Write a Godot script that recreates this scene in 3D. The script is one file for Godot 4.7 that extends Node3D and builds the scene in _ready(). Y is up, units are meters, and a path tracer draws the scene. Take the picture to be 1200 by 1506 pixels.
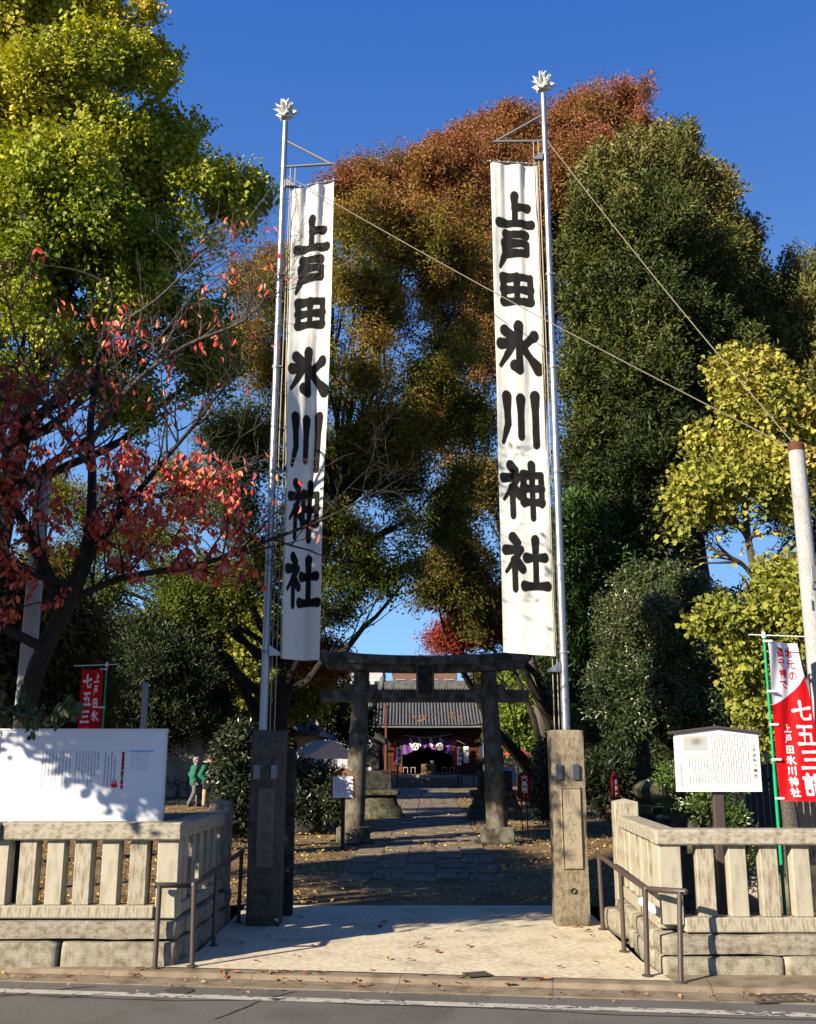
extends Node3D
# A shrine entrance in autumn: banners on two tall poles, a stone torii, fences, trees, and the worship hall beyond.
# V(x, y, d): d is the distance in metres into the precinct (world -z).

var M := {}
var T := {}
var used := {}
var rng := RandomNumberGenerator.new()
var wob := FastNoiseLite.new()
var GLYPH := {}


func V(x: float, y: float, d: float) -> Vector3:
	return Vector3(x, y, -d)


func rf(a: float, b: float) -> float:
	return rng.randf_range(a, b)


func rdir() -> Vector3:
	var z := rf(-1.0, 1.0)
	var a := rf(0.0, TAU)
	var s := sqrt(1.0 - z * z)
	return Vector3(s * cos(a), z, s * sin(a))


# ---------------------------------------------------------------- nodes
func numbered(called: String) -> String:
	var n: int = used.get(called, 0)
	used[called] = n + 1
	return called if n == 0 else "%s_%03d" % [called, n]


func tag(o: Node, label := "", category := "", group := "", kind := "") -> Node:
	if label: o.set_meta("label", label)
	if category: o.set_meta("category", category)
	if group: o.set_meta("group", group)
	if kind: o.set_meta("kind", kind)
	return o


func thing(called: String, label: String, category: String, where := Vector3.ZERO, group := "") -> Node3D:
	var o := Node3D.new()
	o.name = numbered(called)
	o.position = where
	add_child(o)
	tag(o, label, category, group)
	return o


func origin_of(p: Node) -> Vector3:
	var s := Vector3.ZERO
	while p != self and p is Node3D:
		s += p.position
		p = p.get_parent()
	return s


# commits a shape as one named mesh; world = true: the shape was built in world coordinates
func put(called: String, st: SurfaceTool, m: Material, parent: Node = self, world := true) -> MeshInstance3D:
	st.set_material(m)
	var o := MeshInstance3D.new()
	o.mesh = st.commit()
	return hang(called, o, parent, world)


func hang(called: String, o: Node3D, parent: Node, world := true) -> Node3D:
	o.name = numbered(called) if parent == self else called
	if world and parent != self:
		o.position = -origin_of(parent)
	parent.add_child(o, true)
	return o


func share(called: String, mesh: Mesh, xf: Transform3D, parent: Node) -> MeshInstance3D:
	var o := MeshInstance3D.new()
	o.mesh = mesh
	o.name = called
	o.transform = Transform3D(xf.basis, xf.origin - origin_of(parent))
	parent.add_child(o, true)
	return o


func structure(called: String, st: SurfaceTool, m: Material) -> MeshInstance3D:
	var o := put(called, st, m)
	o.set_meta("kind", "structure")
	return o


func copy_of(o: Node3D, called: String, where: Vector3, turn: float, label: String, group := "") -> Node3D:
	var c: Node3D = o.duplicate()
	c.name = numbered(called)
	add_child(c)
	c.position = where
	c.rotation.y = turn
	c.set_meta("label", label)
	if group: c.set_meta("group", group)
	return c


# ---------------------------------------------------------------- shapes
func sk() -> SurfaceTool:
	var st := SurfaceTool.new()
	st.begin(Mesh.PRIMITIVE_TRIANGLES)
	return st


func tri(st: SurfaceTool, a: Vector3, b: Vector3, c: Vector3, n: Vector3, ua := Vector2.ZERO, ub := Vector2.ZERO, uc := Vector2.ZERO) -> void:
	st.set_normal(n)
	st.set_uv(ua); st.add_vertex(a)
	if (b - a).cross(c - a).dot(n) > 0.0:
		st.set_uv(uc); st.add_vertex(c)
		st.set_uv(ub); st.add_vertex(b)
	else:
		st.set_uv(ub); st.add_vertex(b)
		st.set_uv(uc); st.add_vertex(c)


func quad(st: SurfaceTool, a: Vector3, b: Vector3, c: Vector3, d: Vector3, n := Vector3.ZERO) -> void:
	if n == Vector3.ZERO:
		n = (c - a).cross(b - d).normalized()
	var u := [Vector2(0, 1), Vector2(1, 1), Vector2(1, 0), Vector2(0, 0)]
	tri(st, a, b, c, n, u[0], u[1], u[2])
	tri(st, a, c, d, n, u[0], u[2], u[3])


# three vertices with normals of their own
func tri3(st: SurfaceTool, p: Array, n: Array) -> void:
	var order := [0, 1, 2]
	if (p[1] - p[0]).cross(p[2] - p[0]).dot(n[0] + n[1] + n[2]) > 0.0:
		order = [0, 2, 1]
	for i in order:
		st.set_normal(n[i])
		st.set_uv(Vector2.ZERO)
		st.add_vertex(p[i])


func at(x: float, y: float, d: float, turn := 0.0) -> Transform3D:
	return Transform3D(Basis(Vector3.UP, turn), V(x, y, d))


# a box with chamfered edges, centred on xf
func box(st: SurfaceTool, size: Vector3, xf: Transform3D, bev := 0.0) -> void:
	var h := size * 0.5
	bev = minf(bev, minf(h.x, minf(h.y, h.z)) * 0.9)
	var b := xf.basis
	for ax in 3:
		for s in [-1.0, 1.0]:
			var n := Vector3.ZERO; n[ax] = s
			var u := (ax + 1) % 3
			var v := (ax + 2) % 3
			var q := []
			for k in [[-1, -1], [1, -1], [1, 1], [-1, 1]]:
				var p := Vector3.ZERO
				p[ax] = s * h[ax]
				p[u] = k[0] * (h[u] - bev)
				p[v] = k[1] * (h[v] - bev)
				q.append(xf * p)
			quad(st, q[0], q[1], q[2], q[3], (b * n).normalized())
	if bev <= 0.0:
		return
	for ax in 3:
		var u := (ax + 1) % 3
		var v := (ax + 2) % 3
		for su in [-1.0, 1.0]:
			for sv in [-1.0, 1.0]:
				var n := Vector3.ZERO; n[u] = su; n[v] = sv
				var q := []
				for k in [[-1, 0], [1, 0], [1, 1], [-1, 1]]:
					var p := Vector3.ZERO
					p[ax] = k[0] * (h[ax] - bev)
					p[u] = su * (h[u] - (bev if k[1] else 0.0))
					p[v] = sv * (h[v] - (0.0 if k[1] else bev))
					q.append(xf * p)
				quad(st, q[0], q[1], q[2], q[3], (b * n).normalized())
	for sx in [-1.0, 1.0]:
		for sy in [-1.0, 1.0]:
			for sz in [-1.0, 1.0]:
				var s := Vector3(sx, sy, sz)
				var p := []
				for ax in 3:
					var w := (h - Vector3.ONE * bev) * s
					w[ax] = h[ax] * s[ax]
					p.append(xf * w)
				tri(st, p[0], p[1], p[2], (b * s).normalized())


# a bar of square section between two points
func bar(st: SurfaceTool, a: Vector3, b: Vector3, w: float, h: float, bev := 0.0) -> void:
	var dir := b - a
	var up := Vector3.UP if absf(dir.normalized().y) < 0.95 else Vector3.FORWARD
	box(st, Vector3(w, h, dir.length()), Transform3D(Basis.looking_at(dir, up), (a + b) * 0.5), bev)


func tube(st: SurfaceTool, pts: Array, radii: Array, sides := 8, cap := true) -> void:
	var n := pts.size()
	var rings := []
	var norms := []
	var t0: Vector3 = (pts[1] - pts[0]).normalized()
	var x := t0.cross(Vector3.UP if absf(t0.y) < 0.9 else Vector3.RIGHT).normalized()
	for i in n:
		var t: Vector3 = (pts[mini(i + 1, n - 1)] - pts[maxi(i - 1, 0)]).normalized()
		x = (x - t * x.dot(t)).normalized()
		var y := t.cross(x)
		var ring := []
		var nr := []
		for k in sides:
			var a := TAU * k / sides
			var dv := x * cos(a) + y * sin(a)
			ring.append(pts[i] + dv * radii[i])
			nr.append(dv)
		rings.append(ring)
		norms.append(nr)
	for i in n - 1:
		for k in sides:
			var l := (k + 1) % sides
			tri3(st, [rings[i][k], rings[i][l], rings[i + 1][l]], [norms[i][k], norms[i][l], norms[i + 1][l]])
			tri3(st, [rings[i][k], rings[i + 1][l], rings[i + 1][k]], [norms[i][k], norms[i + 1][l], norms[i + 1][k]])
	if cap:
		for e in [0, n - 1]:
			var out: Vector3 = (pts[0] - pts[1]).normalized() if e == 0 else (pts[n - 1] - pts[n - 2]).normalized()
			for k in sides:
				tri(st, pts[e], rings[e][k], rings[e][(k + 1) % sides], out)


func rod(st: SurfaceTool, a: Vector3, b: Vector3, r: float, sides := 8) -> void:
	tube(st, [a, b], [r, r], sides)


# a profile of (radius, height) turned round the y axis of xf
func lathe(st: SurfaceTool, prof: Array, sides: int, xf: Transform3D) -> void:
	for i in prof.size() - 1:
		var p: Vector2 = prof[i]
		var q: Vector2 = prof[i + 1]
		var e := q - p
		var nn := Vector2(e.y, -e.x).normalized()
		if nn.x < 0.0 and absf(nn.x) > 0.01: nn = -nn
		for k in sides:
			var a := TAU * k / sides
			var c := TAU * (k + 1) / sides
			var da := Vector3(cos(a), 0, sin(a))
			var dc := Vector3(cos(c), 0, sin(c))
			var P := [xf * (da * p.x + Vector3.UP * p.y), xf * (dc * p.x + Vector3.UP * p.y), xf * (dc * q.x + Vector3.UP * q.y), xf * (da * q.x + Vector3.UP * q.y)]
			var N := [xf.basis * (da * nn.x + Vector3.UP * nn.y), xf.basis * (dc * nn.x + Vector3.UP * nn.y)]
			if p.x > 0.0: tri3(st, [P[0], P[1], P[2]], [N[0], N[1], N[1]])
			if q.x > 0.0: tri3(st, [P[0], P[2], P[3]], [N[0], N[1], N[0]])


# a flat outline given thickness along z of xf
func slab(st: SurfaceTool, poly: PackedVector2Array, depth: float, xf: Transform3D) -> void:
	var idx := Geometry2D.triangulate_polygon(poly)
	var f := func(p: Vector2, z: float) -> Vector3: return xf * Vector3(p.x, p.y, z)
	var lo := poly[0]; var hi := poly[0]
	for p in poly:
		lo = lo.min(p); hi = hi.max(p)
	var uv := func(p: Vector2) -> Vector2: return Vector2((p.x - lo.x) / maxf(hi.x - lo.x, 0.001), 1.0 - (p.y - lo.y) / maxf(hi.y - lo.y, 0.001))
	for s in [-0.5, 0.5]:
		var n := (xf.basis * Vector3(0, 0, signf(s))).normalized()
		for i in range(0, idx.size(), 3):
			var a := poly[idx[i]]; var b := poly[idx[i + 1]]; var c := poly[idx[i + 2]]
			tri(st, f.call(a, s * depth), f.call(b, s * depth), f.call(c, s * depth), n, uv.call(a), uv.call(b), uv.call(c))
	var cw := 1.0 if Geometry2D.is_polygon_clockwise(poly) else -1.0
	for i in poly.size():
		var a := poly[i]; var b := poly[(i + 1) % poly.size()]
		var e := (b - a).normalized()
		var n := (xf.basis * Vector3(-e.y * cw, e.x * cw, 0)).normalized()
		tri(st, f.call(a, -0.5 * depth), f.call(b, -0.5 * depth), f.call(b, 0.5 * depth), n)
		tri(st, f.call(a, -0.5 * depth), f.call(b, 0.5 * depth), f.call(a, 0.5 * depth), n)


# a split-faced stone: a box whose faces are uneven and whose edges are worn
func rough_block(st: SurfaceTool, size: Vector3, xf: Transform3D, amp: float, cell := 0.07, round_off := 0.02) -> void:
	var h := size * 0.5
	st.set_smooth_group(0)
	for ax in 3:
		for s in [-1.0, 1.0]:
			var u := (ax + 1) % 3
			var v := (ax + 2) % 3
			var nu := clampi(int(size[u] / cell), 2, 22)
			var nv := clampi(int(size[v] / cell), 2, 10)
			var g := []
			for i in nu + 1:
				var row := []
				for j in nv + 1:
					var p := Vector3.ZERO
					p[ax] = s * h[ax]
					p[u] = lerpf(-h[u], h[u], float(i) / nu)
					p[v] = lerpf(-h[v], h[v], float(j) / nv)
					var q := xf * p
					var edge := 0
					for k in 3:
						if absf(absf(p[k]) - h[k]) < 0.001: edge += 1
					var n := xf.basis * (p / h).normalized()
					var k2 := wob.get_noise_3dv(q * 9.0) + 0.6 * wob.get_noise_3dv(q * 23.0 + Vector3(7, 3, 1))
					q += n * (k2 * amp - (round_off * (edge - 1) * (0.7 + 0.5 * wob.get_noise_3dv(q * 15.0))))
					row.append(q)
				g.append(row)
			var nn := Vector3.ZERO; nn[ax] = s
			nn = xf.basis * nn
			for i in nu:
				for j in nv:
					var a: Vector3 = g[i][j]; var b: Vector3 = g[i + 1][j]; var c: Vector3 = g[i + 1][j + 1]; var d: Vector3 = g[i][j + 1]
					if (b - a).cross(c - a).dot(nn) > 0.0:
						var t := b; b = d; d = t
					for p in [a, b, c, a, c, d]:
						st.set_uv(Vector2.ZERO)
						st.add_vertex(p)


func put_rough(called: String, st: SurfaceTool, m: Material, parent: Node, world := true) -> MeshInstance3D:
	st.generate_normals()
	return put(called, st, m, parent, world)


# a boulder: a ball pushed about by noise
func boulder(st: SurfaceTool, c: Vector3, r: Vector3, seed_at: float, sides := 14) -> void:
	var f := func(i: int, j: int) -> Vector3:
		var a := TAU * (i % sides) / sides
		var b := PI * j / 8.0 - PI / 2
		var d := Vector3(cos(a) * cos(b), sin(b), sin(a) * cos(b))
		var k := 1.0 + 0.28 * wob.get_noise_3dv(d * 1.6 + Vector3.ONE * seed_at) * 1.6 + 0.1 * wob.get_noise_3dv(d * 6.0 + Vector3.ONE * seed_at)
		return c + d * r * k
	st.set_smooth_group(0)
	for i in sides:
		for j in 8:
			var p := [f.call(i, j), f.call(i + 1, j), f.call(i + 1, j + 1), f.call(i, j + 1)]
			if j > 0:
				for k in [0, 1, 2]: st.add_vertex(p[k])
			if j < 7:
				for k in [0, 2, 3]: st.add_vertex(p[k])


# ---------------------------------------------------------------- bodies: smooth-joined tapered capsules meshed as surface nets
func body_mesh(st: SurfaceTool, bones: Array, cell: float, blend: float, xf: Transform3D) -> void:
	var lo := Vector3.ONE * 1e9
	var hi := -lo
	for b in bones:
		for k in 2:
			var r: float = b[2 + k] + blend
			lo = lo.min(b[k] - Vector3.ONE * r)
			hi = hi.max(b[k] + Vector3.ONE * r)
	lo -= Vector3.ONE * cell * 2
	var n := Vector3i(((hi - lo) / cell).ceil()) + Vector3i.ONE * 3
	var val := PackedFloat32Array()
	val.resize(n.x * n.y * n.z)
	val.fill(1.0)
	for b in bones:   # smooth minimum, bone by bone, near the bone only
		var a: Vector3 = b[0]
		var e: Vector3 = b[1] - a
		var e2 := maxf(e.length_squared(), 1e-8)
		var rm := maxf(b[2], b[3]) + blend * 2.0 + cell * 2
		var l0 := Vector3i(((a.min(b[1]) - Vector3.ONE * rm - lo) / cell).floor()).clamp(Vector3i.ZERO, n - Vector3i.ONE)
		var l1 := Vector3i(((a.max(b[1]) + Vector3.ONE * rm - lo) / cell).ceil()).clamp(Vector3i.ZERO, n - Vector3i.ONE)
		for z in range(l0.z, l1.z + 1):
			for y in range(l0.y, l1.y + 1):
				for x in range(l0.x, l1.x + 1):
					var p := lo + Vector3(x, y, z) * cell
					var t := clampf((p - a).dot(e) / e2, 0.0, 1.0)
					var dd := p.distance_to(a + e * t) - lerpf(b[2], b[3], t)
					var at_i := (z * n.y + y) * n.x + x
					var o := val[at_i]
					var hh := maxf(blend - absf(o - dd), 0.0) / blend
					val[at_i] = minf(o, dd) - hh * hh * blend * 0.25
	var vid := {}
	var verts := []
	var corner := []
	for k in 8: corner.append(Vector3i(k & 1, (k >> 1) & 1, k >> 2))
	var edges := [[0, 1], [2, 3], [4, 5], [6, 7], [0, 2], [1, 3], [4, 6], [5, 7], [0, 4], [1, 5], [2, 6], [3, 7]]
	var ix := func(q: Vector3i) -> int: return (q.z * n.y + q.y) * n.x + q.x
	for z in n.z - 1:
		for y in n.y - 1:
			for x in n.x - 1:
				var v0 := val[(z * n.y + y) * n.x + x]
				if v0 > cell * 2.2 or v0 < -cell * 2.2:
					continue
				var v := []
				var neg := 0
				for k in 8:
					var w := val[((z + corner[k].z) * n.y + y + corner[k].y) * n.x + x + corner[k].x]
					v.append(w)
					if w < 0.0: neg += 1
				if neg == 0 or neg == 8:
					continue
				var s := Vector3.ZERO
				var m := 0
				for ed in edges:
					var p: float = v[ed[0]]; var q: float = v[ed[1]]
					if (p < 0.0) != (q < 0.0):
						s += Vector3(corner[ed[0]]).lerp(Vector3(corner[ed[1]]), p / (p - q))
						m += 1
				vid[Vector3i(x, y, z)] = verts.size()
				verts.append(lo + (Vector3(x, y, z) + s / m) * cell)
	var nrm := []
	for p in verts:
		nrm.append(Vector3.ZERO)
	var faces := []
	for c in vid:
		for ax in 3:
			var dv := Vector3i.ZERO; dv[ax] = 1
			var a := val[ix.call(c)]
			var b := val[ix.call(c + dv)]
			if (a < 0.0) == (b < 0.0): continue
			var u := Vector3i.ZERO; u[(ax + 1) % 3] = 1
			var w := Vector3i.ZERO; w[(ax + 2) % 3] = 1
			if not (vid.has(c - u) and vid.has(c - w) and vid.has(c - u - w)): continue
			var q := [vid[c], vid[c - u], vid[c - u - w], vid[c - w]]
			var out := Vector3(dv) * (1.0 if a < 0.0 else -1.0)
			var fn: Vector3 = (verts[q[1]] - verts[q[0]]).cross(verts[q[2]] - verts[q[0]])
			if fn.dot(out) < 0.0: fn = -fn
			for k in q: nrm[k] += fn
			faces.append(q)
	for q in faces:
		for t in [[0, 1, 2], [0, 2, 3]]:
			tri3(st, [xf * verts[q[t[0]]], xf * verts[q[t[1]]], xf * verts[q[t[2]]]], [xf.basis * nrm[q[t[0]]].normalized(), xf.basis * nrm[q[t[1]]].normalized(), xf.basis * nrm[q[t[2]]].normalized()])


# ---------------------------------------------------------------- materials
func lin(r: float, g: float, b: float) -> Color:
	return Color(r, g, b).linear_to_srgb()


func ramp(stops: Array) -> Gradient:
	var g := Gradient.new()
	var off := PackedFloat32Array()
	var col := PackedColorArray()
	for s in stops:
		off.append(s[0]); col.append(s[1])
	g.offsets = off
	g.colors = col
	return g


func noise_tex(seed_n: int, freq: float, stops: Array, octaves := 4, cellular := false, size := 512) -> NoiseTexture2D:
	var n := FastNoiseLite.new()
	n.seed = seed_n
	n.frequency = freq
	n.noise_type = FastNoiseLite.TYPE_CELLULAR if cellular else FastNoiseLite.TYPE_SIMPLEX_SMOOTH
	n.fractal_octaves = octaves
	n.fractal_type = FastNoiseLite.FRACTAL_NONE if octaves < 2 else FastNoiseLite.FRACTAL_FBM
	n.fractal_gain = 0.6
	var t := NoiseTexture2D.new()
	t.width = size; t.height = size
	t.noise = n
	t.seamless = true
	t.color_ramp = ramp(stops)
	return t


func grey(a: float) -> Color:
	return Color(a, a, a)


# o: grain (texture on uv1), stain (texture multiplied on uv2), bump, and their scales per metre
func mat(called: String, c: Color, rough: float, o := {}) -> StandardMaterial3D:
	var m := StandardMaterial3D.new()
	m.resource_name = called
	m.albedo_color = c
	m.roughness = rough
	m.metallic = o.get("metal", 0.0)
	m.metallic_specular = o.get("spec", 0.4)
	if o.has("grain") or o.has("bump"):
		m.uv1_triplanar = true
		m.uv1_world_triplanar = o.get("world", true)
		m.uv1_scale = o.get("scale", Vector3.ONE * 2.0)
		if o.has("grain"): m.albedo_texture = o.grain
		if o.has("bump"):
			m.heightmap_enabled = true
			m.heightmap_texture = o.bump
			m.heightmap_scale = o.get("relief", 0.5)
	if o.has("stain"):
		m.detail_enabled = true
		m.detail_albedo = o.stain
		m.detail_blend_mode = BaseMaterial3D.BLEND_MODE_MUL
		m.detail_uv_layer = BaseMaterial3D.DETAIL_UV_2
		m.uv2_triplanar = true
		m.uv2_world_triplanar = o.get("world", true)
		m.uv2_scale = o.get("stain_scale", Vector3.ONE * 0.35)
	if o.has("vertex"): m.vertex_color_use_as_albedo = true
	if o.has("rim"):
		m.rim_enabled = true
		m.rim = o.rim
	if o.has("back"):
		m.backlight_enabled = true
		m.backlight = o.back
	m.cull_mode = BaseMaterial3D.CULL_DISABLED
	M[called] = m
	return m


func print_mat(called: String, im: Image, rough := 0.6) -> StandardMaterial3D:
	var m := StandardMaterial3D.new()
	m.resource_name = called
	m.albedo_texture = ImageTexture.create_from_image(im)
	m.roughness = rough
	m.metallic_specular = 0.3
	m.cull_mode = BaseMaterial3D.CULL_DISABLED
	M[called] = m
	return m


# ---------------------------------------------------------------- writing
func dab(im: Image, a: Vector2, b: Vector2, ra: float, rb: float, col: Color, rough: float) -> void:
	var r := maxf(ra, rb) + 2.0
	var x0 := maxi(int(minf(a.x, b.x) - r), 0); var x1 := mini(int(maxf(a.x, b.x) + r), im.get_width() - 1)
	var y0 := maxi(int(minf(a.y, b.y) - r), 0); var y1 := mini(int(maxf(a.y, b.y) + r), im.get_height() - 1)
	var e := b - a
	var e2 := maxf(e.length_squared(), 0.0001)
	for y in range(y0, y1 + 1):
		for x in range(x0, x1 + 1):
			var p := Vector2(x + 0.5, y + 0.5)
			var t := clampf((p - a).dot(e) / e2, 0.0, 1.0)
			var rr := lerpf(ra, rb, t)
			if rough > 0.0: rr += wob.get_noise_2d(x * 4.0, y * 4.0) * rough
			var k := clampf(rr - p.distance_to(a + e * t) + 0.5, 0.0, 1.0)
			if k > 0.0:
				im.set_pixel(x, y, im.get_pixel(x, y).lerp(col, k))


func strokes_of(s: String) -> Array:
	var out := []
	for part in s.split(";"):
		var line := []
		for p in part.strip_edges().split(" "):
			var xy := p.split(",")
			line.append(Vector2(float(xy[0]), float(xy[1])))
		out.append(line)
	return out


func write_glyph(im: Image, s: String, r: Rect2, w: float, col: Color, rough := 0.0) -> void:
	for line in strokes_of(s):
		var total := 0.0
		for i in line.size() - 1: total += line[i].distance_to(line[i + 1])
		var last_e: Vector2 = line[-1] - line[-2]
		# a falling stroke to the left thins out, one to the right swells, others end with a press of the brush
		var tip := 1.12
		if last_e.x < -8.0 and last_e.y > 8.0: tip = 0.45
		elif last_e.x > 14.0 and last_e.y > 14.0: tip = 1.35
		elif absf(last_e.x) < 8.0: tip = 0.85
		var gone := 0.0
		for i in line.size() - 1:
			var l: float = line[i].distance_to(line[i + 1])
			var n := clampi(int(l / 12.0), 1, 6)
			for k in n:
				var q := []
				for e in [float(k) / n, float(k + 1) / n]:
					var t: float = (gone + l * e) / maxf(total, 0.001)
					var wide := lerpf(1.22, 0.86, smoothstep(0.0, 0.35, t)) if t < 0.6 else lerpf(0.86, tip, smoothstep(0.6, 1.0, t))
					q.append(w * wide)
				dab(im, r.position + line[i].lerp(line[i + 1], float(k) / n) * 0.01 * r.size, r.position + line[i].lerp(line[i + 1], float(k + 1) / n) * 0.01 * r.size, q[0], q[1], col, rough)
			gone += l


# columns of writing too small to read: a few marks for each letter
func small_print(im: Image, x: float, y0: float, y1: float, size: float, col: Color) -> void:
	var y := y0
	while y + size < y1:
		for k in 3:
			if rng.randf() < 0.8:
				var yy := y + size * (0.15 + 0.3 * k)
				dab(im, Vector2(x - size * rf(0.2, 0.42), yy), Vector2(x + size * rf(0.2, 0.42), yy), size * 0.07, size * 0.07, col, 0.0)
		for k in 2:
			var xx := x + size * rf(-0.3, 0.3)
			dab(im, Vector2(xx, y + size * 0.08), Vector2(xx + rf(-0.1, 0.1) * size, y + size * rf(0.5, 0.85)), size * 0.07, size * 0.06, col, 0.0)
		y += size * 1.08


func learn_letters() -> void:
	GLYPH["ue"] = "50,8 50,88;52,42 84,40;8,90 94,88"
	GLYPH["to"] = "26,8 78,7;22,32 80,30 80,56 26,58;22,32 22,60 8,96"
	GLYPH["ta"] = "15,14 16,88;15,14 86,12 86,88;50,14 50,86;16,50 86,50;16,86 86,86"
	GLYPH["hi"] = "50,5 50,92 38,84;18,14 32,24;8,42 40,38 6,86;86,24 58,48;54,44 95,88"
	GLYPH["kawa"] = "18,10 20,60 8,94;50,14 50,82;84,6 84,96"
	GLYPH["kami"] = "22,5 32,15;6,28 40,26 6,66;25,46 25,95;30,48 42,60;50,22 50,74;50,22 90,22 90,74;50,46 90,46;50,70 90,70;70,4 70,97"
	GLYPH["yashiro"] = "22,5 32,15;6,28 40,26 6,66;25,46 25,95;30,48 42,60;52,40 92,38;72,8 72,88;46,89 97,87"
	GLYPH["nana"] = "6,50 94,36;44,8 44,76 54,88 90,86 92,70"
	GLYPH["go"] = "14,12 86,11;46,12 34,88;18,46 76,44 72,88;5,90 95,88"
	GLYPH["san"] = "16,16 84,14;22,50 78,48;5,86 95,84"
	GLYPH["moude"] = "22,4 28,12;4,20 44,20;12,34 38,34;12,48 38,48;12,62 38,62 38,92 12,92 12,62;56,8 56,34 62,38 92,36;88,14 58,22;56,50 90,50 90,94 56,94 56,50;56,72 90,72"
	GLYPH["chi"] = "6,34 42,32;24,8 24,78;3,84 43,74;46,48 90,34 88,66 80,64;68,4 68,70;54,22 54,82 62,90 94,86 94,72"
	GLYPH["moto"] = "22,14 78,12;5,40 95,38;38,40 34,70 6,94;62,40 62,82 70,90 94,88 95,74"
	GLYPH["no"] = "54,20 48,60 30,84 12,70 14,44 36,20 62,16 86,32 90,58 76,80 56,92"
	GLYPH["chin"] = "24,4 4,34;24,4 44,30;14,40 36,40;8,58 42,58;24,40 24,88;12,68 16,78;36,68 32,78;4,92 44,88;50,14 94,14;72,4 72,26;56,26 88,26 88,74 56,74 56,26;56,42 88,42;56,58 88,58;48,80 96,80;60,84 50,96;82,84 94,96"
	GLYPH["ju"] = "50,2 50,14;12,30 12,18 88,16 86,30;10,46 90,44;64,34 64,90 52,86;32,58 40,72"
	GLYPH["sama"] = "4,30 42,28;24,6 24,94;24,34 4,70;26,36 40,56;56,4 62,14;86,4 78,14;50,20 94,20;54,34 90,34;48,48 96,48;72,20 72,90 64,86;52,62 64,60 48,84;92,56 78,66;76,64 96,90"
	GLYPH["de"] = "8,24 88,18;74,20 46,40 40,64 56,84 80,86;76,40 82,50;88,34 94,44"
	GLYPH["dai"] = "6,38 94,36;50,6 48,44 8,95;50,44 93,95"
	GLYPH["tori"] = "48,2 40,12;24,14 24,66;24,14 76,14 76,46;24,30 76,30;24,46 76,46;24,62 92,62 86,94 74,92;12,76 8,92;30,76 32,88;46,74 50,86;62,72 66,84"
	GLYPH["i"] = "16,10 86,10 86,32 16,32;16,10 16,50 6,95;28,50 92,48;58,36 58,64;36,66 82,66 82,94 36,94 36,66"
	GLYPH["go_"] = "24,6 8,26;26,30 6,54;18,44 18,94;46,8 36,26;38,24 64,24;34,46 68,44;52,24 52,88;52,66 66,64;38,60 38,90;34,94 68,84;74,12 94,12 92,64 82,62;74,12 74,96"
	GLYPH["tou"] = "8,36 14,52;40,32 34,48;24,8 24,56 6,94;26,58 42,86;50,14 66,12 48,36;84,8 72,22;92,20 80,32;66,16 96,42;58,44 88,44;56,54 90,54 90,70 56,70 56,54;62,76 66,88;84,76 80,88;48,94 98,94"
	GLYPH["carve_a"] = "20,6 12,40 16,92;34,10 38,30 28,60;44,8 40,80;52,20 70,14 62,40 80,30;60,46 54,90;78,44 90,88;66,60 80,66"
	GLYPH["carve_b"] = "16,22 70,12 40,36;52,20 46,52 20,90;44,54 66,60 60,94 92,82;30,50 20,64"
	GLYPH["carve_c"] = "66,6 30,28 58,40 34,62;44,60 70,70 40,92;24,40 14,70;74,30 82,56"
	GLYPH["carve_d"] = "14,20 82,14;50,8 44,40 20,56;30,52 76,46 70,70;48,50 44,94;24,72 84,70;60,28 80,38"


func _ready() -> void:
	# ------------------------------------------------ camera, sky, sun
	var cam := Camera3D.new()
	cam.name = "camera"
	cam.fov = 51.82
	cam.near = 0.1
	cam.far = 900.0
	cam.position = Vector3(0, 1.75, 0)
	cam.rotation = Vector3(deg_to_rad(13.1), 0, 0)
	add_child(cam)
	cam.current = true
	var sky := ProceduralSkyMaterial.new()
	sky.sky_top_color = Color(0.105, 0.255, 0.495)
	sky.sky_horizon_color = Color(0.45, 0.61, 0.76)
	sky.sky_curve = 0.2
	sky.ground_horizon_color = Color(0.45, 0.43, 0.4)
	sky.ground_bottom_color = Color(0.2, 0.18, 0.16)
	sky.sun_angle_max = 12.0
	var env := Environment.new()
	env.background_mode = Environment.BG_SKY
	env.sky = Sky.new()
	env.sky.sky_material = sky
	env.tonemap_mode = Environment.TONE_MAPPER_LINEAR
	env.tonemap_exposure = 2.5
	env.sdfgi_enabled = true
	env.ssao_enabled = true
	env.ssil_enabled = true
	var we := WorldEnvironment.new()
	we.name = "world_environment"
	we.environment = env
	add_child(we)
	var sun := DirectionalLight3D.new()
	sun.name = "sun"
	sun.light_color = Color(1.0, 0.945, 0.85)
	sun.light_energy = 1.6
	sun.light_angular_distance = 0.5
	sun.shadow_enabled = true
	var el := deg_to_rad(25.0)
	var az := deg_to_rad(49.5)
	sun.basis = Basis.looking_at(Vector3(sin(az) * cos(el), -sin(el), -cos(az) * cos(el)))
	add_child(sun)

	rng.seed = 20201115
	wob.seed = 7
	wob.frequency = 0.13
	wob.noise_type = FastNoiseLite.TYPE_SIMPLEX_SMOOTH
	learn_letters()
	make_textures()
	make_materials()

	build_ground()
	build_street()
	build_hall()
	build_background()
	build_torii()
	build_gate_pillars()
	build_fences()
	build_trees()
	build_red_tree()
	build_young_ginkgo()
	build_flagpoles()
	build_boards()
	build_precinct_things()
	build_people()
	build_litter()


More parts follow.
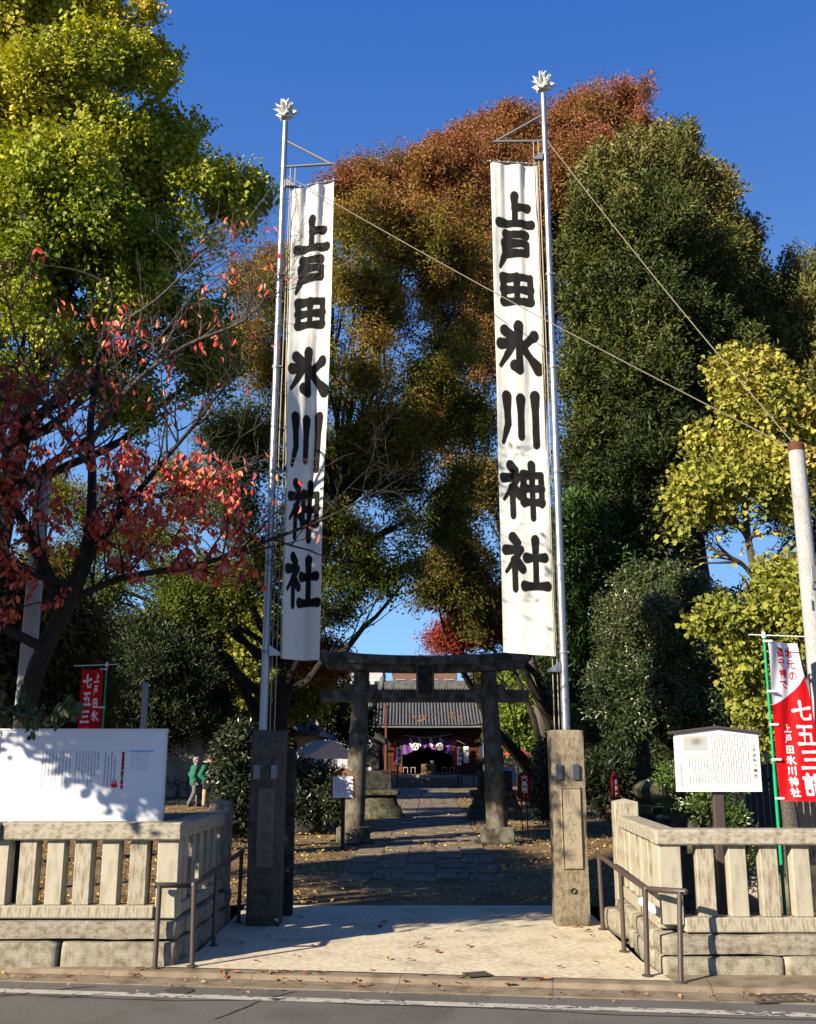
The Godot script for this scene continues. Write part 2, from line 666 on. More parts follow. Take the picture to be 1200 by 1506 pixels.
func make_textures() -> void:
	T.grain = noise_tex(1, 0.05, [[0.0, grey(0.62)], [0.45, grey(0.9)], [0.7, grey(1.0)], [1.0, grey(0.8)]], 5)
	T.speck = noise_tex(2, 0.16, [[0.0, grey(0.45)], [0.4, grey(0.85)], [0.6, grey(1.0)], [1.0, Color(1, 0.97, 0.9)]], 3)
	T.stain = noise_tex(3, 0.012, [[0.0, Color(0.6, 0.56, 0.5)], [0.3, Color(0.82, 0.8, 0.76)], [0.6, grey(0.97)], [1.0, grey(1.0)]], 6)
	T.moss = noise_tex(4, 0.014, [[0.0, Color(0.42, 0.41, 0.33)], [0.35, Color(0.66, 0.65, 0.58)], [0.65, grey(0.95)], [1.0, grey(1.0)]], 6)
	T.soft = noise_tex(5, 0.008, [[0.0, Color(0.82, 0.8, 0.77)], [0.5, grey(0.96)], [1.0, grey(1.0)]], 5)
	T.faint = noise_tex(15, 0.02, [[0.0, Color(0.8, 0.77, 0.72)], [0.35, Color(0.92, 0.91, 0.89)], [0.6, grey(1.0)], [1.0, grey(0.97)]], 6)
	T.bump = noise_tex(6, 0.06, [[0.0, grey(0.0)], [1.0, grey(1.0)]], 6)
	T.pits = noise_tex(8, 0.09, [[0.0, grey(0.0)], [0.35, grey(0.75)], [1.0, grey(1.0)]], 3, true)
	T.lump = noise_tex(9, 0.02, [[0.0, grey(0.0)], [1.0, grey(1.0)]], 6)
	T.fibre = noise_tex(10, 0.03, [[0.0, grey(0.45)], [0.5, grey(0.85)], [1.0, grey(1.0)]], 5)
	T.soil = noise_tex(11, 0.05, [[0.0, Color(0.45, 0.42, 0.38)], [0.4, Color(0.8, 0.78, 0.72)], [0.62, grey(1.0)], [0.72, Color(1.0, 0.88, 0.55)], [1.0, Color(0.75, 0.6, 0.4)]], 6)
	T.asphalt = noise_tex(12, 0.3, [[0.0, grey(0.4)], [0.4, grey(0.8)], [0.65, grey(1.0)], [1.0, Color(1.0, 0.98, 0.95)]], 2)
	T.bark = noise_tex(13, 0.04, [[0.0, grey(0.35)], [0.5, grey(0.75)], [0.7, grey(1.0)], [1.0, Color(0.9, 0.95, 0.85)]], 5)


func make_materials() -> void:
	var one := Vector3.ONE
	mat("asphalt", lin(0.141, 0.133, 0.12), 0.92, {"grain": T.asphalt, "scale": one * 0.5, "bump": T.asphalt, "relief": 0.25, "stain": T.soft, "stain_scale": one * 0.25})
	mat("road_paint", lin(0.471, 0.456, 0.41), 0.75, {"grain": T.speck, "scale": one * 3.0, "stain": T.soft, "stain_scale": one * 1.1})
	mat("crack", lin(0.0152, 0.0152, 0.0152), 0.95)
	mat("gutter", lin(0.255, 0.205, 0.145), 0.9, {"grain": T.speck, "scale": one * 2.5, "bump": T.bump, "relief": 0.2, "stain": T.stain, "stain_scale": Vector3(0.5, 0.5, 0.5)})
	mat("concrete", lin(0.578, 0.505, 0.372), 0.85, {"grain": T.faint, "scale": one * 1.3, "bump": T.bump, "relief": 0.08, "stain": T.soft, "stain_scale": one * 0.35})
	mat("fence_stone", lin(0.414, 0.379, 0.296), 0.85, {"grain": T.speck, "scale": one * 1.6, "bump": T.pits, "relief": 0.2, "stain": T.stain, "stain_scale": Vector3(4.0, 0.8, 4.0)})
	mat("fence_stone_pale", lin(0.441, 0.406, 0.318), 0.85, {"grain": T.speck, "scale": one * 1.6, "bump": T.pits, "relief": 0.12, "stain": T.soft, "stain_scale": Vector3(1.9, 0.5, 1.9)})
	mat("fence_stone_grey", lin(0.406, 0.375, 0.299), 0.88, {"grain": T.speck, "scale": one * 1.6, "bump": T.pits, "relief": 0.2, "stain": T.stain, "stain_scale": Vector3(1.6, 2.2, 1.6)})
	mat("base_stone", lin(0.387, 0.357, 0.282), 0.9, {"grain": T.speck, "scale": one * 3.0, "bump": T.bump, "relief": 0.8, "stain": T.stain, "stain_scale": one * 1.1})
	mat("base_stone_dark", lin(0.379, 0.343, 0.274), 0.9, {"grain": T.speck, "scale": one * 3.0, "bump": T.bump, "relief": 0.8, "stain": T.stain, "stain_scale": Vector3(1.5, 2.5, 1.5)})
	mat("pillar_stone_shaded", lin(0.129, 0.114, 0.0912), 0.9, {"grain": T.speck, "scale": one * 2.2, "bump": T.bump, "relief": 1.3, "stain": T.stain, "stain_scale": Vector3(2.2, 1.5, 2.2)})  # pillar stone with shade put into a darker colour
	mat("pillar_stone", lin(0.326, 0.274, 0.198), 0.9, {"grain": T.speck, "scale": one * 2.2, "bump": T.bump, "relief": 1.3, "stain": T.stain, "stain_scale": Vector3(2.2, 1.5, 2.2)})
	mat("torii_stone", lin(0.205, 0.186, 0.156), 0.9, {"grain": T.speck, "scale": one * 2.5, "bump": T.bump, "relief": 0.8, "stain": T.moss, "stain_scale": Vector3(0.6, 0.35, 0.6)})
	mat("dark_stone", lin(0.076, 0.0745, 0.0646), 0.92, {"grain": T.grain, "scale": one * 2.0, "bump": T.bump, "relief": 1.5, "stain": T.moss, "stain_scale": one * 0.7})
	mat("moss_stone", lin(0.144, 0.141, 0.0912), 0.95, {"grain": T.grain, "scale": one * 2.0, "bump": T.bump, "relief": 1.5, "stain": T.moss, "stain_scale": one * 0.9})
	mat("paving", lin(0.228, 0.182, 0.129), 0.85, {"grain": T.speck, "scale": one * 2.0, "bump": T.bump, "relief": 0.3, "stain": T.stain, "stain_scale": one * 0.5})
	mat("paving_pale", lin(0.247, 0.199, 0.141), 0.85, {"grain": T.speck, "scale": one * 2.0, "bump": T.bump, "relief": 0.3, "stain": T.stain, "stain_scale": one * 0.6})
	mat("soil", lin(0.258, 0.182, 0.106), 0.97, {"grain": T.soil, "scale": one * 0.9, "bump": T.bump, "relief": 1.2, "stain": T.stain, "stain_scale": one * 0.12})
	mat("far_ground", lin(0.152, 0.129, 0.0912), 0.97, {"grain": T.grain, "scale": one * 0.2})
	mat("brown_paint", lin(0.0646, 0.0456, 0.0365), 0.45, {"grain": T.grain, "scale": one * 3.0, "spec": 0.5})
	mat("rust", lin(0.106, 0.0342, 0.0167), 0.8, {"grain": T.speck, "scale": one * 5.0})
	mat("steel", lin(0.418, 0.418, 0.433), 0.42, {"metal": 0.85, "grain": T.grain, "scale": Vector3(6, 0.5, 6)})
	mat("dull_steel", lin(0.289, 0.289, 0.296), 0.5, {"metal": 0.6, "grain": T.grain, "scale": one * 3.0})
	mat("plate_metal", lin(0.122, 0.129, 0.137), 0.35, {"metal": 0.8})
	mat("leaf_ornament", lin(0.6, 0.6, 0.56), 0.45, {"metal": 0.1, "spec": 0.5})
	mat("rope", lin(0.342, 0.296, 0.228), 0.9)
	mat("old_rope", lin(0.182, 0.16, 0.122), 0.9)
	mat("concrete_pole", lin(0.4, 0.4, 0.405), 0.85, {"grain": T.grain, "scale": Vector3(3, 0.6, 3), "bump": T.bump, "relief": 0.3, "stain": T.soft, "stain_scale": Vector3(2.5, 0.4, 2.5)})
	mat("white_board", lin(0.608, 0.608, 0.608), 0.5)
	mat("aluminium", lin(0.456, 0.456, 0.456), 0.4, {"metal": 0.7})
	mat("dark_wood", lin(0.0418, 0.0258, 0.0198), 0.75, {"grain": T.fibre, "scale": Vector3(9, 0.8, 9)})
	mat("red_wood", lin(0.152, 0.0494, 0.0266), 0.75, {"grain": T.fibre, "scale": Vector3(6, 0.5, 6)})
	mat("wood", lin(0.228, 0.129, 0.0646), 0.75, {"grain": T.fibre, "scale": Vector3(9, 0.8, 9)})
	mat("vermilion", lin(0.342, 0.0304, 0.0228), 0.6)
	mat("roof_tile", lin(0.125, 0.124, 0.122), 0.6, {"grain": T.grain, "scale": one * 1.3, "bump": T.bump, "relief": 0.4, "stain": T.stain, "stain_scale": one * 0.3})
	mat("hall_dark", lin(0.0152, 0.0129, 0.0122), 0.9)
	mat("purple", lin(0.122, 0.038, 0.205), 0.8, {"rim": 0.3})
	mat("paper_white", lin(0.593, 0.585, 0.555), 0.9)
	mat("pale_stone", lin(0.342, 0.304, 0.236), 0.9, {"grain": T.speck, "scale": one * 1.0})
	mat("tent_cloth", lin(0.547, 0.532, 0.502), 0.8, {"grain": T.grain, "scale": one * 0.6})
	mat("plaster", lin(0.38, 0.35, 0.289), 0.9, {"grain": T.grain, "scale": one * 0.5, "stain": T.soft, "stain_scale": one * 0.2})
	mat("brown_wall", lin(0.152, 0.0874, 0.0646), 0.85, {"grain": T.grain, "scale": one * 0.2})
	mat("white_wall", lin(0.456, 0.456, 0.456), 0.85, {"grain": T.grain, "scale": one * 0.2})
	mat("window_glass", lin(0.0228, 0.0304, 0.038), 0.1, {"spec": 0.6})
	mat("parasol", lin(0.319, 0.0266, 0.0228), 0.8, {"rim": 0.3})
	mat("green_board", lin(0.0152, 0.038, 0.038), 0.6)
	mat("green_pole", lin(0, 0.251, 0.0912), 0.4)
	mat("white_plastic", lin(0.57, 0.57, 0.562), 0.45)
	mat("black_iron", lin(0.0167, 0.0167, 0.0175), 0.55, {"metal": 0.3})
	mat("iron_lid", lin(0.0988, 0.0874, 0.0722), 0.7, {"metal": 0.4, "grain": T.speck, "scale": one * 8.0, "bump": T.pits, "relief": 0.3})
	mat("bark", lin(0.0836, 0.0669, 0.0502), 0.95, {"grain": T.bark, "scale": Vector3(3, 0.9, 3), "bump": T.bark, "relief": 2.5, "stain": T.moss, "stain_scale": one * 0.6})
	mat("bark_grey", lin(0.144, 0.125, 0.106), 0.95, {"grain": T.bark, "scale": Vector3(4, 1.5, 4), "bump": T.bark, "relief": 1.5})
	mat("bark_dark", lin(0.0418, 0.0342, 0.0281), 0.95, {"grain": T.bark, "scale": Vector3(3, 0.9, 3), "bump": T.bark, "relief": 2.0})
	mat("leaf_soft", lin(0.88, 0.88, 0.88), 0.6, {"vertex": true, "back": Color(0.8, 0.8, 0.42), "spec": 0.3})
	mat("leaf_glossy", lin(0.8, 0.8, 0.8), 0.5, {"vertex": true, "back": Color(0.4, 0.42, 0.14), "spec": 0.32})
	mat("leaf_shiny", lin(0.8, 0.8, 0.8), 0.38, {"vertex": true, "back": Color(0.3, 0.32, 0.12), "spec": 0.5})
	mat("leaf_red", lin(0.95, 0.95, 0.95), 0.5, {"vertex": true, "back": Color(0.5, 0.4, 0.35), "spec": 0.4})
	mat("leaf_dry", lin(0.8, 0.8, 0.8), 0.85, {"vertex": true, "spec": 0.2})
	mat("skin", lin(0.38, 0.236, 0.167), 0.6)
	mat("green_coat", lin(0.00912, 0.0988, 0.0646), 0.85, {"rim": 0.3})
	mat("grey_trousers", lin(0.0988, 0.103, 0.11), 0.9)
	mat("beige_trousers", lin(0.319, 0.251, 0.167), 0.9)
	mat("black_cloth", lin(0.0137, 0.0137, 0.0152), 0.9)
	mat("grey_hair", lin(0.228, 0.228, 0.228), 0.8)
	mat("dark_hair", lin(0.038, 0.0342, 0.0342), 0.7)
	mat("rubber", lin(0.0152, 0.0152, 0.0152), 0.8)


# ---------------------------------------------------------------- the setting
const ROAD_A := Vector2(-3.274, 9.09)      # a point of the road's edge (x, d) and its direction
const ROAD_E := Vector2(0.9911, -0.1327)


func road_at(along: float, back: float, y: float) -> Vector3:
	var p := ROAD_A + ROAD_E * along + Vector2(0.1327, 0.9911) * back
	return V(p.x, y, p.y)


func build_ground() -> void:
	# everything under and around, out to the horizon
	var st := sk()
	quad(st, V(-700, -0.06, -200), V(700, -0.06, -200), V(700, -0.06, 850), V(-700, -0.06, 850), Vector3.UP)
	structure("ground", st, M.far_ground)
	# the trodden earth of the precinct, a little uneven
	st = sk()
	var hgt := func(x: float, d: float) -> float: return 0.1 + 0.022 * wob.get_noise_2d(x * 5.0, d * 5.0) * clampf((d - 12.0) * 0.5, 0.0, 1.0)
	var cells := func(x0: float, x1: float, d0: float, d1: float, nx: int, nd: int) -> void:
		for i in nx:
			for j in nd:
				var p := []
				for k in [[0, 0], [1, 0], [1, 1], [0, 1]]:
					var x := lerpf(x0, x1, float(i + k[0]) / nx)
					var d := lerpf(d0, d1, float(j + k[1]) / nd)
					p.append(V(x, hgt.call(x, d), d))
				var n := [Vector3.UP, Vector3.UP, Vector3.UP]
				tri3(st, [p[0], p[1], p[2]], n)
				tri3(st, [p[0], p[2], p[3]], n)
	cells.call(-45.0, 45.0, 12.7, 36.0, 90, 24)
	cells.call(-45.0, 45.0, 36.0, 120.0, 30, 20)
	cells.call(-45.0, -2.12, 9.66, 12.7, 20, 3)
	cells.call(2.2, 45.0, 9.3, 12.7, 20, 3)
	structure("precinct_ground", st, M.soil)
	# the path of flagstones, straight from the gate to the hall
	var path := Node3D.new()
	path.name = "path"
	add_child(path)
	path.set_meta("kind", "structure")
	var cx := func(d: float) -> float: return 0.1 + (d - 12.0) * 0.0195
	var shapes := []
	for k in 6:
		var s := sk()
		box(s, Vector3(0.456, 0.06, 0.761), Transform3D.IDENTITY, 0.006)
		s.set_material(M.paving if k % 2 else M.paving_pale)
		shapes.append(s.commit())
	var d := 15.4
	var row := 0
	while d < 33.0:
		for i in 5:
			var off := 0.37 if (i + row) % 2 else 0.0
			var xf := Transform3D(Basis(Vector3.UP, -0.0195 + rf(-0.012, 0.012)).rotated(Vector3.RIGHT, rf(-0.006, 0.006)), V(cx.call(d) + (i - 2) * 0.46, 0.088 + rf(0.0, 0.006), d + off))
			share("paving_stone", shapes[rng.randi() % 6], xf, path)
		d += 0.765
		row += 1
	st = sk()
	while d < 59.5:
		for i in 5:
			box(st, Vector3(0.44, 0.05, 0.74), Transform3D(Basis(Vector3.UP, -0.0195), V(cx.call(d) + (i - 2) * 0.46, 0.1, d + (0.37 if i % 2 else 0.0))))
		d += 0.765
	put("far_paving", st, M.paving, path).set_meta("kind", "stuff")


func build_street() -> void:
	var st := sk()
	quad(st, road_at(-60, -12.0, 0.0), road_at(60, -12.0, 0.0), road_at(60, 0.0, 0.0), road_at(-60, 0.0, 0.0), Vector3.UP)
	var road := structure("road", st, M.asphalt)
	# cracks, tarred over
	for c in [[[0.02, -0.75], [0.32, -0.5], [0.5, -0.38], [0.66, -0.2], [0.86, -0.08]], [[2.1, -1.0], [2.22, -0.6], [2.27, -0.35], [2.45, -0.06]], [[0.75, -0.52], [0.95, -0.4], [1.15, -0.36]], [[2.3, -0.34], [3.0, -0.44], [3.9, -0.41], [4.8, -0.5], [6.2, -0.47]], [[-0.6, -0.5], [0.4, -0.46], [1.6, -0.5], [2.27, -0.38]]]:
		st = sk()
		for i in c.size() - 1:
			var n := 6
			for k in n:
				var p := Vector2(c[i][0], c[i][1]).lerp(Vector2(c[i + 1][0], c[i + 1][1]), float(k) / n)
				var q := Vector2(c[i][0], c[i][1]).lerp(Vector2(c[i + 1][0], c[i + 1][1]), float(k + 1) / n)
				p += Vector2(0.02, 0.02) * wob.get_noise_2d(p.x * 60, p.y * 60)
				q += Vector2(0.02, 0.02) * wob.get_noise_2d(q.x * 60, q.y * 60)
				var w := 0.009 + 0.005 * wob.get_noise_2d(p.x * 90, 3)
				var e := (q - p).normalized().orthogonal() * w
				quad(st, road_at(p.x - e.x, p.y - e.y, 0.003), road_at(p.x + e.x, p.y + e.y, 0.003), road_at(q.x + e.x, q.y + e.y, 0.003), road_at(q.x - e.x, q.y - e.y, 0.003), Vector3.UP)
		put("crack", st, M.crack, road, false)
	# the worn white edge line, with paint missing where tyres have been
	st = sk()
	for i in 700:
		for j in 6:
			var a := -4.0 + i * 0.02
			var b := -0.405 + j * 0.022
			var wear := 0.55 * wob.get_noise_2d(a * 13.0, b * 60.0) + 0.6 * wob.get_noise_2d(a * 60.0, b * 160.0) + 0.35 * wob.get_noise_2d(a * 2.0, 9.0)
			if wear > 0.22 or wear + 0.05 * absf(j - 2.5) > 0.28: continue
			quad(st, road_at(a, b, 0.004), road_at(a + 0.02, b, 0.004), road_at(a + 0.02, b + 0.022, 0.004), road_at(a, b + 0.022, 0.004), Vector3.UP)
	put("edge_line", st, M.road_paint, road, false)
	st = sk()
	for i in 60:
		for j in 8:
			var a := -2.3 + i * 0.03
			var b := -1.06 + j * 0.025
			if wob.get_noise_2d(a * 40.0, b * 90.0) > 0.3: continue
			quad(st, road_at(a, b, 0.004), road_at(a + 0.03, b, 0.004), road_at(a + 0.03, b + 0.025, 0.004), road_at(a, b + 0.025, 0.004), Vector3.UP)
	put("lane_marking", st, M.road_paint, road, false)
	# the gutter: slabs of tinted concrete rising to the kerb lip, open joints between them
	var gut := Node3D.new()
	gut.name = "kerb"
	add_child(gut)
	gut.set_meta("kind", "structure")
	for i in 40:
		var a := -22.0 + i * 1.2
		var b := a + 1.196
		st = sk()
		var prof := [[0.0, -0.03], [0.0, 0.008], [0.27, 0.012], [0.30, 0.045], [0.33, 0.05], [0.62, 0.052], [1.2, 0.052]]
		for k in prof.size() - 1:
			quad(st, road_at(a, prof[k][0], prof[k][1]), road_at(b, prof[k][0], prof[k][1]), road_at(b, prof[k + 1][0], prof[k + 1][1]), road_at(a, prof[k + 1][0], prof[k + 1][1]))
		put("kerb_slab", st, M.gutter, gut, false)
	# a slotted drain in the gutter by the long fence
	st = sk()
	for k in 7:
		var q := road_at(5.9 + k * 0.085, 0.14, 0.018)
		box(st, Vector3(0.03, 0.012, 0.2), Transform3D(Basis(Vector3.UP, 0.133), q), 0.002)
	box(st, Vector3(0.62, 0.012, 0.02), Transform3D(Basis(Vector3.UP, 0.133), road_at(6.15, 0.25, 0.018)))
	box(st, Vector3(0.62, 0.012, 0.02), Transform3D(Basis(Vector3.UP, 0.133), road_at(6.15, 0.03, 0.018)))
	tag(put("drain_grate", st, M.iron_lid, self), "dark slotted iron drain grate in the tan gutter before the stone fence", "drain grate")
	# the apron of pale concrete between the fences: two slabs, sloping up to the gate
	var left := [Vector2(-2.02, 9.36), Vector2(-1.86, 10.0), Vector2(-1.84, 12.7)]
	var right := [Vector2(2.06, 8.82), Vector2(1.98, 9.6), Vector2(1.98, 12.7)]
	var apron := Node3D.new()
	apron.name = "apron_pavement"
	add_child(apron)
	apron.set_meta("kind", "structure")
	var ap := func(u: float, v: float) -> Vector3:
		var k := v * 2.0
		var l: Vector2 = left[0].lerp(left[1], k) if k < 1.0 else left[1].lerp(left[2], k - 1.0)
		var r: Vector2 = right[0].lerp(right[1], k) if k < 1.0 else right[1].lerp(right[2], k - 1.0)
		var p := l.lerp(r, u)
		return V(p.x, 0.056 + 0.052 * clampf((p.y - 9.0) / 3.6, 0.0, 1.0) + 0.004 * wob.get_noise_2d(p.x * 6, p.y * 6), p.y)
	for s in [[0.0, 0.4878], [0.4883, 1.0]]:
		st = sk()
		for i in 8:
			for j in 12:
				var u0 := lerpf(s[0], s[1], i / 8.0)
				var u1 := lerpf(s[0], s[1], (i + 1) / 8.0)
				var nn := [Vector3.UP, Vector3.UP, Vector3.UP]
				var p := [ap.call(u0, j / 12.0), ap.call(u1, j / 12.0), ap.call(u1, (j + 1) / 12.0), ap.call(u0, (j + 1) / 12.0)]
				tri3(st, [p[0], p[1], p[2]], nn)
				tri3(st, [p[0], p[2], p[3]], nn)
		put("concrete_slab", st, M.concrete, apron, false)
	st = sk()
	box(st, Vector3(0.2, 0.012, 0.15), at(0.55, 0.066, 9.02, 0.35), 0.003)
	tag(put("valve_cover", st, M.iron_lid, self), "small square iron valve cover set in the pale concrete apron", "valve cover")
	st = sk()
	lathe(st, [Vector2(0.0, 0.008), Vector2(0.1, 0.008), Vector2(0.115, 0.006), Vector2(0.118, 0.0)], 20, Transform3D(Basis(), road_at(1.55, -0.17, 0.001)))
	tag(put("manhole_cover", st, M.iron_lid, self), "round iron valve lid in the road beside the worn white line", "valve lid")


# ---------------------------------------------------------------- stone fences and handrails
func fence(label: String, s: float, corner: Vector2, gy: float, yy: Array, first: float, step: float, count: int, end: Vector2, end_w: float, top: float) -> void:
	# s: which way the front runs along x; yy: heights [course, bottom of bottom rail, its top, bottom of top rail, its top]
	var root := thing("stone_fence", label, "fence", V(corner.x, gy, corner.y), "stone fences beside the gate")
	var stones := [M.fence_stone, M.fence_stone_pale, M.fence_stone, M.fence_stone_pale]
	var turn := -0.012 * s if s < 0 else 0.0
	var along := Vector2(s, 0.0).rotated(turn)
	var n := 0
	# corner post
	var st := sk()
	box(st, Vector3(0.185, yy[3] - gy - 0.38, 0.185), at(corner.x, (yy[3] + gy + 0.38) * 0.5, corner.y), 0.008)
	put("corner_post", st, M.fence_stone_pale, root)
	# front balusters, turned a little, each its own stone
	for i in count:
		var p := corner + along * (first + step * i)
		st = sk()
		var wide := 0.148 if i != 7 else 0.2
		box(st, Vector3(wide, yy[3] - yy[2], 0.14), at(p.x, (yy[2] + yy[3]) * 0.5, p.y + 0.005, rf(-0.04, 0.04)), 0.007)
		put("baluster", st, stones[i % 4], root)
	var len := first + step * count
	# rails: pieces about 1.9 m long, butted
	var at_s := 0.0
	while at_s < len:
		var l := minf(1.72, len - at_s)
		var mid := corner + along * (at_s + l * 0.5)
		st = sk()
		box(st, Vector3(l - 0.006, yy[2] - yy[1], 0.2), at(mid.x + s * 0.093, (yy[1] + yy[2]) * 0.5, mid.y, -turn), 0.01)
		put("bottom_rail", st, M.fence_stone, root)
		at_s += l
	at_s = -0.12
	while at_s < len:
		var l := minf(1.56 if at_s < 0.0 else 1.9, len - at_s)
		var mid := corner + along * (at_s + l * 0.5)
		st = sk()
		box(st, Vector3(l - 0.006, yy[4] - yy[3], 0.25), at(mid.x, (yy[3] + yy[4]) * 0.5, mid.y, -turn), 0.014)
		put("top_rail", st, M.fence_stone_grey, root)
		at_s += l
	# split-faced courses under the front
	for c in 2:
		var y0: float = (yy[0] if c else -0.04)
		var y1: float = (yy[1] - 0.012 if c else yy[0] - 0.012)
		at_s = -0.12
		var k := 0
		while at_s < len:
			var l = [0.98, 1.25, 1.1, 1.4][(k + c * 2) % 4]
			if c: l *= 1.45
			l = minf(l, len - at_s + 0.2)
			var mid = corner + along * (at_s + l * 0.5)
			st = sk()
			rough_block(st, Vector3(l - 0.012, y1 - y0, 0.34), at(mid.x, (y0 + y1) * 0.5, mid.y + 0.02 + 0.02 * c, -turn), 0.017, 0.045, 0.012)
			put_rough("base_stone", st, M.base_stone_dark if c else M.base_stone, root)
			at_s += l
			k += 1
	# the short side towards the gate
	var side := end - corner
	var sl := side.length()
	var sd := side / sl
	var ang := atan2(sd.x, sd.y)
	for i in 6:
		var p := corner + sd * (0.32 + i * (sl - 0.55) / 5.0)
		st = sk()
		box(st, Vector3(0.13, yy[3] - yy[2], 0.13), at(p.x, (yy[2] + yy[3]) * 0.5, p.y, -ang + rf(-0.03, 0.03)), 0.007)
		put("baluster", st, stones[(i + 1) % 4], root)
	var m := corner + sd * (sl * 0.5)
	st = sk()
	bar(st, V(corner.x + sd.x * 0.095, (yy[1] + yy[2]) * 0.5, corner.y + sd.y * 0.095), V(end.x, (yy[1] + yy[2]) * 0.5, end.y - end_w * 0.5), 0.17, yy[2] - yy[1] - 0.006, 0.01)
	put("bottom_rail", st, M.fence_stone, root)
	st = sk()
	bar(st, V(corner.x + sd.x * 0.127, (yy[3] + yy[4]) * 0.5, corner.y + sd.y * 0.127), V(end.x, (yy[3] + yy[4]) * 0.5, end.y - end_w * 0.5), 0.21, yy[4] - yy[3] - 0.008, 0.014)
	put("top_rail", st, M.fence_stone_grey, root)
	for c in 2:
		var y0: float = (yy[0] if c else 0.0)
		var y1: float = (yy[1] - 0.012 if c else yy[0] - 0.012)
		for k in 2:
			var a := 0.19 + k * (sl - 0.1) * 0.5
			var l := (sl - 0.1) * 0.5
			var p := corner + sd * (a + l * 0.5)
			st = sk()
			rough_block(st, Vector3(0.28, y1 - y0, l - 0.012), at(p.x, (y0 + y1) * 0.5, p.y, -ang), 0.012)
			put_rough("base_stone", st, M.base_stone, root)
	# the taller post at its end, with a low pyramid for a top
	st = sk()
	box(st, Vector3(end_w, top - gy, end_w), at(end.x, (top + gy) * 0.5, end.y, -ang), 0.01)
	for k in 4:
		var b := Basis(Vector3.UP, -ang + k * PI / 2)
		var h := end_w * 0.5 - 0.01
		tri(st, V(end.x, top, end.y) + b * Vector3(-h, 0, h), V(end.x, top, end.y) + b * Vector3(h, 0, h), V(end.x, top + 0.028, end.y), b * Vector3(0, 0.8, 0.6))
	put("end_post", st, M.fence_stone, root)


func handrail(label: String, feet: Array, tops: Array) -> void:
	var root := thing("handrail", label, "handrail", feet[0], "brown handrails on both sides of the apron")
	var st := sk()
	var rr := []
	for t in tops: rr.append(0.024)
	tube(st, tops, rr, 10)
	put("rail", st, M.brown_paint, root)
	for t in tops:
		st = sk()
		lathe(st, [Vector2(0, -0.026), Vector2(0.019, -0.019), Vector2(0.027, 0), Vector2(0.019, 0.019), Vector2(0, 0.026)], 10, Transform3D(Basis(), t))
		put("joint", st, M.brown_paint, root)
	for f in feet:
		# the post meets the rail at the rail's nearest point in plan
		var best := Vector3.ZERO
		var bd := 1e9
		for i in tops.size() - 1:
			for k in 41:
				var p: Vector3 = tops[i].lerp(tops[i + 1], k / 40.0)
				var d := Vector2(p.x - f.x, p.z - f.z).length()
				if d < bd: bd = d; best = p
		st = sk()
		rod(st, f, Vector3(f.x, best.y, f.z).lerp(best, 0.7), 0.021, 10)
		lathe(st, [Vector2(0.045, 0.0), Vector2(0.045, 0.008), Vector2(0.024, 0.016)], 10, Transform3D(Basis(), f))
		put("post", st, M.brown_paint, root)


func build_fences() -> void:
	fence("pale stone fence under the white notice board, its corner by the handrail", -1.0, Vector2(-2.055, 9.56), 0.04, [0.258, 0.421, 0.524, 1.057, 1.203], 0.262, 0.236, 13, Vector2(-2.0, 11.7), 0.22, 1.285)
	fence("pale stone fence before the information board and the red festival flag", 1.0, Vector2(2.16, 9.2), 0.04, [0.197, 0.362, 0.477, 1.043, 1.167], 0.3, 0.262, 13, Vector2(2.27, 11.45), 0.25, 1.3)
	handrail("brown tubular handrail in the shade beside the dark gate pillar", [V(-2.09, 0.05, 9.33), V(-1.79, 0.06, 9.36), V(-1.775, 0.07, 10.27), V(-1.75, 0.09, 11.55)], [V(-2.13, 0.70, 9.36), V(-1.81, 0.70, 9.38), V(-1.775, 0.74, 10.2), V(-1.735, 0.79, 11.58)])
	handrail("brown tubular handrail in the sun beside the carved gate pillar", [V(1.93, 0.09, 11.1), V(1.915, 0.07, 9.98), V(1.9, 0.06, 8.98), V(2.11, 0.05, 8.76)], [V(1.915, 0.80, 11.2), V(1.91, 0.755, 10.0), V(1.93, 0.71, 9.02), V(2.2, 0.71, 8.84)])
	var st := sk()
	rod(st, V(1.985, 0.56, 9.45), V(2.01, 0.54, 9.12), 0.036, 14)
	tag(put("drain_pipe", st, M.white_plastic), "short white plastic pipe lying on the ledge of the sunny stone fence", "pipe")
	for q in [[-2.32, 9.85, "thin rusty iron stake behind the stone balusters below the white notice board"], [2.33, 9.55, "thin rusty iron stake behind the stone balusters below the information board"]]:
		st = sk()
		rod(st, V(q[0], 0.05, q[1]), V(q[0] + 0.02, 1.05, q[1]), 0.022, 8)
		tag(put("iron_stake", st, M.rust), q[2], "stake", "rusty stakes behind the fences")
	# loose kerb stones where the sunny handrail meets the pillar
	st = sk()
	rough_block(st, Vector3(0.24, 0.22, 0.7), at(2.12, 0.17, 11.0, 0.06), 0.015)
	tag(put_rough("kerb_stone", st, M.base_stone_dark, self), "low worn stone block between the carved pillar and the sunny fence", "stone block")


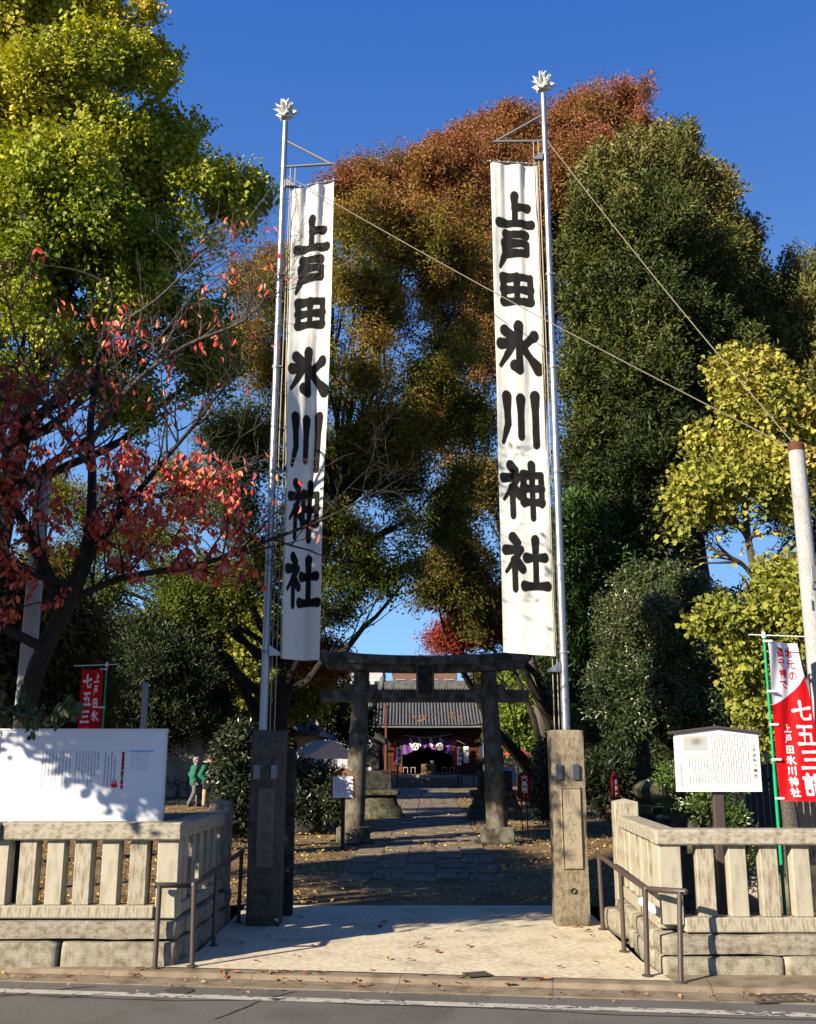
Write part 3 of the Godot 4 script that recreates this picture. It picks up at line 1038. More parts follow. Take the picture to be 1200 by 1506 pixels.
# ---------------------------------------------------------------- gate pillars
func gate_pillar(label: String, x: float, d: float, w: float, top: float, order: Array) -> void:
	var root := thing("gate_pillar", label, "gate pillar", V(x, 0.09, d), "stone gate pillars")
	var st := sk()
	rough_block(st, Vector3(w, top - 0.06, 0.33), at(x, (top + 0.06) * 0.5, d), 0.010, 0.04, 0.008)
	var stone: Material = M.pillar_stone if x > 0.0 else M.pillar_stone_shaded  # left shaft and frame take the stone colour darkened for shade
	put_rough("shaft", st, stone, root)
	var f := d - 0.165
	# the sunk panel with its cursive carving
	var pw := 0.17
	var y1 := 1.43
	var y0 := 0.66
	var im := Image.create(192, 832, false, Image.FORMAT_RGBA8)
	im.fill(Color(0.62, 0.56, 0.46))
	var hm := Image.create(192, 832, false, Image.FORMAT_RGBA8)
	hm.fill(Color.WHITE)
	for k in 4:
		var r := Rect2(26, 36 + k * 198, 140, 176)
		write_glyph(hm, GLYPH[order[k]], r, 5.5, Color.BLACK, 1.5)
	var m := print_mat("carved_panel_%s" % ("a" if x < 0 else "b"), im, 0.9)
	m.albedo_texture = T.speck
	m.albedo_color = lin(0.304, 0.258, 0.19) if x > 0.0 else lin(0.152, 0.133, 0.106)  # left panel darkened as well, its shade painted into the colour
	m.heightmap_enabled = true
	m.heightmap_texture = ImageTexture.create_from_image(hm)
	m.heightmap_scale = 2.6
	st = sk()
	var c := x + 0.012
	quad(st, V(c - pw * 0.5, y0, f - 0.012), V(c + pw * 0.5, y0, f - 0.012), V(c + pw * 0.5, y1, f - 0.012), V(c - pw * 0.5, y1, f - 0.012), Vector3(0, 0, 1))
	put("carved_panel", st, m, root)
	st = sk()
	for q in [[c, y1 + 0.011, pw + 0.044, 0.022], [c, y0 - 0.011, pw + 0.044, 0.022], [c - pw * 0.5 - 0.011, (y0 + y1) * 0.5, 0.022, y1 - y0], [c + pw * 0.5 + 0.011, (y0 + y1) * 0.5, 0.022, y1 - y0]]:
		box(st, Vector3(q[2], q[3], 0.05), at(q[0], q[1], f + 0.003), 0.008)
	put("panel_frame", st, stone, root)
	for s in [-1.0, 1.0]:
		st = sk()
		box(st, Vector3(0.07, 0.155, 0.03), at(x - 0.012 + s * 0.088, 1.6, f - 0.014), 0.006)
		put("name_plate", st, M.plate_metal, root)
	st = sk()
	lathe(st, [Vector2(0.0, -0.02), Vector2(0.02, -0.02), Vector2(0.024, 0.004), Vector2(0.03, 0.004)], 14, Transform3D(Basis(Vector3.RIGHT, PI / 2), V(x + 0.008, 0.43, f - 0.013)))
	put("bolt_hole", st, M.hall_dark, root)


func build_gate_pillars() -> void:
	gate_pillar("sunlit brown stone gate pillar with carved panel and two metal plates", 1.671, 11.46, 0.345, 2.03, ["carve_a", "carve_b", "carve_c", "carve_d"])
	gate_pillar("shaded gate pillar, its stone colour darkened for the shade, beside the handrail and the notice board fence", -1.47, 11.46, 0.345, 2.03, ["carve_d", "carve_c", "carve_a", "carve_b"])
	for s in [-1.0, 1.0]:
		var x := -1.33 if s < 0 else 1.72
		var st := sk()
		rough_block(st, Vector3(0.17, 1.78, 0.16), at(x, 0.95, 11.98 + 0.05), 0.006, 0.07, 0.006)
		tag(put_rough("brace_post", st, M.dark_stone, self), "slim stone brace post behind the %s gate pillar at the flagpole's foot" % ("shaded" if s < 0 else "sunlit"), "stone post", "brace posts for the flagpoles")


# ---------------------------------------------------------------- flagpoles, banners, guy ropes
func maple_outline(r: float, turn: float) -> PackedVector2Array:
	var p := PackedVector2Array()
	var n := 7
	for i in n:
		var a := turn + PI * 0.5 + (i - 3) * 0.72
		var l = r * [0.62, 0.85, 0.96, 1.08, 0.96, 0.85, 0.62][i]
		p.append(Vector2(cos(a - 0.36), sin(a - 0.36)) * r * 0.42)
		p.append(Vector2(cos(a - 0.17), sin(a - 0.17)) * l * 0.78)
		p.append(Vector2(cos(a - 0.12), sin(a - 0.12)) * l * 0.74)
		p.append(Vector2(cos(a), sin(a)) * l)
		p.append(Vector2(cos(a + 0.12), sin(a + 0.12)) * l * 0.74)
		p.append(Vector2(cos(a + 0.17), sin(a + 0.17)) * l * 0.78)
	return p


func build_flagpoles() -> void:
	for k in 2:
		var left := k == 0
		var s := 1.0 if left else -1.0           # towards the path
		var foot := V(-1.615, 0.1, 11.9) if left else V(1.752, 0.1, 11.9)
		var head := V(-1.555, 9.6, 11.9) if left else V(1.727, 10.0, 11.9)
		var lean := head - foot
		var at_y := func(y: float) -> Vector3: return foot + lean * ((y - foot.y) / lean.y)
		var root := thing("flagpole", "tall steel flagpole with leaf finial, rising behind the %s gate pillar" % ("dark shaded" if left else "carved sunlit"), "flagpole", foot, "flagpoles of the gate")
		var st := sk()
		tube(st, [foot, at_y.call(3.2), at_y.call(6.4), head], [0.052, 0.046, 0.04, 0.034], 14)
		put("pole", st, M.steel, root)
		for y in [2.9, 3.9, 5.0, 6.3, 7.5]:
			st = sk()
			lathe(st, [Vector2(0.05, -0.02), Vector2(0.053, 0.0), Vector2(0.05, 0.02)], 12, Transform3D(Basis(), at_y.call(y)))
			rod(st, at_y.call(y) + Vector3(0.03, 0, 0.03), at_y.call(y) + Vector3(0.065, 0, 0.035), 0.008, 6)
			put("pole_band", st, M.dull_steel, root)
		# bracket: an arm and a brace
		var ya := 8.96 if left else 9.33
		var arm_l := 0.62 if left else 0.655
		var tip: Vector3 = at_y.call(ya) + Vector3(s * arm_l, 0.05 if left else -0.01, 0)
		st = sk()
		rod(st, at_y.call(ya) - Vector3(s * 0.05, 0, 0), tip, 0.018, 8)
		put("arm", st, M.dull_steel, root)
		st = sk()
		rod(st, at_y.call(ya + 0.38), tip - Vector3(s * 0.03, 0, 0), 0.016, 8)
		put("brace", st, M.dull_steel, root)
		for q in [[ya - 0.28, 0.1], [2.86 if left else 2.68, 0.12]]:
			st = sk()
			var c: Vector3 = at_y.call(q[0])
			slab(st, PackedVector2Array([Vector2(0, 0), Vector2(s * q[1] * 1.2, 0), Vector2(s * q[1] * 1.2, 0.02), Vector2(0, q[1])]), 0.06, Transform3D(Basis(), c + Vector3(s * 0.04, 0, 0.02)))
			put("cleat", st, M.steel, root)
		# the finial: silvered maple leaves set round the top
		for i in 5:
			st = sk()
			var b := Basis(Vector3.UP, i * TAU / 5.0 + 0.3) * Basis(Vector3.RIGHT, -0.35)
			slab(st, maple_outline(0.18 if i else 0.2, 0.0), 0.012, Transform3D(b, head + Vector3.UP * (0.09 + 0.02 * (i % 2)) + b * Vector3(0, 0.02, 0.03)))
			put("finial_leaf", st, M.leaf_ornament, root)
		# banner
		var top_y := 8.69 if left else 8.99
		var bot_y := 2.82 if left else 2.90
		var x0 := -1.442 if left else 1.035
		var x1 := -0.926 if left else 1.605
		var rod_y := top_y + 0.035
		st = sk()
		var tilt := 0.06 if left else -0.02
		rod(st, V(x0 - 0.05, rod_y - tilt, 11.9), V(x1 + 0.04, rod_y + tilt, 11.9), 0.011, 8)
		for i in 6:
			var u := i / 5.0
			lathe(st, [Vector2(0.016, -0.012), Vector2(0.02, 0.0), Vector2(0.016, 0.012)], 8, Transform3D(Basis(Vector3.FORWARD, PI / 2), V(lerpf(x0, x1, u), rod_y + tilt * (u * 2 - 1), 11.9)))
		put("banner_rod", st, M.dull_steel, root)
		var im := Image.create(256, 2048, false, Image.FORMAT_RGBA8)
		im.fill(Color(0.775, 0.77, 0.745))
		# cloth weave and faint folds of dye
		for y in 2048:
			for x in range(0, 256):
				var g := 0.012 * wob.get_noise_2d(x * 3.0, y * 0.25) + 0.006 * ((x + y) % 2)
				var c := im.get_pixel(x, y)
				im.set_pixel(x, y, Color(c.r + g, c.g + g, c.b + g * 0.9))
		var ink := Color(0.045, 0.045, 0.048)
		var rows := [[8.267, 7.79], [7.735, 7.249], [7.204, 6.779], [6.517, 5.94], [5.744, 5.034], [4.911, 4.181], [4.022, 3.394]] if left else [[8.593, 8.129], [8.083, 7.581], [7.536, 7.088], [6.867, 6.214], [5.999, 5.324], [5.133, 4.438], [4.261, 3.589]]
		var chars := ["ue", "to", "ta", "hi", "kawa", "kami", "yashiro"]
		for i in 7:
			var a: float = (top_y - rows[i][0]) / (top_y - bot_y) * 2048.0
			var b: float = (top_y - rows[i][1]) / (top_y - bot_y) * 2048.0
			var w := 208.0 if i < 3 else 230.0
			var tk := 20.0 if i < 3 else (22.0 if i == 4 else (18.0 if i > 4 else 22.0))
			write_glyph(im, GLYPH[chars[i]], Rect2(128.0 - w * 0.5, a + tk * 0.1, w, b - a - tk * 0.2), tk, ink, 4.5)
		var m := print_mat("banner_print_%d" % k, im, 0.85)
		m.backlight_enabled = true
		m.backlight = Color(0.3, 0.3, 0.28)
		m.rim_enabled = true
		m.rim = 0.2
		st = sk()
		var nu := 22
		var nv := 120
		var pt := func(i: int, j: int) -> Vector3:
			var u := float(i) / nu
			var v := float(j) / nv
			var y := lerpf(top_y + tilt * (u * 2 - 1) * (1.0 - v), bot_y - (0.05 * u if not left else 0.0), v)
			var w := x1 - x0
			var crease := 0.66 - 0.06 * sin(v * 9.0)
			var k1 := smoothstep(0.12, 0.75, v)
			var ya0 := 0.85 * k1 if left else 0.06 * sin(v * 5.0)
			var yb0 := -0.22 * k1 if left else 0.06 * sin(v * 5.0)
			var cxm := (x0 + x1) * 0.5 + (lerpf(0.0, -0.018, v) if left else lerpf(0.0, 0.036, v))
			var ua := minf(u, crease) * w
			var ub := maxf(u - crease, 0.0) * w
			var dx := ua * cos(ya0) + ub * cos(yb0) - (crease * cos(ya0) + (1.0 - crease) * cos(yb0)) * w * 0.5
			var dz := ua * sin(ya0) + ub * sin(yb0) - w * 0.2 * k1 * (1.0 if left else 0.0)
			var fold := 0.028 * sin(u * 13.0 + v * 3.0) * (0.35 + 0.65 * exp(-v * 5.0)) + 0.022 * sin(v * 17.0 + u * 2.0) * smoothstep(0.0, 0.3, v) + 0.012 * wob.get_noise_2d(u * 9.0 + k * 40.0, v * 60.0) + 0.008 * sin(u * 31.0 + v * 2.0) * exp(-v * 3.0)
			return V(cxm + dx, y, 11.885 + dz - fold)
		for i in nu:
			for j in nv:
				for f in [[[0, 0], [1, 0], [1, 1]], [[0, 0], [1, 1], [0, 1]]]:
					var q := []
					for e in f:
						var ii: int = i + e[0]
						var jj: int = j + e[1]
						var p: Vector3 = pt.call(ii, jj)
						var n: Vector3 = (pt.call(ii + 1, jj) - p).cross(pt.call(ii, jj + 1) - p).normalized()
						if n.z < 0: n = -n
						q.append([p, n, Vector2(float(ii) / nu, float(jj) / nv)])
					if (q[1][0] - q[0][0]).cross(q[2][0] - q[0][0]).z > 0: q.reverse()
					for e in q:
						st.set_normal(e[1]); st.set_uv(e[2]); st.add_vertex(e[0])
		var bn := thing("nobori_banner", ("white cloth banner with black characters, its lower half turned into tree shade" if left else "white cloth banner with black characters, fully sunlit in front of evergreens"), "banner", V((x0 + x1) * 0.5, bot_y, 11.9), "tall shrine banners")
		put("cloth", st, m, bn)
		# tapes and cord down the outer edge
		st = sk()
		var ex := x0 - 0.006 if left else x1 + 0.006
		var cord := []
		var cr := []
		for i in 30:
			var v := i / 29.0
			var p: Vector3 = pt.call(0 if left else nu, int(v * nv))
			cord.append(p + Vector3(-s * 0.012, 0, 0.004)); cr.append(0.007)
		tube(st, cord, cr, 5)
		put("edge_cord", st, M.rope, bn)
		# halyards
		for i in 2:
			st = sk()
			var ha: Vector3 = at_y.call(ya - 0.02) + Vector3(s * (0.09 + 0.06 * i), 0, 0.02)
			var hb: Vector3 = at_y.call(1.95) + Vector3(s * (0.075 + 0.05 * i), 0, 0.0)
			tube(st, [ha, ha.lerp(hb, 0.5) + Vector3(s * -0.015, 0, 0), hb], [0.006, 0.006, 0.006], 5)
			put("halyard", st, M.rope, root)
	# guy ropes to the two concrete poles
	for q in [[V(-1.53, 8.85, 11.9), V(3.93, 4.80, 10.3), "long pale guy rope crossing before the sunlit banner to the concrete pole"], [V(1.74, 9.36, 11.9), V(3.95, 4.83, 10.3), "steep pale guy rope from the sunlit flagpole to the concrete pole"], [V(-1.6, 8.85, 11.9), V(-3.9, 4.66, 11.0), "thin guy rope from the banner pole down behind the red tree"]]:
		var st := sk()
		var pts := []
		var rr := []
		for i in 13:
			var t := i / 12.0
			pts.append(q[0].lerp(q[1], t) + Vector3.DOWN * sin(t * PI) * 0.06); rr.append(0.006 if q[1].x > 0 else 0.003)
		tube(st, pts, rr, 6)
		tag(put("guy_rope", st, M.old_rope), q[2], "rope", "guy ropes of the flagpoles")
	# the concrete poles
	for q in [[3.98, 4.84, 10.3, "round concrete pole with a rusty top behind the red festival flag"], [-3.96, 4.71, 11.0, "round concrete pole half hidden behind the red tree"]]:
		var root := thing("concrete_pole", q[3], "pole", V(q[0], 0.08, q[2]), "concrete poles inside the fences")
		var st := sk()
		tube(st, [V(q[0], 0.08, q[2]), V(q[0] - signf(q[0]) * 0.03, q[1], q[2])], [0.1, 0.08], 18)
		put("shaft", st, M.concrete_pole, root)
		st = sk()
		lathe(st, [Vector2(0.083, -0.06), Vector2(0.085, 0.0), Vector2(0.065, 0.03), Vector2(0.0, 0.035)], 16, Transform3D(Basis(), V(q[0] - signf(q[0]) * 0.03, q[1], q[2])))
		put("cap", st, M.rust, root)
		if q[0] > 0:
			for b in [[3.5, 0.03, 0.16], [3.2, -0.03, 0.1], [3.38, 0.01, 0.05]]:
				st = sk()
				box(st, Vector3(0.05 + b[1], b[2], 0.01), at(q[0] - 0.02 + b[1], b[0], q[2] - 0.103, 0.1), 0.003)
				put("torn_tape", st, M.dull_steel, root)


# ---------------------------------------------------------------- torii
func build_torii() -> void:
	var d := 21.6
	var root := thing("torii", "weathered grey stone torii gate over the path", "torii gate", V(0.35, 0.1, d))
	var st: SurfaceTool
	for s in [-1.0, 1.0]:
		var foot := V(-1.07, 0.40, d) if s < 0 else V(1.753, 0.40, d)
		var head := V(-0.94, 3.43, d) if s < 0 else V(1.63, 3.43, d)
		st = sk()
		var pts := []
		var rr := []
		for i in 9:
			var t := i / 8.0
			pts.append(foot.lerp(head, t)); rr.append(lerpf(0.212, 0.158, t))
		tube(st, pts, rr, 28)
		put("column", st, M.torii_stone, root)
		st = sk()
		box(st, Vector3(0.64, 0.30, 0.64), at(foot.x, 0.275, d), 0.02)
		put("plinth", st, M.torii_stone, root)
		st = sk()
		box(st, Vector3(0.86, 0.09, 0.86), at(foot.x - 0.02, 0.105, d), 0.02)
		put("plinth_slab", st, M.dark_stone, root)
		# wedges where the tie beam passes through
		for w in [-1.0, 1.0]:
			st = sk()
			var cxp := lerpf(foot.x, head.x, 0.9)
			box(st, Vector3(0.17, 0.10, 0.2), at(cxp + w * 0.245, 3.135, d), 0.01)
			put("wedge", st, M.torii_stone, root)
	st = sk()
	box(st, Vector3(4.19, 0.255, 0.19), at(0.337, 2.955, d), 0.014)
	put("tie_beam", st, M.torii_stone, root)
	# the two upper beams, curving up towards slanted ends
	for k in 2:
		var lo := 3.42 if k == 0 else 3.572
		var hi := 3.57 if k == 0 else 3.725
		var half := 2.02 if k == 0 else 2.16
		var dep := 0.34 if k == 0 else 0.46
		st = sk()
		var rows := []
		for i in 25:
			var t := i / 12.0 - 1.0
			var rise := 0.085 * pow(absf(t), 2.2)
			var xx := 0.347 + t * half
			var grow := 0.03 * t * t * k
			rows.append([Vector2(xx - signf(t) * (0.03 if absf(t) > 0.99 else 0.0), lo + rise), Vector2(xx + signf(t) * (0.04 if absf(t) > 0.99 else 0.0), hi + rise + grow)])
		for i in 24:
			var a: Vector2 = rows[i][0]; var b: Vector2 = rows[i + 1][0]; var c: Vector2 = rows[i + 1][1]; var e: Vector2 = rows[i][1]
			var z0 := d - dep * 0.5
			var z1 := d + dep * 0.5
			quad(st, V(a.x, a.y, z0), V(b.x, b.y, z0), V(c.x, c.y, z0), V(e.x, e.y, z0), Vector3(0, 0, 1))
			quad(st, V(a.x, a.y, z1), V(b.x, b.y, z1), V(c.x, c.y, z1), V(e.x, e.y, z1), Vector3(0, 0, -1))
			quad(st, V(a.x, a.y, z0), V(b.x, b.y, z0), V(b.x, b.y, z1), V(a.x, a.y, z1), Vector3.DOWN)
			if k == 0:
				quad(st, V(e.x, e.y, z0), V(c.x, c.y, z0), V(c.x, c.y, z1), V(e.x, e.y, z1), Vector3.UP)
			else:
				var r0 := V(e.x, e.y + 0.05, d); var r1 := V(c.x, c.y + 0.05, d)
				quad(st, V(e.x, e.y, z0), V(c.x, c.y, z0), r1, r0)
				quad(st, V(e.x, e.y, z1), V(c.x, c.y, z1), r1, r0)
		for i in [0, 24]:
			var a: Vector2 = rows[i][0]; var e: Vector2 = rows[i][1]
			quad(st, V(a.x, a.y, d - dep * 0.5), V(a.x, a.y, d + dep * 0.5), V(e.x, e.y, d + dep * 0.5), V(e.x, e.y, d - dep * 0.5), Vector3(-1 if i == 0 else 1, 0, 0))
		put("lower_lintel" if k == 0 else "top_lintel", st, M.torii_stone, root)
	# the framed tablet in the middle
	var b := Transform3D(Basis(Vector3.RIGHT, 0.1), V(0.345, 3.27, d - 0.19))
	st = sk()
	box(st, Vector3(0.27, 0.60, 0.05), b, 0.006)
	put("tablet", st, M.dark_stone, root)
	for q in [[-0.155, 0.0, 0.05, 0.68], [0.155, 0.0, 0.05, 0.68], [0.0, 0.315, 0.36, 0.05], [0.0, -0.315, 0.36, 0.05]]:
		st = sk()
		box(st, Vector3(q[2], q[3], 0.09), b * Transform3D(Basis(), Vector3(q[0], q[1], 0.012 if q[2] < 0.1 else 0.016)), 0.012)
		put("tablet_frame", st, M.torii_stone, root)
	st = sk()
	for i in 5:
		lathe(st, [Vector2(0, -0.03), Vector2(0.03, -0.02), Vector2(0.036, 0.0), Vector2(0.03, 0.03)], 8, b * Transform3D(Basis(), Vector3(-0.14 + i * 0.07, -0.345, 0.03)))
	put("tablet_fringe", st, M.torii_stone, root)


# ---------------------------------------------------------------- the worship hall
func build_hall() -> void:
	var d := 64.0
	var cx := 1.15
	var root := thing("worship_hall", "dark timber shrine hall with grey tiled roof at the end of the path", "shrine hall", V(cx, 0.1, d))
	var st := sk()
	# stone platform, steps
	box(st, Vector3(8.6, 0.66, 7.0), at(cx, 0.43, d + 2.9), 0.03)
	put("platform", st, M.pale_stone, root)
	for i in 4:
		st = sk()
		box(st, Vector3(3.6, 0.16, 0.34), at(cx, 0.18 + i * 0.165, d - 2.05 + i * 0.32), 0.015)
		put("step", st, M.pale_stone if i == 3 else M.paving_pale, root)
	# walls, posts, lattice
	st = sk()
	box(st, Vector3(6.6, 3.2, 0.12), at(cx, 2.3, d + 4.9))
	box(st, Vector3(0.12, 3.2, 4.9), at(cx - 3.2, 2.3, d + 2.4))
	box(st, Vector3(0.12, 3.2, 4.9), at(cx + 3.2, 2.3, d + 2.4))
	put("wall", st, M.dark_wood, root)
	st = sk()
	box(st, Vector3(6.6, 0.1, 4.9), at(cx, 0.79, d + 2.45))
	put("hall_floor", st, M.dark_wood, root)
	for s in [-1.0, 1.0]:
		st = sk()
		box(st, Vector3(1.56, 2.2, 0.05), at(cx + s * 2.42, 1.9, d + 0.1))
		put("wall_panel", st, M.dark_wood, root)
		st = sk()
		for i in 20:
			box(st, Vector3(0.035, 2.1, 0.05), at(cx + s * 2.42 - 0.74 + i * 0.078, 1.88, d + 0.05))
		for y in [1.0, 1.9, 2.8]:
			box(st, Vector3(1.56, 0.06, 0.06), at(cx + s * 2.42, y, d + 0.04))
		put("lattice", st, M.red_wood, root).set_meta("kind", "stuff")
		for x in [1.58, 3.18]:
			st = sk()
			box(st, Vector3(0.2, 2.65, 0.2), at(cx + s * x, 2.1, d), 0.015)
			put("wall_post", st, M.red_wood if x < 2.0 else M.dark_wood, root)
	for y in [[3.15, 0.3], [3.5, 0.25]]:
		st = sk()
		box(st, Vector3(6.8, y[1], 0.22), at(cx, y[0], d - 0.02), 0.01)
		put("beam", st, M.dark_wood, root)
	for i in 30:
		st = sk()
		var x := cx - 3.55 + i * 0.245
		bar(st, V(x, 3.41, d - 1.35), V(x, 3.95, d + 0.1), 0.07, 0.09)
		put("rafter", st, M.dark_wood, root)
	# roof: ridge, two slopes, hips
	var ridge_y := 6.0
	var ridge_d := d + 3.0
	var eave_y := 3.55
	var ed := d - 1.45
	var rx0 := cx - 2.75; var rx1 := cx + 2.55
	var ex0 := cx - 4.0; var ex1 := cx + 3.85
	var surf := func(x: float, t: float) -> Vector3:  # t 0 at the eave, 1 at the ridge; slightly sagging slope
		return V(x, lerpf(eave_y, ridge_y, t) - 0.22 * sin(t * PI) + 0.25 * pow(absf(x - cx) / 4.0, 4.0) * (1.0 - t), lerpf(ed, ridge_d, t))
	var roof := put("roof", hall_slope(surf, ex0, ex1, rx0, rx1), M.roof_tile, root)
	# rows of round cover tiles down the front slope
	var n := 41
	for i in n:
		var x := lerpf(ex0 + 0.08, ex1 - 0.08, float(i) / (n - 1))
		var tm := 1.0
		if x < rx0: tm = (x - ex0) / (rx0 - ex0)
		if x > rx1: tm = (ex1 - x) / (ex1 - rx1)
		if tm < 0.06: continue
		st = sk()
		var pts := []
		var rr := []
		for k in 8:
			pts.append(surf.call(x, tm * k / 7.0) + Vector3(0, 0.035, 0.0))
			rr.append(0.058)
		tube(st, pts, rr, 7)
		for k in 12:
			var p: Vector3 = surf.call(x, tm * (k + 0.5) / 12.0) + Vector3(0, 0.035, 0)
			lathe(st, [Vector2(0.062, -0.02), Vector2(0.068, 0.0), Vector2(0.062, 0.02)], 7, Transform3D(Basis(Vector3.RIGHT, -0.9), p))
		put("tile_row", st, M.roof_tile, roof, false)
	# side slopes and back
	st = sk()
	for s in [0, 1]:
		var e: float = ex0 if s == 0 else ex1
		var r: float = rx0 if s == 0 else rx1
		tri(st, surf.call(e, 0.0), V(e, eave_y + 0.25, ridge_d + 4.4), V(r, ridge_y - 0.05, ridge_d), Vector3(-1 if s == 0 else 1, 1, 0).normalized())
	quad(st, V(ex0, eave_y, ridge_d + 4.4), V(ex1, eave_y, ridge_d + 4.4), V(rx1, ridge_y, ridge_d), V(rx0, ridge_y, ridge_d))
	put("back_slope", st, M.roof_tile, root)
	st = sk()
	box(st, Vector3(rx1 - rx0 + 0.5, 0.42, 0.34), at((rx0 + rx1) * 0.5, ridge_y + 0.14, ridge_d), 0.03)
	for i in 24:
		lathe(st, [Vector2(0.07, -0.11), Vector2(0.07, 0.11)], 8, Transform3D(Basis(Vector3.FORWARD, PI / 2), V(rx0 + 0.1 + i * 0.23, ridge_y + 0.38, ridge_d)))
	put("ridge", st, M.roof_tile, root)
	for s in [0, 1]:
		var e: float = ex0 if s == 0 else ex1
		var r: float = rx0 if s == 0 else rx1
		st = sk()
		var pts := []
		var rr := []
		for k in 9:
			var t := k / 8.0
			pts.append(surf.call(lerpf(e, r, t), t) + Vector3(0, 0.12, 0)); rr.append(0.13)
		tube(st, pts, rr, 8)
		boulder(st, surf.call(lerpf(e, r, 0.16), 0.16) + Vector3(0, 0.26, 0.1), Vector3(0.16, 0.2, 0.14), 3.0 + s)
		boulder(st, V(r, ridge_y + 0.35, ridge_d), Vector3(0.2, 0.36, 0.24), 5.0 + s)
		put_rough("hip_ridge", st, M.roof_tile, root)
	st = sk()
	tube(st, [V(ex0 + 0.1, eave_y - 0.08, ed - 0.02), V(cx, eave_y - 0.1, ed - 0.02), V(ex1 - 0.1, eave_y - 0.08, ed - 0.02)], [0.05, 0.05, 0.05], 8)
	put("rain_gutter", st, M.dull_steel, root)
	st = sk()
	tube(st, [V(ex0 + 0.75, eave_y - 0.1, ed), V(ex0 + 0.6, eave_y - 0.42, ed + 0.05), V(ex0 + 0.1, eave_y - 0.62, ed + 0.3)], [0.045, 0.045, 0.045], 8)
	put("downpipe", st, M.dull_steel, root)
	# straw rope with four zigzag papers
	var rope := thing("straw_rope", "twisted straw rope sagging under the hall's eaves with four paper streamers", "straw rope", V(cx, 3.0, d - 0.25))
	st = sk()
	for w in 2:
		var pts := []
		var rr := []
		for i in 41:
			var t := i / 40.0
			var a := t * 60.0 + w * PI
			pts.append(V(cx - 1.4 + 2.8 * t, 3.02 - 0.16 * sin(t * PI) + 0.08 * t, d - 0.25) + Vector3(0, sin(a), cos(a)) * 0.022); rr.append(lerpf(0.035, 0.026, absf(t * 2 - 1)))
		tube(st, pts, rr, 6)
	put("twist", st, M.rope, rope)
	for i in 4:
		var x: float = cx - 1.4 + [0.42, 0.92, 1.62, 2.2][i]
		st = sk()
		for k in 4:
			slab(st, PackedVector2Array([Vector2(-0.07, -0.07), Vector2(0.05, -0.09), Vector2(0.07, 0.06), Vector2(-0.05, 0.08)]), 0.006, at(x + (0.035 if k % 2 else -0.035), 2.8 - k * 0.12, d - 0.25 - 0.01 * k))
		put("paper_streamer", st, M.paper_white, rope)
	# purple curtain, gathered, with two white crests
	var curtain := thing("curtain", "gathered purple curtain with two white crests in the hall's doorway", "curtain", V(cx, 2.3, d - 0.1))
	for s in [-1.0, 1.0]:
		st = sk()
		for i in 16:
			for j in 8:
				var p := []
				for k in [[0, 0], [1, 0], [1, 1], [0, 1]]:
					var u := float(i + k[0]) / 16.0
					var v := float(j + k[1]) / 8.0
					var low := 1.95 + 0.42 * pow(1.0 - u, 1.5) - 0.05 * sin(u * 9.0)
					p.append(V(cx + s * (0.04 + u * 1.42), lerpf(2.86, low, v), d - 0.12 - 0.04 * sin(u * 22.0 + v * 2.0) - 0.05 * v))
				quad(st, p[0], p[1], p[2], p[3])
		put("drape", st, M.purple, curtain)
		st = sk()
		var c := V(cx + s * 0.72, 2.36, d - 0.36)
		lathe(st, [Vector2(0.0, 0.012), Vector2(0.21, 0.012), Vector2(0.22, 0.0)], 20, Transform3D(Basis(Vector3.RIGHT, PI / 2), c))
		var crest := put("crest", st, M.paper_white, curtain)
		st = sk()
		for i in 3:
			var a := i * TAU / 3.0
			lathe(st, [Vector2(0.0, 0.004), Vector2(0.055, 0.004), Vector2(0.06, 0.0)], 10, Transform3D(Basis(Vector3.RIGHT, PI / 2), c + Vector3(sin(a) * 0.095, cos(a) * 0.095 - 0.01, 0.014)))
			bar(st, c + Vector3(sin(a) * 0.12, cos(a) * 0.12, 0.016), c + Vector3(sin(a + 0.9) * 0.17, cos(a + 0.9) * 0.17, 0.016), 0.03, 0.004)
		put("crest_mark", st, M.black_iron, crest, false)
	# offertory box
	var bx := thing("offertory_box", "brown wooden offertory box in the hall's doorway", "offertory box", V(cx + 0.05, 0.79, d - 0.4))
	st = sk()
	box(st, Vector3(0.84, 0.56, 0.5), at(cx + 0.05, 1.08, d - 0.4), 0.015)
	put("chest", st, M.wood, bx)
	st = sk()
	for i in 9:
		box(st, Vector3(0.03, 0.03, 0.5), at(cx - 0.31 + i * 0.09, 1.38, d - 0.4))
	put("grille", st, M.dark_wood, bx)
	st = sk()
	lathe(st, [Vector2(0.0, 0.01), Vector2(0.13, 0.01), Vector2(0.13, 0.0)], 16, Transform3D(Basis(Vector3.RIGHT, PI / 2), V(cx + 0.05, 1.1, d - 0.66)))
	put("crest", st, M.black_iron, bx)
	st = sk()
	lathe(st, [Vector2(0.06, 0.0), Vector2(0.11, 0.1), Vector2(0.12, 0.16)], 10, at(cx + 0.28, 1.395, d - 0.4))
	tag(put("white_bowl", st, M.paper_white), "white bowl standing on the brown offertory box", "bowl")
	for q in [[-1.3, "small white stool left of the offertory box"], [-0.85, "small pale stool nearest the offertory box on its left"], [1.0, "small white stool right of the offertory box"], [1.42, "small white stool by the right doorpost of the hall"]]:
		var stool := thing("stool", q[1], "stool", V(cx + q[0], 0.84, d - 0.1), "stools in the hall's doorway")
		st = sk()
		box(st, Vector3(0.3, 0.04, 0.24), at(cx + q[0], 1.16, d - 0.1), 0.005)
		put("seat", st, M.plaster, stool)
		for lx in [-0.12, 0.12]:
			st = sk()
			box(st, Vector3(0.035, 0.3, 0.2), at(cx + q[0] + lx, 0.99, d - 0.1))
			put("leg", st, M.plaster, stool)
	# two lantern posts with little roofs
	var tex := Image.create(256, 256, false, Image.FORMAT_RGBA8)
	tex.fill(Color(0.9, 0.88, 0.84))
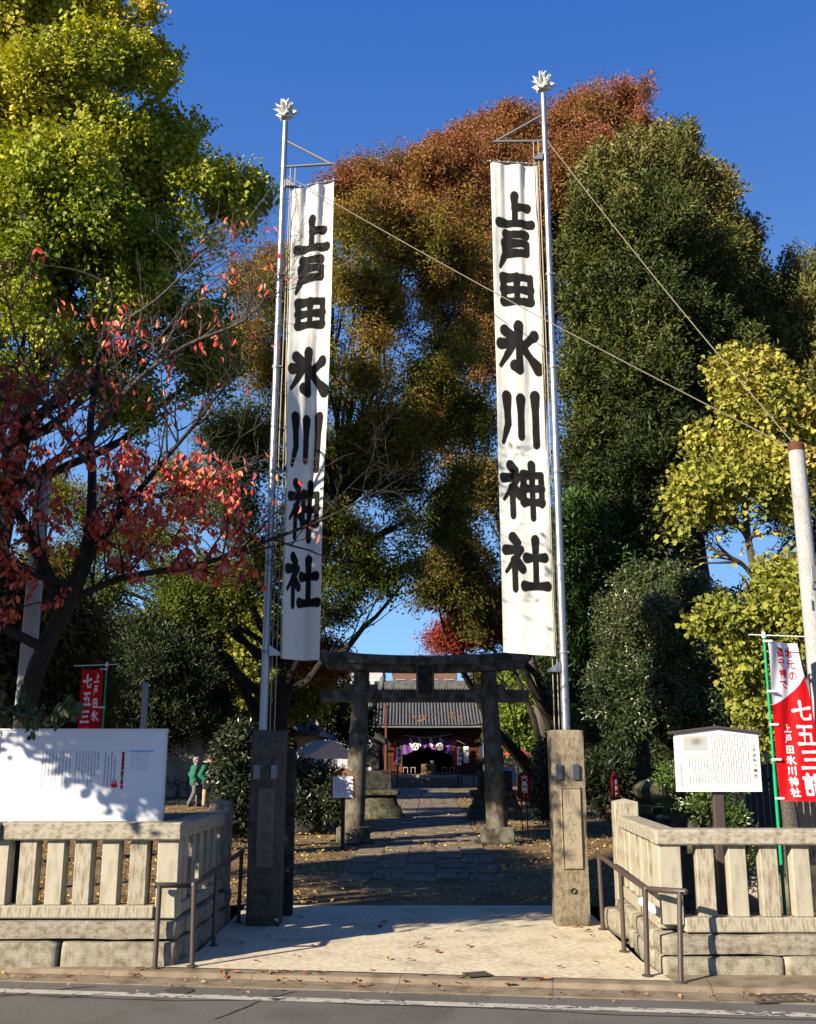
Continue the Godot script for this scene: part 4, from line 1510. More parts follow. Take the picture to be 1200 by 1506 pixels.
	for y in 256:
		for x in 256:
			if x < 78 or x > 176: tex.set_pixel(x, y, Color(0.75, 0.08, 0.07))
	for i in 3:
		for off in [52.0, 178.0]:
			if off < 100.0: write_glyph(tex, GLYPH[["go_", "kami", "tou"][i]], Rect2(off + 36.0, 16 + i * 76, 78, 70), 5.0, Color(0.05, 0.04, 0.04), 0.0)
	var lm := print_mat("lantern_print", tex, 0.8)
	for q in [[-0.6, "paper lantern under a small wooden roof at the hall's left doorpost"], [2.85, "paper lantern under a small wooden roof at the hall's right doorpost"]]:
		var x: float = q[0]
		var dd := d - 2.6
		var lt := thing("lantern_post", q[1], "lantern", V(x, 0.1, dd), "lantern posts before the hall")
		st = sk()
		box(st, Vector3(0.1, 2.6, 0.1), at(x, 1.4, dd + 0.2), 0.01)
		put("post", st, M.red_wood, lt)
		st = sk()
		for s in [-1.0, 1.0]:
			bar(st, V(x, 2.66, dd) , V(x + s * 0.38, 2.46, dd), 0.55, 0.035)
		put("roof", st, M.wood, lt)
		st = sk()
		var prof := []
		for k in 13:
			var t := k / 12.0
			prof.append(Vector2(0.17 + 0.05 * sin(t * PI) + (0.006 if k % 2 else 0.0), 1.32 + t * 1.0))
		for k in 12:
			for i in 24:
				var a := TAU * i / 24.0 - 2.48; var b := TAU * (i + 1) / 24.0 - 2.48
				var P := []
				for e in [[a, k], [b, k], [b, k + 1], [a, k + 1]]:
					P.append(V(x + cos(e[0]) * prof[e[1]].x, prof[e[1]].y, dd - sin(e[0]) * prof[e[1]].x))
				var nn := Vector3(cos(a), 0, sin(a))
				var U := [Vector2(1.0 - i / 24.0, 1.0 - k / 12.0), Vector2(1.0 - (i + 1) / 24.0, 1.0 - k / 12.0), Vector2(1.0 - (i + 1) / 24.0, 1.0 - (k + 1) / 12.0), Vector2(1.0 - i / 24.0, 1.0 - (k + 1) / 12.0)]
				tri(st, P[0], P[1], P[2], nn, U[0], U[1], U[2])
				tri(st, P[0], P[2], P[3], nn, U[0], U[2], U[3])
		put("lantern_body", st, lm, lt)
		for y in [1.29, 2.33]:
			st = sk()
			lathe(st, [Vector2(0.0, -0.03), Vector2(0.15, -0.03), Vector2(0.15, 0.03), Vector2(0.0, 0.03)], 16, at(x, y, dd))
			put("ring", st, M.black_iron, lt)
	# white notice beside the right lantern, barrier rail at the steps
	st = sk()
	box(st, Vector3(0.3, 0.95, 0.04), at(3.42, 1.9, d - 0.35), 0.004)
	tag(put("notice_sheet", st, M.paper_white), "tall white notice sheet hanging on the hall wall beside the right lantern", "notice")
	var rail := thing("step_rail", "low dark iron rail to the right of the hall's steps", "rail", V(3.6, 0.1, d - 2.6))
	st = sk()
	bar(st, V(3.0, 0.75, d - 2.7), V(4.4, 0.75, d - 2.7), 0.06, 0.06)
	put("top_bar", st, M.dark_wood, rail)
	for x in [3.02, 3.7, 4.36]:
		st = sk()
		box(st, Vector3(0.07, 0.66, 0.07), at(x, 0.42, d - 2.7))
		put("post", st, M.dark_wood, rail)


func hall_slope(surf: Callable, ex0: float, ex1: float, rx0: float, rx1: float) -> SurfaceTool:
	var st := sk()
	for i in 20:
		for j in 8:
			var p := []
			for k in [[0, 0], [1, 0], [1, 1], [0, 1]]:
				var t := float(j + k[1]) / 8.0
				p.append(surf.call(lerpf(lerpf(ex0, rx0, t), lerpf(ex1, rx1, t), float(i + k[0]) / 20.0), t))
			quad(st, p[0], p[1], p[2], p[3])
			quad(st, p[0] + Vector3(0, -0.1, 0), p[1] + Vector3(0, -0.1, 0), p[2] + Vector3(0, -0.1, 0), p[3] + Vector3(0, -0.1, 0))
	return st


# ---------------------------------------------------------------- buildings beyond
func block_house(called: String, label: String, x0: float, x1: float, top: float, d: float, deep: float, m: Material, floors: int, bays: int, group := "") -> Node3D:
	var root := thing(called, label, "building", V((x0 + x1) * 0.5, -0.06, d), group)
	var st := sk()
	box(st, Vector3(x1 - x0, top + 0.06, deep), at((x0 + x1) * 0.5, top * 0.5 - 0.03, d + deep * 0.5))
	put("wall", st, m, root)
	st = sk()
	box(st, Vector3(x1 - x0 + 0.3, 0.25, deep + 0.3), at((x0 + x1) * 0.5, top + 0.125, d + deep * 0.5))
	put("roof", st, M.dull_steel, root)
	for f in floors:
		for b in bays:
			var w := (x1 - x0) / bays
			var x := x0 + (b + 0.5) * w
			var y := top - 1.5 - f * 2.9
			if y < 1.0: continue
			st = sk()
			box(st, Vector3(w * 0.56, 1.3, 0.12), at(x, y, d - 0.02))
			var win := put("window", st, M.white_wall, root)
			st = sk()
			box(st, Vector3(w * 0.5, 1.2, 0.1), at(x, y, d - 0.06))
			put("pane", st, M.window_glass, win, false)
	return root


func build_background() -> void:
	var b := block_house("apartment_building", "brown apartment building rising behind the hall's roof ridge", -1.6, 5.2, 10.6, 112.0, 10.0, M.brown_wall, 4, 4)
	var st := sk()
	box(st, Vector3(2.2, 1.6, 3.0), at(1.2, 11.6, 115.0))
	put("stair_tower", st, M.brown_wall, b)
	for q in [[-0.4, 0.9], [0.3, 0.5], [2.6, 0.7], [3.4, 1.0]]:
		st = sk()
		rod(st, V(q[0], 10.7, 113), V(q[0], 10.9 + q[1], 113), 0.05, 6)
		put("roof_pipe", st, M.dull_steel, b)
	block_house("white_building", "white apartment block with roof railing behind the torii's left column", -6.5, -2.4, 9.6, 100.0, 9.0, M.white_wall, 3, 4)
	block_house("grey_house", "pale two-storey house half hidden by trees right of the hall", 6.4, 10.2, 5.2, 74.0, 8.0, M.white_wall, 2, 3)
	block_house("pale_house", "cream house seen through gaps in the trees far left", -36.0, -27.0, 10.5, 85.0, 8.0, M.plaster, 3, 4)
	block_house("cream_house", "cream wall of a house behind the black paling at the right", 7.0, 18.0, 3.2, 24.0, 6.0, M.plaster, 1, 5)
	# the shrine office at the left: dark tiled roof with a small gable
	var root := thing("shrine_office", "low building with dark blue-grey tiled roof left of the path", "building", V(-7.0, 0.1, 46.0))
	st = sk()
	box(st, Vector3(6.4, 2.6, 7.0), at(-7.3, 1.4, 49.5))
	put("wall", st, M.plaster, root)
	st = sk()
	var e := [V(-11.5, 2.75, 45.0), V(-3.7, 2.75, 45.0), V(-3.7, 2.75, 54.5), V(-11.5, 2.75, 54.5)]
	var r := [V(-9.3, 5.0, 49.5), V(-7.3, 5.0, 49.5)]
	quad(st, e[0], e[1], r[1], r[0])
	quad(st, e[3], e[2], r[1], r[0])
	tri(st, e[1], e[2], r[1], Vector3(0.7, 0.7, 0))
	tri(st, e[0], e[3], r[0], Vector3(-0.7, 0.7, 0))
	for k in 4:
		quad(st, e[k], e[(k + 1) % 4], e[(k + 1) % 4] + Vector3(0, -0.14, 0), e[k] + Vector3(0, -0.14, 0))
	var rf0 := put("roof", st, M.roof_tile, root)
	st = sk()
	for i in 26:
		var x := -11.4 + i * 0.3
		var t := 1.0
		if x < -9.3: t = (x + 11.5) / 2.2
		if x > -7.3: t = (-3.7 - x) / 3.6
		rod(st, V(x, 2.8, 45.0), V(x, lerpf(2.8, 5.03, t), lerpf(45.0, 49.5, t)), 0.06, 6)
	put("tile_rows", st, M.roof_tile, rf0, false).set_meta("kind", "stuff")
	st = sk()
	tube(st, [e[1] + Vector3(0, 0.1, 0), r[1] + Vector3(0, 0.12, 0)], [0.13, 0.13], 8)
	tube(st, [r[0] + Vector3(-0.2, 0.18, 0), r[1] + Vector3(0.2, 0.18, 0)], [0.17, 0.17], 8)
	put("ridge", st, M.roof_tile, root)
	# small porch gable facing the path
	st = sk()
	for s in [-1.0, 1.0]:
		quad(st, V(-6.0, 3.75, 43.8), V(-6.0 + s * 1.5, 2.75, 43.8), V(-6.0 + s * 1.5, 2.75, 46.2), V(-6.0, 3.75, 47.0))
		quad(st, V(-6.0, 3.63, 43.8), V(-6.0 + s * 1.5, 2.63, 43.8), V(-6.0 + s * 1.5, 2.63, 46.2), V(-6.0, 3.63, 47.0))
		tube(st, [V(-6.0, 3.8, 43.8), V(-6.0 + s * 1.5, 2.82, 43.8)], [0.08, 0.08], 6)
	put("porch_roof", st, M.roof_tile, root)
	for s in [-1.0, 1.0]:
		st = sk()
		box(st, Vector3(0.14, 2.6, 0.14), at(-6.0 + s * 1.25, 1.4, 44.1))
		put("porch_post", st, M.dark_wood, root)


# ---------------------------------------------------------------- boards and flags near the fences
func cloth_flag(root: Node3D, m: Material, tl: Vector3, tr: Vector3, bl: Vector3, br: Vector3, wave: float, ph: float) -> void:
	var st := sk()
	var pt := func(u: float, v: float) -> Vector3:
		var p := tl.lerp(tr, u).lerp(bl.lerp(br, u), v)
		return p + Vector3(0, 0, 1) * (wave * sin(u * 6.0 + v * 5.0 + ph) * (0.3 + u) + wave * 0.5 * sin(v * 14.0 - u * 4.0 + ph) + wave * 0.35 * sin(u * 15.0 + v * 9.0))
	for i in 16:
		for j in 40:
			for f in [[[0, 0], [1, 0], [1, 1]], [[0, 0], [1, 1], [0, 1]]]:
				var q := []
				for e in f:
					var u = (i + e[0]) / 16.0
					var v = (j + e[1]) / 40.0
					var p: Vector3 = pt.call(u, v)
					var n: Vector3 = (pt.call(u + 0.02, v) - p).cross(pt.call(u, v + 0.02) - p).normalized()
					if n.z < 0: n = -n
					q.append([p, n, Vector2(u, v)])
				if (q[1][0] - q[0][0]).cross(q[2][0] - q[0][0]).z > 0: q.reverse()
				for e in q:
					st.set_normal(e[1]); st.set_uv(e[2]); st.add_vertex(e[0])
	put("cloth", st, m, root)


func festival_print() -> Image:
	var im := Image.create(384, 1216, false, Image.FORMAT_RGBA8)
	var red := Color(0.80, 0.045, 0.075)
	var white := Color(0.93, 0.92, 0.93)
	for y in 1216:
		for x in 384:
			var line := 500.0 - x * 0.62 + 30.0 * sin(x * 0.008)
			im.set_pixel(x, y, white if y < line else red)
	var k := 0
	for g in ["chi", "moto", "no"]:
		write_glyph(im, GLYPH[g], Rect2(218, 40 + k * 92, 84, 80), 6.0, red, 1.0)
		k += 1
	k = 0
	for g in ["chin", "ju", "sama", "de"]:
		write_glyph(im, GLYPH[g], Rect2(104, 44 + k * 84, 84, 76), 5.4, red, 1.0)
		k += 1
	k = 0
	for g in ["nana", "go", "san", "moude"]:
		write_glyph(im, GLYPH[g], Rect2(196, 452 + k * 186, 172, 168), 11.0, white, 1.6)
		k += 1
	k = 0
	for g in ["ue", "to", "ta", "hi", "kawa", "kami", "yashiro"]:
		write_glyph(im, GLYPH[g], Rect2(88, 640 + k * 80, 70, 66), 5.0, white, 0.8)
		k += 1
	return im


func build_boards() -> void:
	var fm := print_mat("festival_print", festival_print(), 0.65)
	fm.albedo_color = grey(0.9)
	fm.backlight_enabled = true
	fm.backlight = Color(0.45, 0.45, 0.45)
	# the left one hangs turned: white letters on red, a white corner below
	var im2 := Image.create(256, 768, false, Image.FORMAT_RGBA8)
	for y in 768:
		for x in 256:
			im2.set_pixel(x, y, Color(0.93, 0.92, 0.93) if y > 400 + x * 1.1 else Color(0.80, 0.045, 0.075))
	for i in 4:
		write_glyph(im2, GLYPH[["ue", "to", "ta", "hi"][i]], Rect2(150, 24 + i * 84, 70, 68), 6.0, Color(0.93, 0.92, 0.93), 1.0)
		if i < 3: write_glyph(im2, GLYPH[["nana", "go", "san"][i]], Rect2(26, 30 + i * 118, 96, 98), 8.0, Color(0.93, 0.92, 0.93), 1.0)
	var lm := print_mat("left_festival_print", im2, 0.65)
	lm.albedo_color = grey(0.9)
	lm.backlight_enabled = true
	lm.backlight = Color(0.45, 0.45, 0.45)
	# the red festival flag at the right, the same kind at the left behind the notice board
	for k in 2:
		var right := k == 0
		var x := 3.307 if right else -3.69
		var d := 9.8 if right else 13.0
		var top := 2.86 if right else 2.86
		var base := V(x, 0.1, d)
		var root := thing("festival_flag", "red and white festival flag on a green pole beside the information board" if right else "red festival flag on a green pole behind the white notice board", "flag", base, "festival flags")
		var st := sk()
		rod(st, base, V(x, lerpf(0.1, top, 0.55), d), 0.0155, 10)
		put("pole", st, M.green_pole, root)
		st = sk()
		rod(st, V(x, lerpf(0.1, top, 0.55), d), V(x, top, d), 0.012, 10)
		put("pole", st, M.green_pole, root)
		var s := 1.0 if right else -1.0
		st = sk()
		rod(st, V(x - s * 0.14, top, d), V(x + s * 0.40, top - 0.02, d), 0.006, 8)
		put("cross_rod", st, M.white_plastic, root)
		st = sk()
		lathe(st, [Vector2(0.0, 0.03), Vector2(0.018, 0.02), Vector2(0.02, -0.03), Vector2(0.0, -0.03)], 10, at(x, top, d))
		put("cap", st, M.white_plastic, root)
		for y in [top - 0.06, top - 0.52, top - 0.82, top - 1.13, top - 1.47]:
			st = sk()
			box(st, Vector3(0.085, 0.022, 0.03), at(x + s * 0.03, y, d), 0.004)
			put("loop", st, M.white_plastic, root)
		if right:
			cloth_flag(root, fm, V(x + 0.03, top - 0.06, d), V(x + 0.38, top - 0.06, d + 0.22), V(x + 0.03, top - 1.49, d), V(x + 0.47, top - 1.50, d - 0.06), 0.022, 0.4)
		else:
			cloth_flag(root, lm, V(x - 0.34, top - 0.06, d + 0.15), V(x - 0.03, top - 0.06, d), V(x - 0.26, top - 1.45, d - 0.2), V(x - 0.03, top - 1.46, d), 0.03, 2.0)
	# the big white notice board on the left fence
	var root := thing("notice_board", "large white notice board with small print behind the left fence, dappled by leaves", "notice board", V(-2.98, 0.1, 9.9))
	var im := Image.create(1024, 560, false, Image.FORMAT_RGBA8)
	im.fill(Color(0.9, 0.905, 0.92))
	var faint := Color(0.42, 0.42, 0.5)
	for c in 9:
		small_print(im, 270 + c * 21, 128, 372 - (c % 3) * 40, 13, faint)
	for c in 8:
		small_print(im, 478 + c * 19, 128, 352 - (c % 4) * 30, 12, faint)
	for c in 4:
		small_print(im, 655 + c * 20, 130 + (c % 2) * 30, 360, 12, Color(0.3, 0.28, 0.33))
	for y in range(128, 360):
		for x in range(752, 776):
			var q := (y - 128) / 29
			var col := Color(0.72, 0.07, 0.1) if q < 5 else (Color(0.85, 0.75, 0.1) if q == 5 else Color(0.8, 0.08, 0.12))
			if absf(x - 764) < 9 and (y - 128) % 29 > 3: im.set_pixel(x, y, col)
	small_print(im, 764, 130, 355, 22, Color(0.2, 0.05, 0.1))
	for q in [[712, 318, 12, Color(0.92, 0.5, 0.6)], [712, 340, 13, Color(0.85, 0.1, 0.1)]]:
		dab(im, Vector2(q[0], q[1]), Vector2(q[0] + 14, q[1]), q[2], q[2], q[3], 0.0)
	for c in 7:
		small_print(im, 815 + c * 17, 140, 250, 9, Color(0.6, 0.62, 0.72))
	for x in range(800, 950):
		for y in range(122, 136): im.set_pixel(x, y, Color(0.62, 0.72, 0.9))
	var bm := print_mat("notice_print", im, 0.35)
	bm.albedo_color = grey(0.9)
	var turn := 0.03
	var bx := Basis(Vector3.UP, turn)
	var c0 := V(-2.98, 1.585, 9.9)
	var st := sk()
	box(st, Vector3(1.53, 0.825, 0.035), Transform3D(bx, c0 + bx * Vector3(0, 0, -0.021)), 0.004)
	put("panel", st, M.white_board, root)
	st = sk()
	var hw := 0.755
	var hh := 0.405
	quad(st, c0 + bx * Vector3(-hw, -hh, 0.0), c0 + bx * Vector3(hw, -hh, 0.0), c0 + bx * Vector3(hw, hh, 0.0), c0 + bx * Vector3(-hw, hh, 0.0), bx * Vector3(0, 0, 1))
	put("print", st, bm, root)
	for e in [[0, 0.412, 1.53, 0.02], [0, -0.412, 1.53, 0.02], [-0.757, 0, 0.016, 0.805], [0.757, 0, 0.016, 0.805]]:
		st = sk()
		box(st, Vector3(e[2], e[3], 0.05), Transform3D(bx, c0 + bx * Vector3(e[0], e[1], -0.018)), 0.003)
		put("frame", st, M.aluminium if e[2] < 0.1 else M.white_plastic, root)
	for s in [-0.6, 0.6]:
		st = sk()
		var q := c0 + bx * Vector3(s, 0, -0.07)
		box(st, Vector3(0.05, 1.85, 0.05), Transform3D(bx, Vector3(q.x, 1.02, q.z)), 0.004)
		put("post", st, M.aluminium, root)
	# the information board on a brown post
	root = thing("information_board", "white information board with a small drawing under a dark roof on a brown post", "information board", V(2.82, 0.1, 9.9))
	im = Image.create(1024, 720, false, Image.FORMAT_RGBA8)
	im.fill(Color(0.93, 0.93, 0.925))
	# a small grey engraving of a landscape
	for y in range(62, 250):
		for x in range(112, 400):
			var wavy := sin(y * 0.42 + 5.0 * wob.get_noise_2d(x * 0.8, y * 2.5))
			var v := 0.82 + 0.12 * wob.get_noise_2d(x * 1.2, y * 6.0) - (0.26 if wavy > 0.35 + 0.8 * wob.get_noise_2d(x * 2.0 + 90.0, y * 3.0) else 0.0)
			var near := exp(-(pow((x - 270) / 60.0, 2.0) + pow((y - 150) / 36.0, 2.0)))
			v -= near * (0.4 if wob.get_noise_2d(x * 16.0, y * 16.0) > 0.0 else 0.05)
			if y < 90: v = 0.86
			if x < 114 or x > 397 or y < 64 or y > 247: v = 0.4
			im.set_pixel(x, y, Color(v, v, v * 0.98))
	small_print_row(im, 140, 370, 262, 9)
	for c in 15:
		var x := 890.0 - c * 31.0
		small_print(im, x, 74 + (26 if c == 0 else 0), 640, 19, Color(0.1, 0.1, 0.11))
	for c in 8:
		small_print(im, 420.0 - c * 36.0, 300, 640, 19, Color(0.1, 0.1, 0.11))
	small_print(im, 66, 120, 300, 15, Color(0.25, 0.25, 0.25))
	small_print(im, 66, 400, 660, 24, Color(0.2, 0.2, 0.2))
	var k := 0
	for g in ["ue", "to", "ta", "hi", "kawa", "kami", "yashiro"]:
		write_glyph(im, GLYPH[g], Rect2(938, 170 + k * 58, 50, 48), 3.4, Color(0.1, 0.1, 0.1), 0.3)
		k += 1
	var im_m := print_mat("information_print", im, 0.4)
	im_m.albedo_color = grey(0.86)
	st = sk()
	var poly := PackedVector2Array([Vector2(-0.385, -0.268), Vector2(0.385, -0.268), Vector2(0.385, 0.245), Vector2(0.0, 0.292), Vector2(-0.385, 0.245)])
	var face := Transform3D(Basis(), V(2.82, 1.715, 9.875))
	slab(st, poly, 0.03, face)
	put("panel", st, im_m, root)
	st = sk()
	for s in [-1.0, 1.0]:
		bar(st, face * Vector3(0, 0.305, -0.01), face * Vector3(s * 0.43, 0.252, -0.01), 0.11, 0.022, 0.004)
	put("roof", st, M.brown_paint, root)
	st = sk()
	box(st, Vector3(0.095, 1.72, 0.07), at(2.82, 0.95, 9.935), 0.006)
	put("post", st, M.brown_paint, root)


func small_print_row(im: Image, x0: float, x1: float, y: float, size: float) -> void:
	var x := x0
	while x < x1:
		dab(im, Vector2(x, y), Vector2(x + size * 0.5, y + rf(-2, 2)), 1.0, 1.0, Color(0.2, 0.2, 0.2), 0.0)
		dab(im, Vector2(x + 3, y - 3), Vector2(x + 3, y + 4), 0.8, 0.8, Color(0.2, 0.2, 0.2), 0.0)
		x += size


# ---------------------------------------------------------------- things inside the precinct
func build_precinct_things() -> void:
	var st: SurfaceTool
	# wooden roofed notice before the torii's left column
	var root := thing("roofed_notice", "small roofed wooden notice on a post before the torii's left column", "notice", V(-1.2, 0.1, 20.2))
	st = sk()
	box(st, Vector3(0.07, 0.94, 0.07), at(-1.2, 0.56, 20.2), 0.004)
	put("post", st, M.dark_wood, root)
	st = sk()
	box(st, Vector3(0.44, 0.45, 0.06), at(-1.208, 1.215, 20.2), 0.005)
	slab(st, PackedVector2Array([Vector2(-0.22, 0.0), Vector2(0.22, 0.0), Vector2(0.0, 0.12)]), 0.06, at(-1.208, 1.44, 20.2))
	put("case", st, M.wood, root)
	var im := Image.create(128, 160, false, Image.FORMAT_RGBA8)
	im.fill(Color(0.85, 0.87, 0.92))
	for c in 9:
		small_print(im, 116 - c * 12.5, 14, 146 - (c % 3) * 18, 8, Color(0.25, 0.27, 0.32))
	st = sk()
	quad(st, V(-1.39, 1.02, 20.165), V(-1.026, 1.02, 20.165), V(-1.026, 1.40, 20.165), V(-1.39, 1.40, 20.165), Vector3(0, 0, 1))
	put("sheet", st, print_mat("roofed_notice_print", im, 0.4), root)
	st = sk()
	bar(st, V(-1.208 + 0.05, 1.605, 20.2), V(-1.50, 1.40, 20.2), 0.16, 0.022, 0.004)
	bar(st, V(-1.208, 1.57, 20.2), V(-0.92, 1.39, 20.2), 0.16, 0.022, 0.004)
	put("roof", st, M.wood, root)
	# red pointed sign with white characters
	root = thing("pointed_sign", "dark red pointed sign with white characters on iron legs beside the torii", "sign", V(2.46, 0.1, 23.0))
	im = Image.create(128, 256, false, Image.FORMAT_RGBA8)
	im.fill(Color(0.36, 0.075, 0.06))
	var k := 0
	for g in ["dai", "tori", "i"]:
		write_glyph(im, GLYPH[g], Rect2(32, 34 + k * 56, 64, 50), 4.2, Color(0.92, 0.9, 0.88), 0.0)
		k += 1
	small_print(im, 56, 206, 246, 11, Color(0.85, 0.8, 0.8))
	small_print(im, 92, 206, 246, 11, Color(0.85, 0.8, 0.8))
	st = sk()
	slab(st, PackedVector2Array([Vector2(-0.145, -0.28), Vector2(0.145, -0.28), Vector2(0.145, 0.22), Vector2(0.0, 0.29), Vector2(-0.145, 0.22)]), 0.03, at(2.46, 1.17, 23.0))
	put("panel", st, print_mat("pointed_sign_print", im, 0.6), root)
	for s in [-0.06, 0.05]:
		st = sk()
		rod(st, V(2.46 + s, 0.1, 23.02), V(2.46 + s, 0.95, 23.02), 0.014, 6)
		put("leg", st, M.black_iron, root)
	# the slim red stake behind the sunny fence
	root = thing("pointed_stake", "slim dark red pointed stake with white lettering behind the fence's tall end post", "sign", V(2.66, 0.1, 14.0))
	im = Image.create(64, 256, false, Image.FORMAT_RGBA8)
	im.fill(Color(0.3, 0.05, 0.045))
	small_print(im, 32, 50, 250, 36, Color(0.88, 0.85, 0.83))
	st = sk()
	slab(st, PackedVector2Array([Vector2(-0.055, -0.3), Vector2(0.055, -0.3), Vector2(0.055, 0.14), Vector2(0.0, 0.24), Vector2(-0.055, 0.14)]), 0.05, at(2.66, 1.34, 14.0, 0.5))
	put("panel", st, print_mat("stake_print", im, 0.6), root)
	st = sk()
	box(st, Vector3(0.06, 1.0, 0.05), at(2.66, 0.58, 14.03), 0.004)
	put("post", st, M.red_wood, root)
	# guardian lions on stepped pedestals
	var lion := thing("guardian_lion", "seated stone guardian lion on a stepped pedestal behind the torii's right column", "statue", V(2.4, 0.1, 30.2), "guardian lions flanking the path")
	st = sk()
	for q in [[0.0, 0.34, 0.78, 0.66], [0.34, 0.62, 0.62, 0.55]]:
		lathe(st, [Vector2(q[2] * 1.414, q[0]), Vector2(q[3] * 1.414, q[1] + 0.0)], 4, Transform3D(Basis(Vector3.UP, PI / 4), Vector3.ZERO))
	put("base", st, M.moss_stone, lion, false)
	st = sk()
	rough_block(st, Vector3(1.36, 0.14, 1.3), Transform3D(Basis(), Vector3(0, 0.69, 0)), 0.02)
	st.generate_normals()
	put("ledge", st, M.moss_stone, lion, false)
	st = sk()
	box(st, Vector3(0.92, 0.52, 0.9), Transform3D(Basis(), Vector3(0, 1.02, 0)), 0.02)
	put("plinth", st, M.dark_stone, lion, false)
	st = sk()
	var face := Basis(Vector3.UP, PI / 2)
	body_mesh(st, [
		[Vector3(0, 0.30, -0.18), Vector3(0, 0.62, 0.08), 0.2, 0.17], [Vector3(0, 0.62, 0.08), Vector3(0, 0.86, 0.16), 0.16, 0.15], [Vector3(0, 0.9, 0.2), Vector3(0, 0.86, 0.36), 0.17, 0.11],
		[Vector3(0.12, 0.55, 0.16), Vector3(0.12, 0.06, 0.22), 0.085, 0.06], [Vector3(-0.12, 0.55, 0.16), Vector3(-0.12, 0.06, 0.22), 0.085, 0.06],
		[Vector3(0.16, 0.28, -0.16), Vector3(0.19, 0.24, 0.06), 0.14, 0.1], [Vector3(-0.16, 0.28, -0.16), Vector3(-0.19, 0.24, 0.06), 0.14, 0.1], [Vector3(0.19, 0.22, 0.05), Vector3(0.18, 0.05, 0.1), 0.08, 0.06], [Vector3(-0.19, 0.22, 0.05), Vector3(-0.18, 0.05, 0.1), 0.08, 0.06],
		[Vector3(0, 0.3, -0.34), Vector3(0, 0.75, -0.36), 0.1, 0.04], [Vector3(0.1, 1.03, 0.16), Vector3(0.13, 1.1, 0.12), 0.05, 0.025], [Vector3(-0.1, 1.03, 0.16), Vector3(-0.13, 1.1, 0.12), 0.05, 0.025]], 0.035, 0.07, Transform3D(face * Basis(Vector3.UP, 0.9), Vector3(0, 1.28, 0)).scaled_local(Vector3.ONE * 0.95))
	put("lion", st, M.dark_stone, lion, false)
	copy_of(lion, "guardian_lion", V(-0.98, 0.1, 31.0), -1.4, "seated stone guardian lion on a stepped pedestal behind the torii's left column", "guardian lions flanking the path")
	# parasol and green notice
	root = thing("parasol", "red paper parasol opened on a thin pole right of the path", "parasol", V(4.03, 0.1, 40.0))
	st = sk()
	rod(st, V(4.03, 0.1, 40), V(4.03, 2.12, 40), 0.02, 8)
	put("pole", st, M.dark_wood, root)
	st = sk()
	for i in 32:
		var a0 := TAU * i / 32.0; var a1 := TAU * (i + 1) / 32.0
		for j in 4:
			var P := []
			for e in [[a0, j], [a1, j], [a1, j + 1], [a0, j + 1]]:
				var rr: float = 0.52 * e[1] / 4.0
				P.append(V(4.03, 2.10, 40) + Vector3(cos(e[0]) * rr, -0.25 * pow(e[1] / 4.0, 1.5) - (0.012 if int(roundf(e[0] / TAU * 32)) % 2 and e[1] > 0 else 0.0), sin(e[0]) * rr))
			quad(st, P[0], P[1], P[2], P[3])
	put("canopy", st, M.parasol, root)
	st = sk()
	for i in 16:
		var a := TAU * i / 16.0
		rod(st, V(4.03, 2.04, 40), V(4.03 + cos(a) * 0.5, 1.83, 40.0 + sin(a) * 0.5), 0.006, 4)
	put("ribs", st, M.wood, root).set_meta("kind", "stuff")
	root = thing("green_notice", "dark green notice panel on two posts under the red parasol", "notice", V(4.2, 0.1, 38.5))
	st = sk()
	box(st, Vector3(0.5, 0.56, 0.04), at(4.2, 1.5, 38.5), 0.005)
	put("panel", st, M.green_board, root)
	for s in [-0.2, 0.2]:
		st = sk()
		box(st, Vector3(0.05, 1.2, 0.05), at(4.2 + s, 0.7, 38.53))
		put("post", st, M.dark_wood, root)
	# tall thin pole and the red lamp post on the left of the path
	root = thing("thin_pole", "tall thin dark iron pole left of the path before the hall", "pole", V(-0.77, 0.1, 38.0))
	st = sk()
	tube(st, [V(-0.77, 0.1, 38), V(-0.77, 3.5, 38)], [0.06, 0.045], 10)
	put("shaft", st, M.rust, root)
	st = sk()
	lathe(st, [Vector2(0.09, 0.0), Vector2(0.09, 0.05), Vector2(0.0, 0.09)], 10, at(-0.77, 3.48, 38.0))
	put("cap", st, M.rust, root)
	root = thing("red_lantern_post", "vermilion lantern post with a small white lamp left of the path", "lantern post", V(-1.25, 0.1, 44.0))
	st = sk()
	box(st, Vector3(0.16, 1.75, 0.16), at(-1.25, 0.97, 44.0), 0.02)
	put("post", st, M.vermilion, root)
	st = sk()
	box(st, Vector3(0.3, 0.26, 0.3), at(-1.25, 1.98, 44.0), 0.02)
	put("lamp_box", st, M.paper_white, root)
	st = sk()
	lathe(st, [Vector2(0.42, 0.0), Vector2(0.36, 0.06), Vector2(0.0, 0.3)], 4, Transform3D(Basis(Vector3.UP, PI / 4), V(-1.25, 2.11, 44.0)))
	box(st, Vector3(1.1, 0.08, 0.1), at(-1.55, 1.78, 44.0))
	put("roof", st, M.vermilion, root)
	for q in [[-2.45, 1.4, "white upright banner board beside the vermilion lantern post"], [-1.85, 1.4, "white upright banner board with orange print by the hall's left wall"]]:
		im = Image.create(64, 192, false, Image.FORMAT_RGBA8)
		im.fill(Color(0.88, 0.88, 0.87))
		if q[0] > -2.0:
			for b in [[34, 60, 16, Color(0.9, 0.55, 0.1)], [30, 110, 14, Color(0.9, 0.7, 0.15)], [36, 150, 12, Color(0.3, 0.5, 0.75)]]:
				dab(im, Vector2(b[0], b[1]), Vector2(b[0], b[1] + 14), b[2], b[2], b[3], 0.0)
		root = thing("banner_board", q[2], "banner", V(q[0], 0.1, 57.0), "banner boards left of the hall")
		st = sk()
		box(st, Vector3(0.46, 1.5, 0.04), at(q[0] + 0.15, 1.45, 57.0))
		put("panel", st, print_mat("banner_board_%d" % int(q[0] * -100), im, 0.7), root)
		st = sk()
